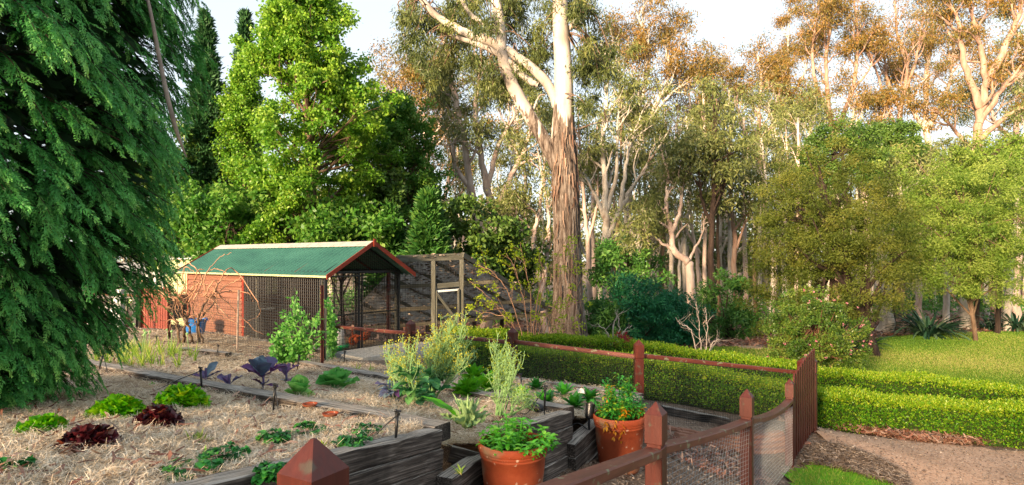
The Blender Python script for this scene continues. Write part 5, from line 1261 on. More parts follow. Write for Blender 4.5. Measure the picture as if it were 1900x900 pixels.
for k, px in enumerate(bgx):
    d = rgx.uniform(31, 44); tp = rgx.uniform(200, 330); x1 = px + rgx.normal(0, 16)
    nm = ['pale', 'grey', 'tan', 'white barked'][k % 4]
    gum('slim %s gum stem %s' % (nm, bgwhere[k]), [([(px, 600), (px + rgx.normal(0, 6), 480), (x1, 380), (x1 + rgx.normal(0, 12), tp)],), ([(px, 470), (x1 + rgx.choice([-30, 30]), 380), (x1 + rgx.normal(0, 40), 300)], .5)], d, rgx.uniform(.12, .20), 200 + k, ['bark_pale', 'bark_pale', 'bark_pink', 'bark_pale'][k % 4], 'l_gum', 6, 30, .85, 1.8, low=.55, group='slim %s gums in the middle distance' % nm)

ORD = ['first', 'second', 'third', 'fourth', 'fifth', 'sixth', 'seventh', 'eighth', 'ninth', 'tenth', 'eleventh', 'twelfth', 'thirteenth', 'fourteenth']
for k, px in enumerate([948, 1102, 1143, 1176, 1202, 1228, 1274, 1308, 1335, 1357, 1384, 1404, 1430, 1478]):
    d = rgx.uniform(27, 35); x1 = px + rgx.normal(0, 7); tp = rgx.uniform(150, 260)
    gum('thin straight gum trunk, %s from the left in its row behind the hedges' % ORD[k], [([(px, 600), (px + rgx.normal(0, 3), 470), (x1, 350), (x1 + rgx.normal(0, 8), tp)],)], d, rgx.uniform(.11, .16), 260 + k, ['bark_pale', 'bark_pink', 'bark_brown'][k % 3], 'l_gum', 5, 26, .75, 1.5, low=.68, group='straight thin trunks behind the hedges', rmin=.35)
# ------------------------------------------------------------------ broad trees and conifers on the left
def ambar(label, px, d, topy, boty, halfw, n, seed, leaf, bark='bark_brown', shape=1.0, lb_=(.105, .078), crad=.42, nbr=95):
    rg = np.random.default_rng(seed); b = at(px, 560, d); b[2] = gzs(b[0], d); zt = at(px, topy, d)[2]; z0 = at(px, boty, d)[2]; hw = halfw * d / FOC
    root = thing('broadleaf_tree', b, label, 'tree'); mb = MB(); tips = []
    Q = smoothpath([b - A([0, 0, .3]), A([b[0] + .1, d, z0]), A([b[0] - .15, d, (z0 + zt) / 2]), A([b[0], d, zt])], 40); R = np.linspace(.24, .03, len(Q)) * hw / 3.3; tube(mb, Q, R, 10, cap=False)
    for k in range(nbr):
        f = (k + rg.random()) / nbr; z = z0 - .3 + (zt - z0) * f * .96; i = int(np.argmin(abs(Q[:, 2] - z))); a = rg.random() * 6.28
        w_ = hw * .72 * max(.10, min(1, .70 + 1.3 * f) * (1 - f ** 3.2) ** .7) * rg.uniform(.8, 1.08); el = .25 + .9 * f
        dirv = A([math.cos(a) * math.cos(el), math.sin(a) * math.cos(el), math.sin(el)])
        grow(mb, Q[i], dirv, w_, R[i] * .45 + .01, 2, rg, tips, 3, .62, .25, .12, 6, 6, .55, .3, .3)
    tips = A(tips); mb.build('trunk', MT[bark], root, smooth=True)
    lb = MB(); per = max(3, n // len(tips)); cloud(lb, tips, crad * rg.uniform(.5, 1.3, len(tips)), per, lb_[0], lb_[1], .25, .2, .8, rg, tw=.45, out=.4); lb.build('crown', MT[leaf], root)
ambar('large bright green spreading tree behind the chicken shed roof', 578, 20.5, -30, 430, 172, 125000, 301, 'l_ambar')
ambar('smaller deep green tree between the bright tree and the pinkish gum', 740, 24, 175, 430, 105, 52000, 302, 'l_ambar2')
ambar('green tree filling the left flank of the bright spreading tree', 455, 25, 95, 430, 62, 34000, 303, 'l_ambar')
def conifer(label, px, d, topy, boty, hw_px, seed, leaf='l_conifer', tiers=34, n=15):
    rg = np.random.default_rng(seed); b = at(px, 560, d); b[2] = gzs(b[0], d); zt = at(px, topy, d)[2]; z0 = at(px, boty, d)[2]; hw = hw_px * d / FOC
    root = thing('conifer', b, label, 'conifer'); mb = MB(); tube(mb, smoothpath([b - A([0, 0, .3]), A([b[0], d, (z0 + zt) / 2]), A([b[0], d, zt])], 12), np.linspace(.17, .02, 13)[:13] if False else .1, 8, cap=False)
    lb = MB(); P, Dr = [], []
    for k in range(tiers):
        f = k / (tiers - 1); z = z0 + (zt - z0) * f; m = int(n * (1.2 - f * .6))
        for j in range(m):
            a = rg.random() * 6.28; l = hw * (1 - f) ** .8 * rg.uniform(.65, 1.15) + .04; e = A([math.cos(a), math.sin(a), -.15 + .5 * f]); o = A([b[0], d, z + rg.normal(0, .1)])
            pp = o + np.linspace(0, 1, 5)[:, None] * e * l + A([0, 0, 1]) * (np.linspace(0, 1, 5)[:, None] ** 2) * (-.12 * l); tube(mb, pp, np.linspace(.02, .006, 5), 3, cap=False)
            q = rg.random((38, 1)) ** .7; P.append(o + q * e * l + rg.normal(0, .07, (38, 3))); Dr.append(np.repeat(e[None], 38, 0) + rg.normal(0, .5, (38, 3)) + A([0, 0, .1 + .5 * f]))
    P, Dr = np.vstack(P), np.vstack(Dr); leaves(lb, P, Dr, .26, .07, np.clip(rg.normal(.45, .25, len(P)), 0, 1), rg)
    mb.build('trunk', MT['bark_dark'], root, smooth=True); lb.build('crown', MT[leaf], root)
conifer('tall dark pointed conifer just right of the big conifer foliage', 383, 25, 36, 470, 60, 311, tiers=44, n=18)
conifer('dark conifer whose tip shows behind the left shoulder of the bright tree', 455, 28, 30, 440, 45, 312, tiers=40)
conifer('soft green cypress shrub behind the netted pen', 795, 19.5, 365, 560, 55, 313, 'l_dark', tiers=26, n=24)
conifer('low green cypress behind the shed ridge, right of the roof', 725, 20, 400, 560, 50, 314, 'l_dark', tiers=20, n=22)
US = 'green shrubs behind the chicken shed'
for k, (px, py, d, rx, rz, lf, lab) in enumerate([(345, 430, 21, 1.5, 1.7, 'l_ambar2', 'leafy green shrub at the far left behind the pale green shed'), (430, 420, 20, 1.7, 1.4, 'l_ambar2', 'leafy green shrub behind the left end of the shed roof'), (520, 410, 23, 1.8, 1.6, 'l_dark', 'dark shrub behind the middle of the shed roof'), (640, 425, 19.5, 1.5, 1.0, 'l_ambar2', 'fresh green shrub behind the shed gable'), (700, 400, 22, 1.6, 1.6, 'l_dark', 'dark shrub right behind the shed gable'), (880, 440, 21, 1.6, 1.6, 'l_dark', 'dark shrub behind the top beam of the pen'), (310, 330, 24, 1.4, 2.4, 'l_dark', 'tall dark shrub beside the pointed conifer'), (930, 510, 23, 1.8, 1.5, 'l_dark', 'dark shrub under the pinkish gum'), (400, 520, 23, 2.5, 1.6, 'l_dark', 'dark bush low behind the pale green shed')]):
    bushtree(lab, at(px, py, d), (rx, 1.2, rz), 'l_deep' if lf == 'l_dark' else lf, 6500, 320 + k, group=US, L=.17, W=.10, clumps=60, crad=.5, lim=14)

# ------------------------------------------------------------------ shrubs and trees in the middle and on the right
bushtree('big dark blue green conifer shrub right of the huge trunk', at(1188, 585, 17.5), (1.15, .9, 1.25), 'l_blue', 15000, 401, L=.13, W=.035, clumps=110, crad=.35, group='dark conifer shrubs')
bushtree('dark blue green conifer shrub, right one of the pair', at(1257, 600, 18.5), (.85, .8, 1.0), 'l_blue', 11000, 402, L=.13, W=.035, clumps=80, crad=.32, group='dark conifer shrubs')
bushtree('mid green conifer shrub tucked against the huge trunk', at(1115, 610, 17), (.75, .7, .8), 'l_dark', 8000, 403, L=.12, W=.035, clumps=60, crad=.3, group='dark conifer shrubs')
bushtree('dark leafy shrub between the black trunk and the olive tree', at(1350, 585, 22), (1.4, 1.0, 1.6), 'l_dark', 8000, 404, L=.15, W=.05, clumps=60, crad=.4)
bushtree('green shrub behind the conifer shrubs and the pale limbed gum', at(1165, 490, 26), (1.8, 1.2, 1.3), 'l_dark', 6000, 405, L=.18, W=.07, clumps=50, crad=.5)
oc = at(1540, 455, 17.5)
ex = A([at(px, py, 17.5 + q) for px, py, q in [(1400, 560, .3), (1410, 600, 0), (1395, 520, 0), (1420, 480, .4), (1430, 420, 0), (1470, 340, 0), (1520, 290, 0), (1550, 270, .4), (1580, 290, .2), (1640, 400, 0), (1670, 450, 0), (1690, 480, .2), (1680, 520, 0), (1600, 560, 0), (1660, 560, .2), (1480, 560, .2), (1450, 590, .3)] * 2])
bushtree('broad olive green bushy tree with fine leaves on a dark leaning trunk', oc, (2.35, 1.7, 2.6), 'l_olive', 110000, 411, 'bushy_tree', 'tree', L=.075, W=.022, clumps=420, crad=.42, trunk=.19, base=(at(1626, 640, 17.2)[0], 17.2), lim=46, extra=ex + rng.normal(0, .15, ex.shape), lt=.35, flat=.65)
ft = at(1800, 430, 20)
ex = A([at(px, py, 20 + q) for px, py, q in [(1660, 330, 0), (1680, 300, .4), (1700, 340, 0), (1740, 300, 0), (1860, 290, 0), (1900, 320, 0), (1660, 420, 0), (1680, 470, 0), (1720, 500, .3), (1900, 480, 0), (1860, 540, 0), (1890, 560, 0), (1690, 380, 0), (1930, 420, 0)] * 3])
bushtree('light green feathery tree reaching out to the right edge', ft, (2.6, 1.6, 2.2), 'l_feather', 80000, 412, 'feathery_tree', 'tree', L=.09, W=.028, clumps=460, crad=.40, trunk=.08, bark='bark_brown', base=(at(1812, 620, 21)[0], 21.0), lim=60, extra=ex + rng.normal(0, .25, ex.shape), lt=.35, flat=.75, droop=.2)
bushtree('yellow green leafy tree high at the right edge', at(1850, 300, 23), (1.9, 1.2, 1.0), 'l_feather', 9000, 413, 'leafy_tree', 'tree', L=.13, W=.06, clumps=90, crad=.4, trunk=.1, base=(at(1850, 600, 23)[0], 23.0), lim=20)
bushtree('dark green dense tree showing behind the top of the olive tree', at(1655, 275, 25), (1.3, 1.0, 1.1), 'l_deep', 16000, 414, 'dense_tree', 'tree', L=.12, W=.05, clumps=90, crad=.4, trunk=.15, base=(at(1655, 600, 25)[0], 25.0), lim=20)
bushtree('rounded green tree behind the crest of the olive tree', at(1560, 290, 22), (1.5, 1.0, 1.3), 'l_deep', 14000, 415, 'rounded_tree', 'tree', L=.11, W=.05, clumps=100, crad=.38, trunk=.13, base=(at(1560, 600, 22)[0], 22.0), lim=20)
cc = at(1512, 622, 13.6)
cm = bushtree('wide camellia bush dotted with small pink flowers behind the hedge', cc, (1.12, .9, .98), 'l_camellia', 26000, 416, 'camellia_bush', 'shrub', L=.055, W=.03, clumps=190, crad=.2, trunk=.05, bark='twig', lim=90, lt=.5)
mb = MB(); rgc = np.random.default_rng(4)
u = norm(rgc.normal(size=(46, 3)) + A([0, -.8, 0])); P = cc + u * A([1.15, .95, 1.0]) * rgc.uniform(.85, 1.08, (46, 1))
for p in P:
    for k in range(7): leaves(mb, (p + rgc.normal(0, .006, 3))[None], rgc.normal(size=(1, 3)), .034, .03, rgc.random(1), rgc)
tag(mb.build('flowers', MT['l_pink'], cm), kind='stuff')
def flax(px, py, d, R, label, seed, n=90):
    rg = np.random.default_rng(seed); b = at(px, py, d); b[2] = gzs(b[0], b[1]) ; t = thing('flax_plant', b, label, 'plant', 'flax clumps at the lawn edge'); mb = MB()
    N_ = n; az = rg.random(N_) * 6.28; base = b + np.stack([np.cos(az), np.sin(az), 0 * az], -1) * rg.uniform(0, .25, (N_, 1)) * R
    blades(mb, base, az + rg.normal(0, .3, N_), R * rg.uniform(1.0, 1.6, N_), .075 * R, rg.uniform(.75, 1.45, N_), rg.uniform(.6, 2.1, N_), .35, 0, 'strap', rg.random(N_), 8, 3, rg, .4)
    mb.build('foliage', MT['l_flax'], t, smooth=True)
flax(1722, 618, 22.3, 1.15, 'big dark flax clump at the edge of the lawn', 421, 150)
flax(1885, 612, 24.0, 1.0, 'flax clump at the right edge beyond the lawn', 422, 110)
flax(1835, 612, 24.5, .75, 'small flax clump between the two larger ones', 423, 70)
flax(1600, 640, 18.5, .7, 'small flax clump behind the camellia at the dark trunk', 424, 60)
sb = MB(); p = at(1397, 652, 18); box(sb, (p[0] - .32, 17.9, p[2] - .1), (p[0] + .30, 18.4, p[2] + .12), .03); tag(sb.build('stone_block', MT['stone'], M=Matrix.Translation(Vector([float(c) for c in p]))), 'sandstone block lying at the far end of the grass strip', 'stone')
# ------------------------------------------------------------------ clipped hedges
def hedge(label, path, h, wd, seed, n, base_dz=0.0):
    rg = np.random.default_rng(seed); P = smoothpath([A([*p, 0.0]) for p in path], 60)[:, :2]
    seg = np.linalg.norm(np.diff(P, axis=0), axis=1); cum = np.concatenate([[0], np.cumsum(seg)]); L = cum[-1]
    def along(s): return np.stack([np.interp(s, cum, P[:, 0]), np.interp(s, cum, P[:, 1])], -1)
    def side(s): t = norm(along(s + .05) - along(s - .05)); return np.stack([-t[:, 1], t[:, 0]], -1)
    t = thing('hedge', (P[0][0], P[0][1], gzs(*P[0])), label, 'hedge', 'low clipped hedges along the path')
    ns = int(L / .12); ss = np.linspace(.03, L - .03, ns); c = along(ss); sd_ = side(ss)
    zb = rawz(c[:, 0], c[:, 1]) ; m = 12; a = np.linspace(-.5, math.pi + .5, m)
    def prof(u): return np.sign(np.cos(u)) * np.abs(np.cos(u)) ** .45, np.sign(np.sin(u)) * np.abs(np.sin(u)) ** .45
    V = []
    for k in range(ns):
        px_, pz_ = prof(a); hh = h * .90; ww = wd * .5 * .86
        V.append(np.stack([c[k, 0] + sd_[k, 0] * px_ * ww, c[k, 1] + sd_[k, 1] * px_ * ww, zb[k] + .02 + np.clip(.30 + .70 * pz_, -.1, 1) * hh], -1) + rg.normal(0, .012, (m, 3)))
    V = A(V).reshape(-1, 3); i = np.arange(ns - 1)[:, None] * m; j = np.arange(m - 1)[None]
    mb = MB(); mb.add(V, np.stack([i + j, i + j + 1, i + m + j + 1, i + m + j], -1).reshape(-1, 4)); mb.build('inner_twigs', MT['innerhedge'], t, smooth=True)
    # leaves: a shell over top and sides, thinner and darker low down
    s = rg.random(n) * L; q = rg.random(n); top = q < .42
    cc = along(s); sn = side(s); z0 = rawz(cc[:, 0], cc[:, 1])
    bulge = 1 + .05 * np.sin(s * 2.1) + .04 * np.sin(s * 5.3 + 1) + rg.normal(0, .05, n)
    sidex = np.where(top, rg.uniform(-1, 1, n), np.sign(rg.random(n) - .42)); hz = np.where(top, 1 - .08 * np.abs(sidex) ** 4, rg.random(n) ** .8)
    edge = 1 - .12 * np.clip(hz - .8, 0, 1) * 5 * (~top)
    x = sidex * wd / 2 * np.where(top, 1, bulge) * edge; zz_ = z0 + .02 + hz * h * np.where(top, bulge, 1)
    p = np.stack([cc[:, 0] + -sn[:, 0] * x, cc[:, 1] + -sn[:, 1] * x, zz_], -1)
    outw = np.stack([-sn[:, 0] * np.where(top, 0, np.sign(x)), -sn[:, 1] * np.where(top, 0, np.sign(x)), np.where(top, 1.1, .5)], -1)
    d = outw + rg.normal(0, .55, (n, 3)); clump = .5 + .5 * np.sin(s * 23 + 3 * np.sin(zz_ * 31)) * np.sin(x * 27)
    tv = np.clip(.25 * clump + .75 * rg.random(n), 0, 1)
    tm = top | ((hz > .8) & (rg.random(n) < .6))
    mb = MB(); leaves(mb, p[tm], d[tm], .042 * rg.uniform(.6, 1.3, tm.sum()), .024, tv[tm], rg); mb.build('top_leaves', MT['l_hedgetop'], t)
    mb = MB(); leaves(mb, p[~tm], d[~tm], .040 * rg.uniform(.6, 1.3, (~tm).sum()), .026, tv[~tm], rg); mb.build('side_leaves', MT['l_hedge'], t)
    m = int(n * .012); s = rg.random(m) * L; cc = along(s); sn = side(s); x = rg.uniform(-.48, .48, m) * wd; z = rawz(cc[:, 0], cc[:, 1]) + h * rg.uniform(.97, 1.03, m)
    mb = MB()          # stray shoots the shears have missed
    for q in range(5): leaves(mb, np.stack([cc[:, 0] - sn[:, 0] * x, cc[:, 1] - sn[:, 1] * x, z + .012 * q], -1) + rg.normal(0, .006, (m, 3)), rg.normal(0, .7, (m, 3)) + A([0, 0, .9]), .034, .02, rg.uniform(.3, 1, m), rg)
    mb.build('stray_shoots', MT['l_hedgetop'], t)
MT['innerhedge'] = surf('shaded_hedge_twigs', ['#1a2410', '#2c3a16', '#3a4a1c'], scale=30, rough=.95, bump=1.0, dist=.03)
hedge('front clipped yellow green box hedge running the whole width behind the fence', [(-1.1, 11.2), (.3, 10.3), (2.3, 9.72), (4.9, 9.85), (6.6, 9.75), (8.2, 9.35), (10.5, 8.9), (14, 8.3)], .56, .55, 501, 120000)
hedge('rear clipped yellow green hedge, bordering the lawn', [(-1.4, 13.6), (.3, 13.1), (3.0, 12.5), (5.6, 12.1), (7.6, 11.6), (10.0, 10.7), (13, 9.9), (16, 9.2)], .56, .6, 502, 100000)

# ------------------------------------------------------------------ the big foreground cypress
def cypress():
    rg = np.random.default_rng(601); cxy = A([-4.45, 4.25])
    zs = A([-1.5, -1.3, -1.0, -.57, 0, .5, .88, 1.5, 2.2, 3.0, 4.2, 5.5]); rs = A([.40, .60, .84, 1.18, 1.50, 1.66, 1.72, 1.74, 1.74, 1.68, 1.4, .9])
    t = thing('cypress_tree', (cxy[0], cxy[1], zz(cxy, 0)), 'very large feathery green cypress filling the left edge of the view', 'conifer')
    mb = MB(); tube(mb, smoothpath([v3(cxy, -2.2), v3(cxy + .05, 0), v3(cxy, 3), v3(cxy, 5.8)], 20), np.linspace(.20, .03, 19)[:19] if False else .14, 10, cap=False)
    # spray template in its own plane: x along the axis, y across
    tp, td, tl, tw_ = [], [], [], []
    for k in range(8):
        s = .10 + .88 * k / 7; l = .40 * (1 - s * .60)
        for sg in (-1, 1):
            ang = .50 + .1 * (1 - s); dx, dy = math.cos(ang), sg * math.sin(ang)
            for q in range(2):
                f = (q + .2) / 2; bp_ = (s + dx * l * f, dy * l * f)
                for s2 in ((-1, 1) if q < 1 else (0,)):
                    a2 = s2 * .55; ex, ey = dx * math.cos(a2) - dy * math.sin(a2), dx * math.sin(a2) + dy * math.cos(a2)
                    tp.append((*bp_, 0)); td.append((ex, ey, 0)); tl.append(l * (.52 if s2 else .62)); tw_.append(.05)
    for s in (.0, .25, .5, .75): tp.append((s, 0, 0)); td.append((1, 0, 0)); tl.append(.33); tw_.append(.05)
    tp, td, tl, tw_ = A(tp), A(td), A(tl), A(tw_); sd0 = np.stack([-td[:, 1], td[:, 0], 0 * tl], -1)
    Vt = np.stack([tp, tp + td * tl[:, None] * .4 + sd0 * tw_[:, None] / 2, tp + td * tl[:, None], tp + td * tl[:, None] * .4 - sd0 * tw_[:, None] / 2], 1).reshape(-1, 3)
    sx = Vt[:, 0].copy(); nV = len(Vt)
    B0, AX, NR, SZ, TT = [], [], [], [], []
    for k in range(1400):
        z = rg.uniform(-1.45, 3.3) if k > 90 else rg.uniform(-1.5, -.3)
        a = rg.uniform(-2.35, .85) if rg.random() < .95 else rg.uniform(0, 6.28)
        R = np.interp(z, zs, rs) * (1 + .07 * math.sin(a * 5 + z * 2.3) + .05 * math.sin(z * 7 + a * 3)); o = A([math.cos(a), math.sin(a), 0]); sd_ = A([-math.sin(a), math.cos(a), 0])
        ln = rg.uniform(.45, .85); start = v3(cxy, z + .12) + o * (R - ln * .72); pitch = rg.uniform(-.1, .35); d0 = norm(o + A([0, 0, pitch]) + sd_ * rg.normal(0, .22))
        P = [start]; d = d0
        for q in range(6): d = norm(d + A([0, 0, -.17]) + rg.normal(0, .05, 3)); P.append(P[-1] + d * ln / 6)
        P = A(P); tube(mb, P, np.linspace(.006, .002, 7), 4, cap=False)
        deep = rg.random()
        for q in range(12):
            f = .12 + .88 * q / 11; i = min(5, int(f * 6)); p = P[i] + (P[i + 1] - P[i]) * (f * 6 - i) if i < 6 else P[-1]; ax = norm(P[i + 1] - P[i]); sg = (-1) ** q
            s_ = norm(np.cross(ax, A([0, 0, 1]))); dd = norm(ax * .85 + s_ * sg * rg.uniform(.35, .8) * (1.1 - f) + A([0, 0, -.15 - .25 * rg.random()]) + rg.normal(0, .22, 3))
            B0.append(p + rg.normal(0, .01, 3)); AX.append(dd); NR.append(norm(A([0, 0, .75]) + o * .6 + rg.normal(0, .30, 3))); SZ.append(rg.uniform(.11, .20) * (1.05 - .2 * f)); TT.append(.20 + .38 * f * (.4 + .6 * deep) + rg.normal(0, .10))
    B0, AX, NR, SZ, TT = A(B0), A(AX), A(NR), A(SZ), A(TT); Y = norm(np.cross(NR, AX)); Z = np.cross(AX, Y); n = len(B0)
    V = B0[:, None] + SZ[:, None, None] * (Vt[None, :, 0:1] * AX[:, None] + Vt[None, :, 1:2] * Y[:, None] * .95 - (sx ** 2)[None, :, None] * .16 * Z[:, None] - (np.abs(Vt[:, 1]) ** 1.5)[None, :, None] * .25 * Z[:, None])
    V = V + rg.normal(0, 1, V.shape) * (SZ * .022)[:, None, None]
    T = np.clip(TT[:, None] + .30 * (sx[None] - .5) + rg.normal(0, .05, (n, 1)), 0, 1); T = np.broadcast_to(T, (n, nV))
    lb = MB(); lb.add(V.reshape(-1, 3), np.arange(n * nV).reshape(-1, 4), T.reshape(-1).copy())
    mb.build('trunk', MT['bark_dark'], t, smooth=True); lb.build('crown', MT['l_cypress'], t)
    # dark inner mass of old needles
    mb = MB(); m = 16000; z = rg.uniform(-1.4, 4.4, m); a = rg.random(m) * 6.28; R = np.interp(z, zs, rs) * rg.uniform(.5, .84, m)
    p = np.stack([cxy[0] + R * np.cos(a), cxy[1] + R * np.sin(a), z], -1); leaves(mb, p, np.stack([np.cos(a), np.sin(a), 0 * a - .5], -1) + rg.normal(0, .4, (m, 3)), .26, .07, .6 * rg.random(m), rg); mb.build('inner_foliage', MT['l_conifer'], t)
    # a dead grey branch hanging down the right flank
    mb = MB(); pp = smoothpath([at(270, -20, 4.25), at(283, 40, 4.2), at(297, 115, 4.2), at(313, 190, 4.2), at(330, 250, 4.25), at(346, 292, 4.3)], 24); tube(mb, pp, np.interp(np.linspace(0, 1, len(pp)), [0, .3, .7, 1], [.010, .014, .017, .005]), 8); mb.build('dead_branch', MT['stick'], t, smooth=True)
cypress()

# ------------------------------------------------------------------ straw, chips, fallen leaves, grass
def scatter(n, box_, rg, test, power=1.6):
    x0, x1, y0, y1 = box_; out = []; power = power + (.001 if power == 1 else 0)
    while sum(len(o) for o in out) < n:
        k = n * 2; u = rg.random(k); Y = (y0 ** (1 - power) + u * (y1 ** (1 - power) - y0 ** (1 - power))) ** (1 / (1 - power)); X = Y * rg.uniform(-.95, .95, k)
        ok = test(X, Y) & (X > x0) & (X < x1); out.append(np.stack([X[ok], Y[ok]], -1))
    return np.vstack(out)[:n]
def scraps(name, mat, n, box_, test, zf, Lr, Wr, seed, lift=.012, tilt=.25, power=1.6, kind='stuff', curl=0.0, parent=None):
    rg = np.random.default_rng(seed); p = scatter(n, box_, rg, test, power); z = zf(p[:, 0], p[:, 1]); a = rg.random(n) * 6.28; el = rg.normal(0, tilt, n)
    d = np.stack([np.cos(a) * np.cos(el), np.sin(a) * np.cos(el), np.sin(el)], -1); s = np.stack([-np.sin(a), np.cos(a), rg.normal(0, .5, n)], -1); s = norm(s); up = norm(np.cross(d, s))
    sc = np.maximum(1, p[:, 1] / 7.0) ** .8; L = rg.uniform(*Lr, n) * sc ** .3; W = rg.uniform(*Wr, n) * sc
    c = np.stack([p[:, 0], p[:, 1], z + lift * rg.random(n) * 2.0 + np.abs(np.sin(el)) * L * .35], -1); cu = (curl * rg.normal(0, 1, n) * L)[:, None]
    a0 = c - d * L[:, None] / 2; a2 = c + d * L[:, None] / 2; a1 = c + up * cu + s * cu
    W = W[:, None] / 2; V = np.stack([a0 - s * W * .5, a0 + s * W * .5, a1 + s * W, a1 - s * W, a2 + s * W * .4, a2 - s * W * .4], 1).reshape(-1, 3)
    i = np.arange(n)[:, None] * 6; F = np.concatenate([i + A([[0, 1, 2, 3]]), i + A([[3, 2, 4, 5]])], 0)
    mb = MB(); mb.add(V, F, np.repeat(np.clip(rg.normal(.52, .24, n), 0, 1), 6)); return tag(mb.build(name, MT[mat], parent), kind=kind)
def segd(x, y, a, b):
    a, b = A(a[:2]), A(b[:2]); d = b - a; t = np.clip(((x - a[0]) * d[0] + (y - a[1]) * d[1]) / (d @ d), 0, 1); return np.hypot(x - a[0] - t * d[0], y - a[1] - t * d[1])
inbed0 = lambda x, y: inpoly(x, y, BEDPOLY)
inbed = lambda x, y: inpoly(x, y, BEDPOLY) & (segd(x, y, C1, S1L) > .085 + .03 * np.sin(x * 9)) & (segd(x, y, C2, S2L) > .08 + .03 * np.sin(x * 8)) & (segd(x, y, C1, W1) > .07) & ((fbm(x, y, 2.6, 9, 1) < .42) | (np.random.default_rng(len(x)).random(x.shape) < .35))
scraps('straw', 'straw', 220000, (-9.5, 2, 1.2, 15.5), inbed, mulchz, (.03, .10), (.0014, .0032), 701, .016, .30, 1.7, curl=.12)
scraps('fallen_leaves', 'litter', 1500, (-9, 2, 1.5, 14), inbed, mulchz, (.05, .11), (.012, .022), 702, .03, .25, 1.5, curl=.08)
def onpav(x, y):
    s_, t_ = (x - BF[0]) * fd[0] + (y - BF[1]) * fd[1], -((x - BF[0]) * fn[0] + (y - BF[1]) * fn[1])
    return (s_ > .3) & (s_ < 2.65) & (t_ > .02) & (t_ < .54)
outb = lambda x, y: ~onpav(x, y) & ~inpoly(x, y, BEDPOLY) & ~inpoly(x, y, PATHPOLY) & ~inpoly(x, y, NEARGRASS)
scraps('wood_chips', 'chips', 26000, (-.6, 6, 2.6, 9.4), outb, lambda x, y: gz(x, y), (.015, .06), (.006, .016), 703, .010, .25, 1.3, curl=.05)
inyard = lambda x, y: outb(x, y) & (np.hypot(x - 2.2, y - 7.2) < .9)
scraps('bark_litter', 'litter', 900, (.5, 4, 5, 8.5), inyard, lambda x, y: gz(x, y), (.05, .14), (.014, .032), 704, .035, .3, 1.0, curl=.12)
_hx = np.linspace(4.4, 14, 30); 
def undh(x, y): yh = np.interp(x, [3.9, 4.9, 6.6, 8.2, 10.5, 14], [9.7, 9.85, 9.75, 9.35, 8.9, 8.3]); return (y < yh - .16) & (y > yh - .16 - .42 * np.abs(np.sin(x * 2.2) * .5 + .6)) & (x > 4.2)
scraps('leaf_litter', 'litter', 1700, (4.2, 14, 7.5, 9.8), undh, lambda x, y: rawz(x, y) + .02, (.06, .17), (.014, .032), 705, .05, .35, 1.0, curl=.14)
scraps('gravel_chips', 'chips', 5000, (4.4, 13, 5.2, 9.3), lambda x, y: inpoly(x, y, PATHPOLY), lambda x, y: rawz(x, y) + .025, (.010, .035), (.008, .016), 706, .006, .2, 1.2)
scraps('twig_litter', 'chips', 5200, (3.6, 5.6, 6.5, 9.2), lambda x, y: (np.hypot((x - 4.45) / .6, (y - 7.75) / .7) < 1) & ~inpoly(x, y, NEARGRASS), lambda x, y: gz(x, y) + .02, (.03, .13), (.005, .013), 707, .02, .2, 1.0, curl=.06)
scraps('forest_litter', 'litter', 16000, (-14, 34, 16, 34), lambda x, y: ~inpoly(x, y, LAWNPOLY) & ~inpoly(x, y, BEDPOLY) & ~inpoly(x, y, LAWN2), lambda x, y: gz(x, y) + .01, (.10, .26), (.02, .05), 708, .03, .3, 1.2, curl=.1)
def grass(name, n, box_, test, h, w_, seed, power, zo=.02):
    rg = np.random.default_rng(seed); p = scatter(n, box_, rg, test, power); z = rawz(p[:, 0], p[:, 1]) + zo; sc = np.maximum(1, p[:, 1] / 9)
    d = rg.normal(0, .55, (n, 3)); d[:, 2] = 1; mb = MB(); leaves(mb, np.stack([p[:, 0], p[:, 1], z], -1), d, h * rg.uniform(.5, 1.3, n), w_ * sc, np.clip(.35 + .3 * np.sin(p[:, 0] * .9 + 2 * np.sin(p[:, 1] * .5)) + rg.normal(0, .22, n) + .75 * np.exp(-((p[:, 0] - 10.5) ** 2 / 7 + (p[:, 1] - 17.5) ** 2 / 14)), 0, 1), rg); tag(mb.build(name, MT['l_grass']), kind='stuff')
grass('lawn_grass', 90000, (7, 32, 10, 23.6), lambda x, y: inpoly(x, y, LAWNPOLY), .055, .010, 711, 1.5, .03)
grass('grass_blades', 9000, (2.5, 5, 5.2, 8.1), lambda x, y: inpoly(x, y, NEARGRASS), .065, .007, 712, 1.0)
grass('grass_tufts', 9000, (3.5, 8.5, 13, 18.5), lambda x, y: inpoly(x, y, LAWN2), .06, .012, 713, 1.0, .035)

# ------------------------------------------------------------------ vegetables
def frilly(px, py, r, h, mat, label, seed, group, n=520, t0=.5):
    """dome of frilled leaves; px,py is the middle of its foot in the photograph"""
    rg = np.random.default_rng(seed); c = bed(px, py); t = thing('lettuce', c, label, 'lettuce', group); mb = MB()
    u = norm(rg.normal(size=(n, 3)) * A([1, 1, .9])); u[:, 2] = np.abs(u[:, 2]); k = rg.uniform(.35, 1, (n, 1)) ** .5
    base = c + u * k * A([r, r, h]) * .80 + A([0, 0, -.008]); az = np.arctan2(u[:, 1], u[:, 0]) + rg.normal(0, .5, n)
    blades(mb, base, az, rg.uniform(.035, .065, n) * r / .16, rg.uniform(.05, .08, n) * r / .16, .3 + 1.2 * u[:, 2] + rg.normal(0, .35, n), rg.uniform(.5, 1.8, n), .3, .55, 'fan', np.clip(t0 + rg.normal(0, .18, n) + .25 * (1 - u[:, 2]) * (rg.random(n) > .6), 0, 1), 4, 5, rg)
    mb.build('leaves', MT[mat], t, smooth=True)
GL = 'bright green frilly lettuces'
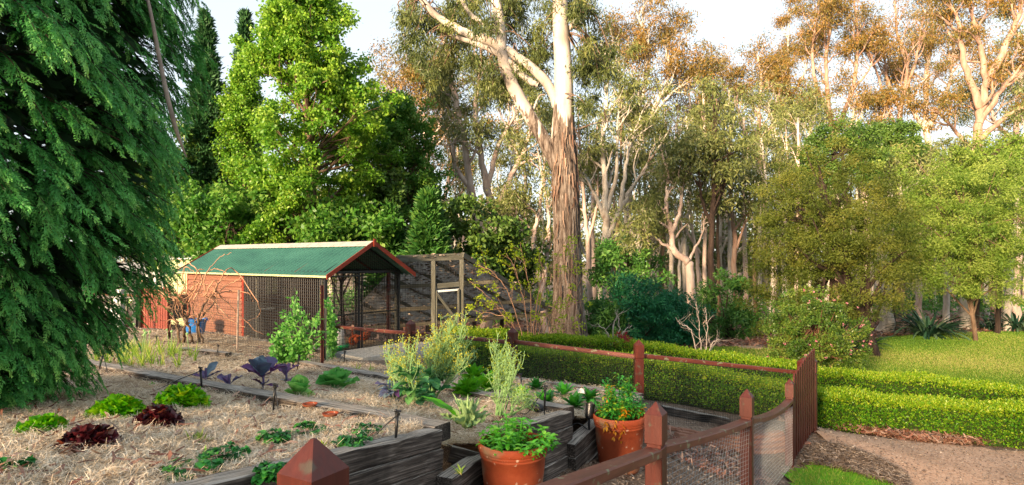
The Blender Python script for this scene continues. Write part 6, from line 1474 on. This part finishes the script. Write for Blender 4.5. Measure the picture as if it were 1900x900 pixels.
frilly(78, 812, .135, .13, 'l_lettuce', 'smallest and nearest of the bright green frilly lettuces, beside the cypress foliage', 801, GL)
frilly(216, 776, .18, .15, 'l_lettuce', 'middle one of the bright green frilly lettuces, left of the dark red lettuce', 802, GL)
frilly(336, 757, .20, .17, 'l_lettuce', 'farthest bright green frilly lettuce, just left of the watering spike', 803, GL)
GR = 'dark red frilly lettuces'
frilly(162, 842, .155, .14, 'l_redlett', 'nearest dark red lettuce with glossy wine coloured leaves', 804, GR, 420, .45)
frilly(292, 797, .15, .16, 'l_redlett', 'dark red lettuce between two green ones, with a greenish heart', 805, GR, 420, .5)
def rosette(px, py, label, cat, name, mat, seed, rings, group=None, dz=0, shape='ob', cup=.5, wave=.15, rib=None, at_=None, ns=7, nc=5):
    """rings: (count, length, width, pitch, curl, height, tint)"""
    rg = np.random.default_rng(seed); c = bed(px, py) if at_ is None else A(at_, dtype=float); c = c + A([0, 0, dz]); t = thing(name, c, label, cat, group); 
    for (n, L, W, pi_, cu, hh, tt) in rings:
        a0 = rg.random() * 6.28
        for k in range(n):
            mb = MB(); az = a0 + 6.283 * k / n + rg.normal(0, .18)
            blades(mb, (c + A([math.cos(az), math.sin(az), 0]) * .006 + A([0, 0, hh]))[None], az, L * rg.uniform(.85, 1.15), W * rg.uniform(.85, 1.15), pi_ + rg.normal(0, .10), cu + rg.normal(0, .12), cup, wave, shape, np.clip(tt + rg.normal(0, .12), 0, 1), ns, nc, rg, .12)
            mb.build('leaf', MT[mat], t, smooth=True)
    return t, c
rosette(555, 739, 'round green cabbage with pale yellowish outer leaves, left of the larger cabbage', 'cabbage', 'cabbage', 'l_cabbage', 811, [(8, .16, .14, .45, .5, .0, .9), (8, .17, .15, .95, .2, .03, .7), (7, .15, .14, 1.25, -.3, .05, .55), (5, .13, .12, 1.45, -.7, .06, .6)], 'green cabbages')
rosette(625, 722, 'large open green cabbage with wide spreading bluish leaves', 'cabbage', 'cabbage', 'l_cabbage', 812, [(8, .23, .20, .55, .35, .0, .35), (8, .22, .20, .85, .1, .02, .3), (7, .18, .17, 1.15, -.3, .04, .45), (5, .14, .13, 1.4, -.6, .05, .6)], 'green cabbages')
def stalked(px, py, label, seed, leafs, scale=.88, group='purple cabbages'):
    """purple cabbage on a bare stalk: leaves given as (px, py of their foot height above ground, azimuth, length, width, pitch)"""
    rg = np.random.default_rng(seed); c = bed(px, py); t = thing('purple_cabbage', c, label, 'cabbage', group); mb = MB()
    tube(mb, smoothpath([c, c + A([.01, 0, .08]) * scale, c + A([0, .01, .17]) * scale], 8), .012, 7); mb.build('stalk', MT['l_purple'], t, smooth=True)
    for (h, az, L, W, pi_, cu, tt) in leafs:
        mb = MB(); b = c + A([math.cos(az), math.sin(az), 0]) * .008 + A([0, 0, h * scale]); blades(mb, b[None], az, L * scale, W * scale * .80, pi_ - .08, cu + .15, .28, .22, 'ob', tt, 9, 7, rg, .35); mb.build('leaf', MT['l_purple'], t, smooth=True)
stalked(487, 722, 'biggest purple cabbage with broad upright bluish leaves on a bare stalk', 821, [(.13, 3.0, .27, .21, .75, .3, .15), (.14, 2.2, .26, .20, 1.1, .2, .9), (.15, 4.2, .25, .20, 1.15, .1, .8), (.15, 5.2, .26, .21, 1.0, .2, .75), (.13, .1, .28, .21, .75, .25, .3), (.14, 1.2, .25, .2, 1.1, .3, .5), (.16, 4.7, .20, .16, 1.4, .0, .95), (.05, 4.3, .16, .13, .9, .3, .2), (.04, 5.4, .15, .12, .8, .4, .6), (.04, .2, .16, .07, .3, .5, .0)], .95)
stalked(530, 710, 'purple cabbage right behind the biggest one, darker leaves', 822, [(.10, 2.8, .20, .16, .9, .3, .1), (.12, .3, .19, .15, .9, .3, .15), (.12, 4.5, .18, .15, 1.2, .1, .5), (.10, 1.6, .18, .14, 1.1, .1, .3), (.02, 4.9, .15, .13, .7, .4, .8), (.03, 5.6, .16, .10, .4, .4, .05)])
stalked(381, 708, 'small blue purple cabbage with one silvery upright leaf by the watering spike', 823, [(.04, 1.0, .24, .17, 1.15, .2, .95), (.03, 3.1, .18, .10, .6, .2, .4), (.04, .3, .22, .13, .7, .2, .6), (.03, 2.4, .16, .1, .9, .2, .5)])
stalked(424, 722, 'smallest purple cabbage, two dark leaves on a thin stem', 824, [(.05, 2.9, .17, .12, .95, .3, .5), (.05, .4, .17, .12, .9, .3, .6), (.08, 2.2, .15, .12, .9, .6, .05)])
for k, (px, py, dz, s, lab) in enumerate([(880, 706, 0, 1.0, 'farthest romaine lettuce right of the tall mustard'), (905, 728, 0, 1.0, 'romaine lettuce half hidden by the pale flowering stems'), (868, 736, 0, .95, 'romaine lettuce at the foot of the tall mustard')]):
    rosette(px, py, lab, 'lettuce', 'romaine_lettuce', 'l_romaine', 830 + k, [(7, .22 * s, .13, .5, .3, 0, .7), (8, .23 * s, .13, .85, .2, .01, .5), (7, .22 * s, .12, 1.15, .1, .02, .4), (5, .18 * s, .10, 1.35, -.2, .02, .8)], 'romaine lettuces', shape='oval', cup=.6, wave=.25)
sp = [(995, 724, 'spinach plant farthest back, nearest the fence post'), (1046, 735, 'spinach plant left of the white label'), (1012, 752, 'spinach plant just left of the watering spike'), (1066, 758, 'spinach plant nearest the rear terracotta pot'), (1094, 744, 'spinach plant right of the white label'), (966, 742, 'paler smaller leafy plant left of the spinach row')]
for k, (px, py, lab) in enumerate(sp):
    rosette(px, py, lab, 'spinach', 'spinach_plant', 'l_spinach' if k < 5 else 'l_romaine', 840 + k, [(7, .14, .075, .45, .4, 0, .4), (8, .16, .08, .85, .4, .01, .5), (6, .15, .075, 1.25, .2, .01, .6)], 'spinach plants beside the fence', shape='oval', cup=.4, wave=.15, ns=6, nc=3)
# silver leaved thistle-like plant with one long arching leaf
t, c = rosette(868, 795, 'silvery green artichoke seedling with one long arching leaf', 'artichoke', 'artichoke_plant', 'l_silver', 850, [(9, .22, .05, .75, .5, 0, .5), (9, .26, .05, 1.15, .2, .01, .6), (5, .22, .04, 1.4, 0, .01, .8)], shape='oval', cup=.5, wave=.9, ns=9, nc=5)
rg9 = np.random.default_rng(9)
mb = MB(); blades(mb, c[None] + A([[0, 0, .02]]), math.pi * .93, .42, .10, .75, .45, .4, .3, 'oval', .2, 10, 5, rg9); mb.build('long_leaf', MT['l_romaine'], t, smooth=True)
def berry(px, py, r, label, seed, flower=False, n=34):
    rg = np.random.default_rng(seed); c = bed(px, py); t = thing('strawberry_plant', c, label, 'strawberry', 'strawberry plants in the near bed'); mb = MB(); st = MB()
    for k in range(n):
        a = rg.random() * 6.28; rr = r * rg.uniform(.15, 1) ** .7; h = rg.uniform(.025, .085) * (1.25 - rr / r * .6); q = c + A([math.cos(a) * rr, math.sin(a) * rr, h]); tube(st, smoothpath([c, (c + q) / 2 + A([0, 0, .02]), q], 5), .0018, 4, cap=False)
        az = A([a - 1.1, a, a + 1.1]); blades(mb, np.repeat(q[None], 3, 0), az, rg.uniform(.03, .048), .042, .35 + rg.normal(0, .25), .9, .35, .18, 'oval', rg.random(), 5, 3, rg)
    st.build('stems', MT['l_berry'], t); mb.build('leaves', MT['l_berry'], t, smooth=True)
    if flower:
        mb = MB(); q = c + A([-.03, -.06, .06]); blades(mb, np.repeat(q[None], 3, 0), A([3.5, 4.4, 5.3]), .035, .03, .5, .6, .3, .1, 'oval', A([.2, .6, .9]), 5, 3, rg); mb.build('yellowed_leaf', MT['l_orange'], t)
for a in [(352, 888, .13, 'strawberry plant at the bottom edge, left one', 861), (418, 858, .10, 'low strawberry plant right of the bottom left one', 862), (505, 828, .085, 'small strawberry plant left above the big post cap', 863), (570, 812, .115, 'strawberry plant straight above the big post cap', 864), (662, 812, .15, 'widest strawberry plant, with an orange dying leaf', 865, True, 52), (655, 835, .09, 'strawberry plant tucked below the widest one', 866), (508, 893, .07, 'strawberry plant touching the left side of the big post cap', 867), (20, 600 + 292, .08, 'strawberry sprig at the bottom left corner', 868)]: berry(*a)
def weed(px, py, label, seed, mat='l_romaine', n=22, r=.06, h=.07):
    rg = np.random.default_rng(seed); c = bed(px, py); mb = MB(); az = rg.random(n) * 6.28; blades(mb, np.repeat(c[None], n, 0) + rg.normal(0, r * .25, (n, 3)) * A([1, 1, 0]), az, rg.uniform(.4, 1, n) * h, .014, rg.uniform(.5, 1.5, n), rg.uniform(0, 1, n), .3, .2, 'oval', rg.random(n), 4, 3, rg)
    tag(mb.build('weed', MT[mat], M=Matrix.Translation(Vector([float(q) for q in c]))), label, 'weed')
weed(365, 828, 'wispy pale green weed between the two bottom strawberry plants', 871, 'l_feather', 34, .08, .13); weed(383, 848, 'tiny bright green seedling left of the low strawberry plant', 872); weed(41, 858, 'tiny weed near the bottom left corner below the smallest lettuce', 873, 'l_feather', 12, .04, .09)
weed(282, 714, 'tiny green sprout on the straw right of the tilted spike', 874, n=10, h=.04); weed(614, 826, 'bright green sprout between two strawberry plants', 875); weed(596, 838, 'yellow green sprout just above the post cap', 876, 'l_spring'); weed(246, 830, 'single green sprout right of the near red lettuce', 877, n=9, h=.04)
weed(577, 688, 'dark reddish green seedling above the green cabbages', 878, 'l_berry', 18, .05, .06); weed(690, 690, 'grassy tuft left of the mustard plants', 879, 'l_onion', 26, .08, .15); weed(663, 690, 'thin grassy tuft near the corner of the concrete slab', 880, 'l_onion', 16, .05, .2)
weed(140, 852, 'flat green leaf patch under the near red lettuce', 881, n=14, h=.05); weed(856, 880, 'sprouts growing in the dark soil of the sleeper step', 882, 'l_onion', 10, .04, .07)
# onions
ro = np.random.default_rng(90); spots = []
for k in range(34):
    spots.append((ro.uniform(215, 335), ro.uniform(652, 684)))
spots += [(182, 672), (196, 668), (352, 664), (362, 670), (202, 676), (176, 678)]
for k, (px, py) in enumerate(spots):
    c = bed(px, py); t = thing('onion_plant', c, 'one of many alike upright green onion plants with yellowing tips in the far bed', 'onion', 'onions growing close together'); n = 9; mb = MB(); s = ro.uniform(.6, 1.1)
    blades(mb, np.repeat(c[None], n, 0) + ro.normal(0, .015, (n, 3)) * A([1, 1, 0]), ro.random(n) * 6.28, ro.uniform(.22, .40, n) * s, .022, ro.uniform(1.1, 1.5, n), ro.uniform(-.1, .9, n), .5, 0, 'taper', np.clip(ro.normal(.4, .3, n), 0, 1), 5, 3, ro); mb.build('leaves', MT['l_onion'], t)
    if k % 4 == 0:
        mb = MB(); tp = c + A([ro.normal(0, .03), 0, .5 * s]); tube(mb, [c, (c + tp) / 2, tp], .005, 5); blob(mb, tp, (.022, .022, .020), 8, 6, noise=.1); mb.build('flower_head', MT['l_brstem'], t)
mb = MB(); c = bed(182, 664); 
blades(mb, np.repeat(c[None], 7, 0), ro.random(7) * 6.28, .14, .09, .8, .8, .3, .2, 'oval', ro.random(7), 5, 3, ro); tag(mb.build('yellow_leaf_plant', MT['l_flower'], M=Matrix.Translation(Vector([float(q) for q in c]))), 'yellow leaved plant at the edge of the cypress, left of the onions', 'plant')

# ------------------------------------------------------------------ flowering mustards
def mustard(label, foot, tops, seed, leafy=True, flm='l_flower', h=1.0, d=None, name='mustard_plant', lsize=.13, nleaf=26, fsz=1.0, spr=10, leafmat='l_brass'):
    """foot and stem tops are photograph positions; stems branch near the top and carry small flowers"""
    rg = np.random.default_rng(seed); c = bed(*foot); dd = c[1]; t = thing(name, c, label, 'flowering plant', 'flowering brassicas'); st, fl, lf = MB(), MB(), MB(); FP = []
    for (px, py) in tops:
        tp = at(px, py, dd + rg.normal(0, .12)); m1 = c * .5 + tp * .5 + rg.normal(0, .03, 3) + A([0, 0, .03]); Q = smoothpath([c + rg.normal(0, .02, 3) * A([1, 1, 0]), m1, tp], 16); tube(st, Q, np.linspace(.008, .003, len(Q)), 5, .3, cap=False)
        for k in range(spr):
            f = rg.uniform(.38, 1.0); q = Q[int(f * (len(Q) - 1))]; a = rg.random() * 6.28; l = rg.uniform(.08, .22) * h; e = q + A([math.cos(a) * l * .5, math.sin(a) * l * .5, l]); 
            tube(st, smoothpath([q, (q + e) / 2 + A([math.cos(a), math.sin(a), 0]) * l * .12, e], 4), [.003] * 5 if False else .0026, 4, .5, cap=False); FP.append(e)
            for _ in range(5):   # seed pods
                g = q + (e - q) * rg.random(); dv = norm(rg.normal(size=3) + A([0, 0, .8])) * .055; tube(st, [g, g + dv], .0018, 3, .6, cap=False)
        FP.append(tp)
    FP = A(FP); n = 9; p = np.repeat(FP, n, 0) + rg.normal(0, .017, (len(FP) * n, 3)); leaves(fl, p, rg.normal(size=p.shape), .016 * fsz, .013 * fsz, rg.random(len(p)), rg)
    st.build('stems', MT['l_brstem'], t); fl.build('flowers', MT[flm], t)
    if leafy:
        N_ = nleaf; az = rg.random(N_) * 6.28; hh = rg.uniform(0, .28, N_) * h
        for k in range(N_):
            mb = MB(); blades(mb, (c + A([math.cos(az[k]) * .03, math.sin(az[k]) * .03, hh[k]]))[None], az[k], lsize * rg.uniform(.8, 1.9), lsize * .62, rg.uniform(.15, 1.0), rg.uniform(.4, 1.3), .3, .28, 'ob', rg.random(), 7, 5, rg, .2); mb.build('leaf', MT[leafmat], t, smooth=True)
mustard('tallest yellow flowering mustard with dense sprays rising over the fence rail', (800, 742), [(850, 584), (838, 600), (868, 590), (815, 626), (829, 622), (846, 628), (864, 622), (800, 632), (880, 624), (822, 640), (855, 640), (875, 655), (790, 668), (840, 664), (885, 660), (806, 655), (868, 678), (850, 690)], 901, True, spr=12, nleaf=40, lsize=.15)
mustard('yellow flowering mustard leaning left over the straw', (768, 752), [(712, 658), (725, 672), (742, 684), (770, 632), (765, 655), (735, 700), (716, 690), (755, 690), (780, 690)], 902, True, spr=10, nleaf=34, lsize=.14)
mustard('pale cream flowering brassica standing before the fence post', (927, 770), [(918, 642), (930, 650), (926, 668), (940, 676), (952, 668), (962, 680), (922, 690), (944, 700), (915, 705)], 903, True, 'l_spring', spr=10, nleaf=10, lsize=.07, fsz=.7, leafmat='l_silver')
mustard('sprawling pale green seed stems in front of the black spotlight', (948, 772), [(975, 740), (985, 752), (965, 750), (955, 738), (990, 762)], 904, True, 'l_spring', h=.6, spr=8, nleaf=8, lsize=.06, fsz=.7, leafmat='l_silver')
mustard('dark leaved purple brassica at the left foot of the mustards', (733, 744), [(724, 690), (738, 682), (730, 700)], 905, True, h=.6, spr=5, nleaf=22, lsize=.10, leafmat='l_purple')
t = thing('chive_flowers', bed(728, 690), 'three thin stems with round mauve flower heads before the concrete slab', 'flowers'); mb = MB(); fb = MB(); c = bed(728, 690)
for px, py in ((723, 648), (729, 645), (735, 646), (733, 651)):
    tp = at(px, py, c[1]); tube(mb, [c + rg9.normal(0, .01, 3), (c + tp) / 2, tp], .005, 5); blob(fb, tp, (.028, .028, .024), 10, 7, noise=.15)
mb.build('stems', MT['l_brstem'], t); fb.build('flower_heads', MT['l_mauve'], t)

# plants in the pots
def mint():
    rg = np.random.default_rng(95); c = PC1 + A([0, 0, .43]); t = thing('mint_plant', c, 'fresh green leafy mint growing in the front terracotta pot', 'mint'); st, lf = MB(), MB()
    for k in range(46):
        a = rg.random() * 6.28; r = .20 * math.sqrt(rg.random()); b = c + A([r * math.cos(a) * .9 + .02, r * math.sin(a), 0]); l = rg.uniform(.05, .17) * (1.25 - r * 2.2); e = b + A([math.cos(a) * r * .5 + .02, math.sin(a) * r * .5, l]); tube(st, [b, (b + e) / 2, e], .003, 4, cap=False)
        for q in range(5):
            f = (q + 1) / 5; p = b + (e - b) * f; az = q * 1.57 + a; m = 4 if q == 4 else 2
            for s in range(m): blades(lf, p[None], az + s * (math.pi if m == 2 else math.pi / 2), rg.uniform(.04, .065), .030, .35 + rg.normal(0, .2) + (.3 if q == 4 else 0), .8, .35, .12, 'oval', np.clip(.3 + .4 * f + rg.normal(0, .15), 0, 1), 5, 3, rg)
    tall = c + A([-.03, .02, 0]); e = tall + A([-.02, 0, .24]); tube(st, [tall, e], .003, 4, cap=False)
    for q in range(9):
        for s in range(3): blades(lf, (tall + (e - tall) * (q / 8))[None], q * 1.1 + s * 2.1, .05, .028, .4, .7, .3, .1, 'oval', .7, 5, 3, rg)
    st.build('stems', MT['l_mint'], t); lf.build('leaves', MT['l_mint'], t, smooth=True)
mint()
def ferny():
    rg = np.random.default_rng(96); c = PC2 + A([0, 0, .45]); t = thing('parsley_plant', c, 'tall ferny green herb with yellow lower leaves in the rear pot', 'herb'); st, lf, yl = MB(), MB(), MB()
    for k in range(64):
        a = rg.random() * 6.28; r = .21 * math.sqrt(rg.random()); hh = rg.uniform(.06, .2) if k > 20 else rg.uniform(.2, .42)
        b = c + A([r * math.cos(a) * .6, r * math.sin(a) * .6, 0]); e = b + A([math.cos(a) * rg.uniform(.05, .17) * (1 if hh < .2 else .5), math.sin(a) * .1, hh]); Q = smoothpath([b, (b + e) / 2 + A([0, 0, .03]), e], 8); tube(st, Q, .0025, 4, cap=False)
        yy = rg.random() < .13 and r > .12
        for q in range(3, len(Q)):
            for s in range(5): blades(yl if yy else lf, (Q[q] + rg.normal(0, .012, 3))[None], rg.random() * 6.28, rg.uniform(.035, .06), .022, rg.uniform(-.1, .9), .7, .2, .35, 'oval', rg.random(), 4, 3, rg)
    for (dx, ln) in ((-.09, .16), (-.02, .20), (-.16, .10)):
        p = PC2 + A([dx, -.25, .52]); 
        for q in range(10): blades(yl, (p + A([0, 0, -ln * q / 10]) + rg.normal(0, .008, 3))[None], rg.random() * 6.28, .04, .02, -.5, .6, .2, .3, 'oval', rg.random(), 4, 3, rg)
    st.build('stems', MT['l_fern'], t); lf.build('leaves', MT['l_fern'], t, smooth=True); yl.build('yellow_leaves', MT['l_orange'], t, smooth=True)
ferny()

# ------------------------------------------------------------------ climbing pea, bare grape vine, saplings
def climber(label, foot, pts, seed, d, n=2400, mat='l_pea', cat='climber', L=.075, W=.05, rad=.13, bark='l_brstem'):
    rg = np.random.default_rng(seed); c = A(foot); t = thing('climbing_plant', c, label, cat); st, lf = MB(), MB(); cs = []
    for (px, py) in pts:
        e = at(px, py, d + rg.normal(0, .08)); Q = smoothpath([c, A([c[0] * .4 + e[0] * .6, d, c[2] * .6 + e[2] * .4]), e], 12); tube(st, Q + rg.normal(0, .012, Q.shape), .006, 4, cap=False); cs += list(Q[4:]) + [e]
    cs = A(cs); cloud(lf, cs, rad * rg.uniform(.5, 1.2, len(cs)), n // len(cs), L, W, .3, .2, 1.0, rg, tw=.5); st.build('stems', MT[bark], t); lf.build('leaves', MT[mat], t)
climber('leafy green climbing pea on the netting before the shed mesh', bed(560, 668), [(548, 552), (552, 570), (540, 590), (530, 600), (565, 585), (575, 600), (590, 592), (512, 620), (508, 640), (520, 612), (560, 620), (580, 625), (545, 640), (535, 585), (600, 620), (520, 640)], 911, 9.6, 1500, L=.075, W=.045, rad=.12)
climber('thin climbing plant wound round the leafy hidden fence post', bed(606, 672), [(606, 560), (612, 575), (600, 590), (612, 605), (602, 625), (610, 640), (616, 590), (600, 570)], 912, 10.9, 900, L=.08, W=.05, rad=.12)
def vine():
    rg = np.random.default_rng(92); c = bed(350, 636); d = c[1]; t = thing('grape_vine', c, 'bare leafless grape vine with a gnarled stump and long curling canes', 'vine'); mb, cn = MB(), MB()
    for pp, r in (([(333, 640), (330, 610), (320, 580), (326, 555)], .045), ([(342, 640), (343, 605), (352, 575), (345, 545)], .05), ([(360, 643), (352, 612), (345, 590), (335, 560)], .045), ([(372, 645), (366, 610), (372, 580), (385, 555), (400, 540)], .05), ([(378, 648), (372, 620), (360, 590), (358, 560)], .035), ([(345, 600), (330, 575), (310, 560)], .03), ([(366, 605), (385, 575), (398, 560), (395, 545)], .032)):
        Q = smoothpath([at(x, y, d + rg.normal(0, .12)) for x, y in pp], 20); Q += rg.normal(0, .012, Q.shape); tube(mb, Q, np.linspace(r, r * .5, len(Q)) * .62 * (1 + .15 * np.sin(np.arange(len(Q)) * 1.7)), 8)
    mb.build('stump', MT['oldvine'], t, smooth=True)
    canes = [[(345, 560), (315, 530), (300, 500), (308, 492)], [(330, 555), (300, 540), (275, 530), (262, 528)], [(350, 560), (372, 520), (395, 500), (420, 505)], [(360, 555), (375, 520), (360, 495), (330, 480), (290, 468)], [(395, 545), (420, 500), (440, 505), (478, 560), (480, 585), (460, 595)], [(380, 550), (400, 520), (405, 580), (440, 600), (455, 607)], [(400, 545), (430, 540), (460, 545), (470, 560)], [(350, 560), (340, 520), (345, 495), (365, 510)], [(335, 560), (320, 540), (300, 550), (268, 545), (262, 570), (272, 585)], [(390, 550), (415, 580), (430, 590), (445, 580)], [(385, 555), (380, 515), (405, 480), (430, 468)], [(400, 540), (440, 580), (470, 610), (490, 620)], [(345, 560), (360, 530), (390, 530), (405, 550)], [(330, 560), (340, 540), (370, 545), (395, 560)], [(355, 555), (365, 505), (378, 500)], [(340, 570), (320, 555), (290, 535), (262, 520), (250, 512)], [(380, 560), (420, 530), (442, 520), (447, 515)]]
    for pp in canes:
        Q = smoothpath([at(x, y, d + rg.normal(0, .2)) for x, y in pp], 24); Q += rg.normal(0, .008, Q.shape); k = MB(); tube(k, Q, np.linspace(.014, .006, len(Q)), 6, rg.random()); k.build('cane', MT['cane'], t, smooth=True)
    for k in range(95):
        p = at(rg.uniform(310, 405), rg.uniform(530, 600) if k > 30 else rg.uniform(520, 560), d + rg.normal(0, .2)); P = [p]; dr = norm(rg.normal(size=3) + A([0, 0, .3]))
        for q in range(7): dr = norm(dr + rg.normal(0, .45, 3)); P.append(P[-1] + dr * .07)
        tube(cn, P, np.linspace(.008, .003, 8), 4, rg.random(), cap=False)
    tag(cn.build('twigs', MT['cane'], t, smooth=True), kind='stuff')
vine()
def sapling(name, label, cat, d, stems, seed, mat=None, bark='twig', r=.012, nb=7, bl=.35, leafn=0, L=.05, W=.035, lr=.08, base=None, depth=1):
    rg = np.random.default_rng(seed); c = at(*stems[0][0], d); c[2] = gzs(c[0], d); t = thing(name, c, label, cat); mb = MB(); tips = []
    for st in stems:
        P = [at(x, y, d + rg.normal(0, .05)) for x, y in st]; P[0] = c + rg.normal(0, .03, 3) * A([1, 1, 0]) - A([0, 0, .05]); Q = smoothpath(P, 20); Q[2:] += rg.normal(0, .01, Q[2:].shape); R = np.linspace(r, r * .3, len(Q)); tube(mb, Q, R, 6, cap=False)
        for k in range(nb):
            i = int((.25 + .75 * (k + rg.random()) / nb) * (len(Q) - 2)); ax = norm(Q[i + 1] - Q[i]); s = norm(np.cross(ax, rg.normal(size=3))); grow(mb, Q[i], norm(ax * .75 + s * .7), bl * rg.uniform(.5, 1.2), R[i] * .6, depth, rg, tips, 3, .6, .2, .15, 5, 4, .6, .3, .3)
        tips.append(Q[-1])
    mb.build('trunk', MT[bark], t, smooth=True)
    if leafn:
        tips = A(tips); lb = MB(); cloud(lb, tips, lr, max(2, leafn // len(tips)), L, W, 0, .2, 1, rg); lb.build('leaves', MT[mat], t)
    return t
sapling('spring_shrub', 'twiggy shrub with small yellow green spring leaves in front of the huge trunk', 'shrub', 13.0, [[(985, 640), (975, 580), (960, 510), (940, 470)], [(985, 640), (985, 560), (975, 500), (965, 450)], [(985, 640), (1000, 570), (1010, 520), (1000, 470)], [(990, 640), (1025, 580), (1045, 520), (1050, 470)], [(990, 640), (1030, 600), (1060, 560), (1085, 500)], [(980, 640), (945, 590), (915, 560), (870, 520)], [(980, 640), (950, 560), (920, 510), (885, 490)], [(985, 640), (1010, 590), (1040, 600), (1060, 610)], [(985, 640), (1000, 540), (1030, 480), (1055, 440)], [(985, 640), (950, 600), (905, 580), (885, 590)]], 921, 'l_spring', 'cane', .013, 7, .40, 2300, .05, .034, .07)
sapling('bare_shrub', 'bare pale branched shrub behind the hedge near the red leaves', 'shrub', 12.6, [[(1135, 660), (1128, 620), (1105, 600)], [(1135, 660), (1140, 600), (1158, 575)], [(1138, 660), (1155, 620), (1172, 605)], [(1135, 660), (1148, 610), (1145, 580)]], 922, None, 'stem_pale', .016, 5, .3)
sapling('red_maple', 'small shrub of crimson leaves poking over the rear hedge', 'shrub', 12.55, [[(1150, 668), (1145, 645), (1130, 640)], [(1150, 668), (1158, 640), (1165, 628)], [(1150, 668), (1150, 650), (1145, 638)]], 923, 'l_red', 'twig', .010, 4, .15, 900, .05, .02, .06)
sapling('bare_sapling', 'pale leafless sapling with wide bare branches behind the hedge', 'sapling', 12.9, [[(1302, 690), (1300, 640), (1296, 590), (1292, 560)], [(1302, 690), (1285, 620), (1262, 600), (1255, 590)], [(1302, 690), (1320, 640), (1335, 630)], [(1302, 680), (1312, 620), (1308, 570)]], 924, None, 'stem_pale', .015, 6, .32)
sapling('dry_twig_shrub', 'dry brown twiggy shrub behind the fence under the huge trunk', 'shrub', 12.4, [[(1085, 680), (1065, 655), (1050, 650)], [(1085, 680), (1090, 650), (1100, 640)], [(1080, 680), (1075, 655), (1085, 640)]], 925, None, 'twig', .008, 6, .25)
